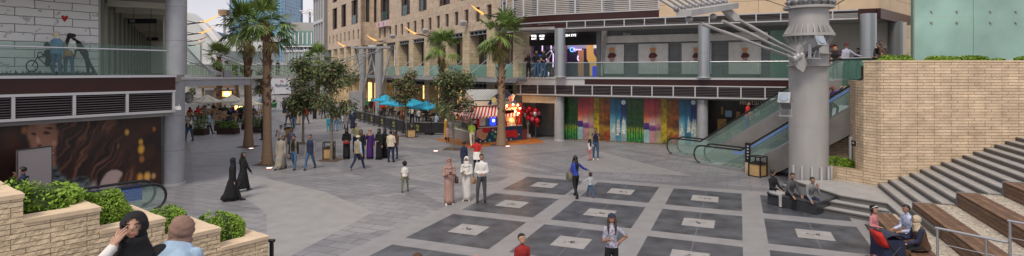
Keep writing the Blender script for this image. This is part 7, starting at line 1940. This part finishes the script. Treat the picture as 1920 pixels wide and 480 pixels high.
def bag(rt, v, size, color, label, cat='handbag', strap=None, name='handbag'):
    c = wpt(rt, v); t = thing(name, label, cat, c); rz = rt.rotation_euler.z
    x, y, z = size; m = MB(); M = Matrix.Rotation(rz, 3, 'Z')
    rg = []
    for f_, s_ in ((-.5,.85),(-.45,1),(0,1.02),(.4,.92),(.5,.78)):
        rg.append([c + M@Vector((math.copysign(abs(math.cos(a))**.5,math.cos(a))*x/2*s_, math.copysign(abs(math.sin(a))**.5,math.sin(a))*y/2*s_, f_*z)) for a in [6.2832*k/16 for k in range(16)]])
    m.rings(rg); m.build('body', CL[color], t, True)
    a0, a1 = c+M@Vector((0,-y*.4,z*.45)), c+M@Vector((0,y*.4,z*.45)); tp = strap and wpt(rt, strap) or c+Vector((0,0,z*1.1))
    MB().tube([a0, tp.lerp(a0,.3), tp, tp.lerp(a1,.3), a1], .009, 6).build('strap', CL['brown' if color != 'black' else 'black'], t, True)
    return t
def phone(rt, v, label, rx=0, cat='phone', name='phone'):
    c = wpt(rt, v); t = MB(); t.box(c, (.07,.012,.14), rz=rt.rotation_euler.z, rx=R(-30)); return t.build(name, CL['dgrey'], None, label=label, cat=cat)
P_ = person
# --- near group in the plaza
a = P_('woman in a long rose abaya and pale pink headscarf looking at her phone', 842, 383, h=1.66, rz=195, arms=('phone','phone'), top='rose', robe='rose', hijab='rose', bot='rose', shoe='white', head=(0,-22)); CL['rose']
phone(a, (0,.33,1.16), 'dark phone in the hands of the woman in rose'); bag(a, (-.26,.02,.86), (.13,.22,.22), 'brown', 'small dark brown shoulder bag of the woman in rose', strap=(-.15,0,1.32))
a = P_('woman in a white abaya and white headscarf beside the man in white', 875, 376, h=1.62, rz=175, arms=('phone','belly'), top='white', robe='white', hijab='white', bot='white', shoe='cream', slim=.95)
bag(a, (-.27,.02,.74), (.12,.2,.22), 'camel', 'small tan bag hanging beside the woman in white', strap=(-.14,0,1.28))
P_('man in a white shirt and dark grey trousers holding a paper at his waist', 903, 379, h=1.75, rz=185, pose='weight', arms=('belly','belly'), top='white', bot='dgrey', head=(10,-5))
t = P_('child with dark hair in a white T-shirt and camouflage trousers', 759, 360, h=1.18, rz=10, arms=('down','down'), top='white', bot='camo', hair='curly', sleeves='short', pose='astride', slim=.9)
a = P_('woman in a bright blue top with very long dark hair leading a toddler', 1079, 370, h=1.62, rz=20, pose='walk', arms=('out','down'), top='blue', bot='black', hair='long', slim=.92)
bag(a, (-.26,.0,.82), (.16,.34,.28), 'khaki', 'patterned brown handbag of the woman in the blue top', strap=(-.12,-.02,1.25))
P_('toddler in a striped top and jeans holding a hand', 1107, 370, h=.93, rz=15, pose='walk2', arms=('down','out'), top='stripe', bot='denim', hair='curly', hc='b', shoe='darkred')
P_('woman in a dark blue cap and flowered shirt with her hand on her hip', 1147, None, pos=P(1147,133,12.05)-Vector((0,0,4.75)), h=1.60, rz=175, pose='weight', arms=('phone','hip'), top='floral', bot='black', hair='long', hc='b', sleeves='short', hat=('cap','navy'), head=(0,-15), slim=.9)
P_('boy with black hair in a dark red jumper looking down', 979, None, pos=P(979,133,11.56)-Vector((0,0,4.75)), h=1.30, rz=200, pose='walk', top='darkred', bot='navy', slim=1.08, head=(10,-12), skin='l')
P_('person seen from above in a dark brown knitted cap', 783, None, pos=P(783,133,9.25)-Vector((0,0,4.75)), h=1.66, rz=180, top='grey', bot='black', hat=('beanie','brown'), hair='short')
P_('person whose peach headscarf only just shows above the picture edge', 893, None, pos=P(893,133,9.0)-Vector((0,0,4.75)), h=1.70, rz=0, top='rose', robe='rose', hijab='rose', bot='rose')
P_('man in a dark T-shirt taking a photo beside the picture panels', 1117, 299, h=1.72, rz=170, arms=('chin','chin'), top='navy', bot='denim', sleeves='short', shoe='white')
P_('girl with long hair in a white top and pink shorts beside the photographing man', 1106, 301, h=1.12, rz=20, top='white', bot='pink', hair='long', sleeves='short', arms=('hip','down'), slim=.85)
# --- family at the stroller
P_('smiling girl in a pink jumper with a white headband holding the stroller', 1638, 478, h=1.24, rz=205, pose='weight', arms=('belly','down'), top='pink', bot='navy', hair='curly', hat=('band','white'), shoe='pink', skin='l', slim=.95)
g = P(1700,398,14.2)
P_('man in a white and blue patterned shirt sitting on the lowest bench', None, None, pos=(g.x+.05,g.y-.1,0), h=1.66, rz=95, pose='sit', arms=('lap','lap'), top='patch', bot='navy', lean=12)
P_('woman in a sand headscarf and brown coat crouched over the stroller', None, None, pos=(P(1722,410,13.2).x-.02,13.0,.05), h=1.60, rz=80, pose='sit', arms=('push','push'), top='navy', bot='black', hijab='beige', vest='brown', robe='brown', lean=16, head=(0,-15), skin='l')
st = thing('stroller', 'navy folding stroller with red blanket in front of the crouching woman', 'stroller', (9.15,13.2,0))
c = P(1664,460,13.1); cx, cy = c.x, c.y
m = MB(); m.rings([[Vector((cx+x*.24+.0*z, cy+y*.26, z*.92)) for x, y in ((-1,-1),(1,-1),(1.05,0),(1,1),(-1,1),(-1.1,0))] for z in (.34,.45,.62,.80)]); m.build('seat', CL['navy'], st)
m = MB(); n = 10
rgs = []
for k in range(7):
    a_ = R(10+25*k); rgs.append([Vector((cx+.03+math.cos(a_)*.27, cy+(j-3)/3*.27, .72+math.sin(a_)*.16)) for j in range(7)])
for i in range(6):
    for j in range(6): m.poly([rgs[i][j], rgs[i][j+1], rgs[i+1][j+1], rgs[i+1][j]])
m.build('hood', mat('stroller_hood', (.022,.028,.06), .5), st)
m = MB()
for y in (-.27,.27): m.tube([(cx+.30,cy+y,.12),(cx-.05,cy+y,.55),(cx-.36,cy+y,.98)], .016, 6); m.tube([(cx-.30,cy+y,.12),(cx+.12,cy+y,.6)], .016, 6)
m.tube([(cx-.36,cy-.27,.98),(cx-.36,cy+.27,.98)], .02, 6); m.build('frame', darkgrey, st, True)
for x in (-.30,.30):
    for y in (-.27,.27):
        w = MB(); w.tube([(cx+x,cy+y-.03,.11),(cx+x,cy+y+.03,.11)], .11, 14); w = w.build('wheel', rub, st, True); MB().tube([(cx+x,cy+y-.034,.11),(cx+x,cy+y+.034,.11)], .05, 10).build('hub', silver, w)
m = MB(); rg2 = random.Random(2)
m.rings([[Vector((cx-.40+x*.07+f*.22, cy-.16+y*.13, .95-.40*f)) for x, y in ((-1,-1),(0,-1.2),(1,-1),(1,1),(0,1.2),(-1,1))] for f in (0,.3,.6,.9)]); m.build('blanket', CL['red'], None, True, label='bright red blanket draped over the front of the stroller', cat='blanket')
# --- three men on the bench
for px, py, lab, kw in ((1461,387,'seated man in a black shirt and light grey trousers turning his head',dict(top='black',bot='lgrey',head=(65,0),arms=('lap','knee'),rz=212)),(1490,393,'seated man in a grey shirt in the middle of the stone bench',dict(top='dgrey',bot='black',arms=('knee','knee'),head=(-10,0),rz=190,lean=12)),(1524,399,'seated man in a checked grey shirt resting his chin on his hand',dict(top='grey',bot='navy',arms=('knee','chin'),rz=180,lean=24,head=(10,-12)))):
    g = G(px,py); f = Matrix.Rotation(R(kw['rz']),3,'Z')@Vector((0,1,0)); P_(lab, None, None, pos=(g.x-f.x*.25,g.y-f.y*.25,-.03), h=1.62, pose='sit', **kw)
# --- middle distance
P_('woman in a black abaya at the rear of the pair beside the planter', 436, 376, h=1.62, rz=-60, pose='walk', arms=('down','down'), top='black', robe='black', hijab='black', bot='black')
P_('woman in a black abaya turning back, ahead of her companion', 456, 359, h=1.60, rz=-40, pose='walk2', arms=('swingf','down'), top='black', robe='black', hair='long', bot='black', head=(-60,0), robe_to=.08)
P_('older man in a long grey robe walking beside the nearest palm', 527, 317, h=1.72, rz=180, pose='walk', top='greige', robe='greige', hair='short', hc='g', bot='greige', robe_to=.06)
P_('man in a tan blazer over a black shirt and blue jeans', 551, 317, h=1.68, rz=180, pose='walk2', top='black', vest='khaki', bot='denim', open_=True, sleeves='long')
P_('man in a navy hooded waistcoat and dark jeans walking forward', 582, 317, h=1.74, rz=180, pose='walk', top='grey', vest='navy', bot='denim')
P_('man in a white T-shirt holding something to his mouth behind the grey robe', 527, 290, h=1.74, rz=180, pose='walk', arms=('face','down'), top='white', bot='dgrey', sleeves='short')
P_('man in a tie-dyed dark shirt and jeans behind the tan blazer', 546, 296, h=1.72, rz=170, pose='walk2', top='tie', bot='denim', sleeves='short')
a = P_('woman in a black abaya holding a red bag in front of her', 650, 298, h=1.66, rz=190, arms=('belly','belly'), top='black', robe='black', hijab='black', bot='black')
bag(a, (0,.22,.92), (.30,.10,.16), 'darkred', 'small red clutch bag held by the woman in black')
P_('person in a pale yellow jacket talking behind the tan waistcoat', 667, 285, h=1.70, rz=200, arms=('face','down'), top='paleyellow', bot='navy')
P_('woman in a brown headscarf and black cloak behind the tan waistcoat', 677, 299, h=1.62, rz=190, top='black', robe='black', hijab='brown', bot='black')
P_('person in a tan waistcoat, cream cap and blue jeans walking away', 671, 318, h=1.70, rz=-30, pose='walk', top='paleblue', vest='tan', bot='navy', hat=('beanie','cream'), shoe='rose')
a = P_('woman in a deep purple abaya with a pale pink scarf', 694, 298, h=1.64, rz=185, arms=('face','down'), top='purple', robe='purple', hijab='rose', bot='black')
bag(a, (.28,0,.88), (.12,.2,.24), 'brown', 'brown shoulder bag of the woman in purple', strap=(.14,0,1.3))
P_('woman in a black abaya and black headscarf between the purple and white women', 711, 299, h=1.66, rz=160, top='black', robe='black', hijab='black', bot='black', arms=('belly','down'))
P_('woman wrapped in black partly hidden behind the white jacket', 722, 296, h=1.60, rz=150, top='black', robe='black', hijab='black', bot='black')
a = P_('woman in a white jacket, dark jeans and black boots seen from behind', 733, 304, h=1.66, rz=-15, arms=('belly','down'), top='cream', bot='navy', hair='bun', vest='cream', slim=1.1)
bag(a, (-.28,.05,.95), (.12,.26,.26), 'black', 'black shoulder bag of the woman in the white jacket', strap=(-.14,0,1.32))
P_('person in brown just behind the woman in the white jacket', 741, 297, h=1.60, rz=160, top='brown', bot='navy', hair='long')
P_('boy in a navy top walking toward the kiosk', 870, 316, h=1.32, rz=0, pose='walk', top='navy', bot='navy', slim=1.05)
P_('woman in a red T-shirt with a white jacket tied round her waist', 894, 322, h=1.66, rz=0, pose='walk', arms=('down','hip'), top='red', skirt='white', bot='navy', hair='bun', sleeves='short', robe_to=.36)
P_('man in a lime green shirt leaning at the sweets display counter', 885, 276, h=1.72, rz=15, pose='walk', arms=('belly','phone'), top='lime', bot='cream', sleeves='short', hair='short', hc='g', lean=12)
P_('kiosk seller in white at the striped counter corner', None, None, pos=KW.xyz(893,0,-.9), h=1.70, rz=170, arms=('rail','rail'), top='white', bot='black', lean=14, hat=('beanie','white'))
P_('woman in a mustard yellow dress beside the sweets counter', 836, 262, h=1.64, rz=-80, top='mustard', robe='mustard', hijab='cream', bot='black', robe_to=.12)
P_('small child in a pale pink coat next to the woman in yellow', 839, 266, h=1.08, rz=170, top='rose', robe='rose', hair='bun', bot='navy', robe_to=.3)
P_('man in a red T-shirt riding up the escalator', None, None, pos=E1(4.05,.07,-.45), h=1.58, rz=-140, arms=('rail','down'), top='red', bot='denim', sleeves='short', pose='stand', lean=6)
P_('woman with a brown ponytail climbing the nearer escalator', None, None, pos=E2(5.9,.07,-.4), h=1.46, rz=-125, pose='step', arms=('down','up'), top='purple', bot='navy', hair='pony', hc='o', lean=8)
P_('person in dark clothes near the top of the escalator, half behind the wall', None, None, pos=E2(7.7,.07,-.5), h=1.66, rz=-125, arms=('down','rail'), top='navy', bot='navy')
# first floor
def up(px, d, z=4.335): return (P(px,133,d).x, d, z)
P_('blonde woman in a black dress standing at the escalator head', None, None, pos=up(1566,26.8), h=1.60, rz=170, arms=('down','rail'), top='black', bot='black', hair='curly', hc='y', sleeves='short', skin='l', slim=.92)
P_('security guard in a pale lilac shirt and dark cap leaning on the rail', None, None, pos=up(1587,26.0), h=1.74, rz=185, arms=('down','out'), top='lilac', bot='navy', hat=('police','maroon'))
P_('officer in a black uniform and cap behind the guard', None, None, pos=up(1609,29.5), h=1.66, rz=180, top='navy', bot='navy', hat=('police','black'))
P_('man in black leaning on the ledge beside the hedge', None, None, pos=up(1650,23.4,4.32), h=1.74, rz=150, arms=('rail','cross'), top='black', bot='dgrey', lean=14)
P_('man in a brown shirt seen from behind at the hedge', None, None, pos=up(1664,23.0,4.32), h=1.72, rz=60, arms=('rail','rail'), top='brown', bot='dgrey', lean=26, slim=1.1)
P_('woman in black leaning on the glass rail at the arcade', None, None, pos=up(991,36.0), h=1.62, rz=150, arms=('face','rail'), top='black', bot='black', hair='long')
P_('person in a black top and jeans in the middle of the arcade trio', None, None, pos=up(1006,35.8), h=1.76, rz=170, arms=('face','rail'), top='black', bot='denim', hair='long')
P_('bearded man in a black T-shirt leaning at the arcade rail', None, None, pos=up(1018,35.6), h=1.78, rz=200, arms=('rail','rail'), top='black', bot='denim', sleeves='short', lean=8)
# gallery with the brick mural
def gal(px, off): q_ = LU.at(px, off); return (q_.x, q_.y, 4.585)
P_('woman in a denim jacket and pale headscarf at the brick mural', None, None, pos=gal(106,1.0), h=1.62, rz=0, arms=('down','down'), top='ldenim', bot='denim', hijab='cream', vest='ldenim')
a = P_('woman in a white cardigan with long black hair at the brick mural', None, None, pos=gal(129,1.0), h=1.60, rz=10, top='white', vest='white', bot='denim', hair='long', arms=('belly','down'), lean=5)
bag(a, (.05,-.16,.82), (.32,.14,.22), 'camel', 'tan handbag at the back of the woman in the white cardigan')
P_('tall figure in black leaning over toward the two women at the mural', None, None, pos=gal(158,.9), h=1.72, rz=100, pose='astride', top='black', bot='black', lean=34, arms=('push','down'), hair='short', legs=((-6,0,4),(-28,2,4)))
P_('man in a dark polo riding the escalator behind the bush', None, None, pos=(P(44,300,16.6).x,16.6,.12), h=1.72, rz=100, arms=('chin','rail'), top='navy', bot='black', sleeves='short')
P_('lone person in dark clothes standing on the far footbridge', None, None, pos=up(521,62.0,4.26), h=1.72, rz=170, pose='weight', top='black', bot='dgrey')
P_('person in a pale top on the footbridge behind the leafy crown', None, None, pos=up(593,62.5,4.26), h=1.6, rz=170, top='rose', bot='black')
# cafe side
P_('man in a light blue shirt walking past the planters', 392, 251, h=1.74, rz=-75, pose='walk', top='paleblue', bot='navy', hc='g')
P_('man in a printed white T-shirt and black jacket by the gangway', 355, 264, h=1.76, rz=170, pose='astride', top='white', vest='black', bot='denim', open_=True, arms=('face','face'))
P_('person in jeans mostly hidden at the building corner', 347, 262, h=1.68, rz=100, top='black', bot='denim')
seatp = [(0,'red'),(1,'red'),(4,'red'),(5,'grey'),(6,'khaki'),(8,'black'),(10,'green'),(11,'brown'),(12,'paleblue'),(14,'blue'),(15,'dgrey'),(17,'tan'),(19,'black'),(20,'navy'),(22,'cyan'),(24,'rose'),(26,'dgrey'),(28,'white'),(30,'black')]
where = ['table farthest toward the gangway','table behind the tall planter','table under the glowing parasol','table in front of the palm','table nearest the middle planters','table beside the lit screen','table just past the palm trunk','second row table by the parasol pole']
cnt = 0
for i, c_ in seatp:
    if i >= len(CAFE): continue
    (x, y, z_), rz_ = CAFE[i]; w_ = where[i//4]
    P_('seated guest in %s, %s, %s' % ({'paleblue':'a light blue shirt','cyan':'a teal shirt','dgrey':'dark grey'}.get(c_, c_), ['first near chair','second near chair','first far chair','second far chair'][i % 4], w_), None, None, pos=(x,y-.0,0), h=1.70, rz=math.degrees(rz_), pose='sit', top=c_, bot=['navy','denim','black'][i%3], arms=('lap','lap') if i % 2 else ('chin','lap'), hair='short' if i % 3 else 'long', group='guests seated at the terrace cafe')
for x, y, c_, rz_, lab in ((677,213,'black',120,'guest in black standing at the far end of the black fence'),(688,212,'green',150,'guest in a green top standing behind the fence'),(696,213,'black',170,'guest in a dark jacket standing behind the fence next to green'),(704,214,'red',160,'guest in a red jacket standing near the farthest blue parasol'),(718,218,'red',20,'guest in a bright red shirt turned away by the parasol pole')):
    P_(lab, x, y, h=1.72, rz=rz_, top=c_, bot='black')
for x, y, c_, bt, rz_, lab in ((773,232,'white','navy',150,'waiter in a white shirt bending between the cafe tables'),(786,230,'lgrey','black',30,'guest in a grey shirt sitting under the nearest blue parasol'),(797,226,'black','black',180,'guest in black sitting at the wall under the nearest blue parasol'),(817,242,'paleblue','navy',-40,'guest in a pale shirt sitting near the kiosk corner'),(752,238,'brown','brown',0,'guest with brown hair sitting low behind the fence')):
    g = G(x,y); P_(lab, None, None, pos=(g.x,g.y,0), h=1.72, rz=rz_, top=c_, bot=bt, pose='sit' if 'sitting' in lab else 'stand', lean=10, arms=('lap','lap'), hair='long' if 'brown hair' in lab else 'short', hc='o' if 'brown hair' in lab else 'k')
# farther up the street
for x, y, h_, rz_, lab, kw in (
 (541,234,1.74,180,'man in a grey T-shirt walking under the widest tree crown',dict(top='grey',bot='navy',pose='walk',sleeves='short')),
 (551,240,1.70,185,'man in black and jeans under the widest tree crown',dict(top='black',bot='denim',pose='walk2')),
 (559,234,1.72,180,'man in a beige robe under the widest tree crown',dict(top='beige',robe='beige',bot='beige',hijab=None)),
 (574,233,1.72,175,'man in a red jacket under the widest tree crown',dict(top='red',bot='dgrey',pose='walk')),
 (590,223,1.60,180,'woman in black beyond the man in the red jacket',dict(top='black',robe='black',hijab='black',bot='black')),
 (487,205,1.74,0,'person in a blue shirt far up the street',dict(top='paleblue',bot='tan')),
 (616,246,1.20,180,'child in a bright cyan coat by the leafy tree',dict(top='cyan',bot='cyan')),
 (629,246,1.66,0,'woman in a rose top and blue jeans by the leafy tree',dict(top='mauve',bot='ldenim',hair='long')),
 (637,243,1.20,10,'child in blue jeans between the rose top and the red headscarf',dict(top='ldenim',bot='ldenim')),
 (644,240,1.10,10,'small child in white by the red headscarf',dict(top='white',bot='grey')),
 (649,241,1.66,170,'woman in a bright red headscarf and grey coat',dict(top='grey',robe='grey',hijab='red',bot='black',robe_to=.2)),
 (661,241,1.68,0,'woman in a long royal blue coat and pale headscarf',dict(top='navy',robe='navy',hijab='paleblue',bot='navy')),
 (652,232,1.66,0,'person with a white headscarf behind the blue coat',dict(top='lgrey',hijab='white',bot='dgrey')),
 (492,262,1.66,90,'person half hidden behind the nearest palm trunk',dict(top='black',bot='black')),
 (600,205,1.70,180,'person in dark clothes far up the street beneath the crowns',dict(top='dgrey',bot='black')),
 (606,222,1.70,10,'man in a grey shirt beyond the cyan coated child',dict(top='grey',bot='navy',pose='walk')),
 (627,228,1.66,180,'woman in a black robe behind the rose top',dict(top='black',robe='black',hijab='black',bot='black')),
 (641,216,1.72,0,'man in a dark shirt strolling near the grey slab',dict(top='dgrey',bot='black',pose='walk')),
 (583,214,1.72,0,'man in a white shirt far off between the tree trunks',dict(top='white',bot='navy',pose='walk2')),
 (533,212,1.68,180,'woman in a dark robe far off left of the tree crown' .replace(' left of',' beside'),dict(top='navy',robe='navy',hijab='black',bot='navy')),
 (503,222,1.72,10,'man in a tan shirt far off just past the nearest palm',dict(top='tan',bot='black',pose='walk')),
 (514,200,1.70,0,'person pushing a green pushchair far up the street',dict(top='lgrey',bot='black'))):
    P_(lab, x, y, h=h_, rz=rz_, **kw)
g = G(513,206); ps = thing('pushchair', 'small green pushchair far up the street', 'pushchair', g)
MB().box((g.x,g.y,.6), (.5,.5,.5), rx=R(20)).build('seat', CL['green'], ps); m = MB(); m.tube([(g.x-.25,g.y,.1),(g.x-.25,g.y+.4,1.0)], .03, 5); m.tube([(g.x+.25,g.y,.1),(g.x+.25,g.y+.4,1.0)], .03, 5); m.build('frame', darkgrey, ps)

# --- the two seated women in front
def near_woman(label, px, pytop, dd, **kw):
    c = P(px, pytop, dd)
    return c
c1 = P(262,401,4.6)
seat_h = c1.z - 1.62*.80 - .0
P_('woman in a black headscarf and black robe touching her forehead with spread fingers', None, None, pos=(c1.x-.03, c1.y-.02, c1.z-1.33), h=1.74, rz=212, pose='sit', arms=(('head',(1.15,1.0,-1.15),(-.45,-.15,1),(.7,.3,-.9)),'lap'), top='black', hijab='black', bot='black', skin='l', lean=10, head=(-8,-14), slim=1.12)
# second woman, seen from behind, denim jacket
c2 = P(337,419,4.75)
P_('woman in a tan headscarf and pale denim jacket seen from behind', None, None, pos=(c2.x-.02, c2.y-.34, c2.z-1.24), h=1.70, rz=-4, pose='sit', arms=('lap','lap'), top='paleblue', hijab='mauve', bot='navy', skin='l', slim=1.12, vest='paleblue', lean=30, head=(6,-4), shrug=.045)
# ================= LIGHT, SKY, CAMERA =================
w = bpy.data.worlds.new('World'); scene.world = w; w.use_nodes = True; nt = w.node_tree
bg = nt.nodes['Background']; sky = nt.nodes.new('ShaderNodeTexSky'); sky.sky_type = 'NISHITA'; sky.sun_disc = False
sky.sun_elevation = R(52); sky.sun_rotation = R(197); sky.altitude = 800; sky.air_density = 1.2; sky.dust_density = 3.0
tc = nt.nodes.new('ShaderNodeTexCoord'); nz = nt.nodes.new('ShaderNodeTexNoise'); nz.inputs['Scale'].default_value = 2.2; nz.inputs['Detail'].default_value = 6
mp = nt.nodes.new('ShaderNodeMapping'); mp.inputs['Scale'].default_value = (1,1,3.2); nt.links.new(tc.outputs['Generated'], mp.inputs[0]); nt.links.new(mp.outputs[0], nz.inputs['Vector'])
cr = nt.nodes.new('ShaderNodeValToRGB'); cr.color_ramp.elements[0].color = (5.9,5.7,6.3,1); cr.color_ramp.elements[1].color = (7.6,7.2,7.6,1)
cr.color_ramp.elements[0].position = .35; cr.color_ramp.elements[1].position = .65
nt.links.new(nz.outputs[0], cr.inputs[0])
mx = nt.nodes.new('ShaderNodeMix'); mx.data_type = 'RGBA'; mx.inputs[0].default_value = .82
nt.links.new(sky.outputs[0], mx.inputs[6]); nt.links.new(cr.outputs[0], mx.inputs[7]); nt.links.new(mx.outputs[2], bg.inputs[0]); bg.inputs[1].default_value = .083
sl = bpy.data.lights.new('sun', 'SUN'); sl.energy = 1.5; sl.angle = R(18); sl.color = (1,.90,.76)
so = bpy.data.objects.new('sun', sl); COL.objects.link(so)
az = R(197); el = R(52)
dirv = Vector((math.sin(az)*math.cos(el), math.cos(az)*math.cos(el), math.sin(el)))   # towards the sun
so.rotation_euler = dirv.to_track_quat('Z', 'Y').to_euler()
# the lit popcorn stand throws a warm glow on the paving; the restaurant and shops are lit inside
def lamp(p, e, c, r=.1):
    l = bpy.data.lights.new('lamp', 'POINT'); l.energy = e; l.color = c; l.shadow_soft_size = r; o = bpy.data.objects.new('kiosk_arcade_light', l); COL.objects.link(o); o.location = p
lamp(KW.pt(971,198,.9), 28, (1,.55,.22), .15)
lamp(KW.pt(960,225,-.3), 7, (1,.6,.3), .1)
lamp(RS_.pt(1085,80,-1.5), 60, (.7,.4,1), .3)  # purple point light inside the first floor arcade, standing for its neon glow
cam = bpy.data.cameras.new('camera'); co_ = bpy.data.objects.new('camera', cam); COL.objects.link(co_)
co_.location = (0,0,H); co_.rotation_euler = (R(90),0,0)
cam.sensor_width = 36; cam.sensor_fit = 'HORIZONTAL'; cam.lens = 36*F/1920; cam.shift_y = -(240-HY)/1920; cam.clip_start = .1; cam.clip_end = 2000
scene.camera = co_
vs_ = scene.view_settings; vs_.view_transform = 'Standard'; vs_.look = 'None'; vs_.gamma = 1; vs_.exposure = .58; vs_.use_curve_mapping = False
scene.cycles.max_bounces = 6; scene.cycles.transparent_max_bounces = 16
# every unlabelled helper mesh left? keep names clean
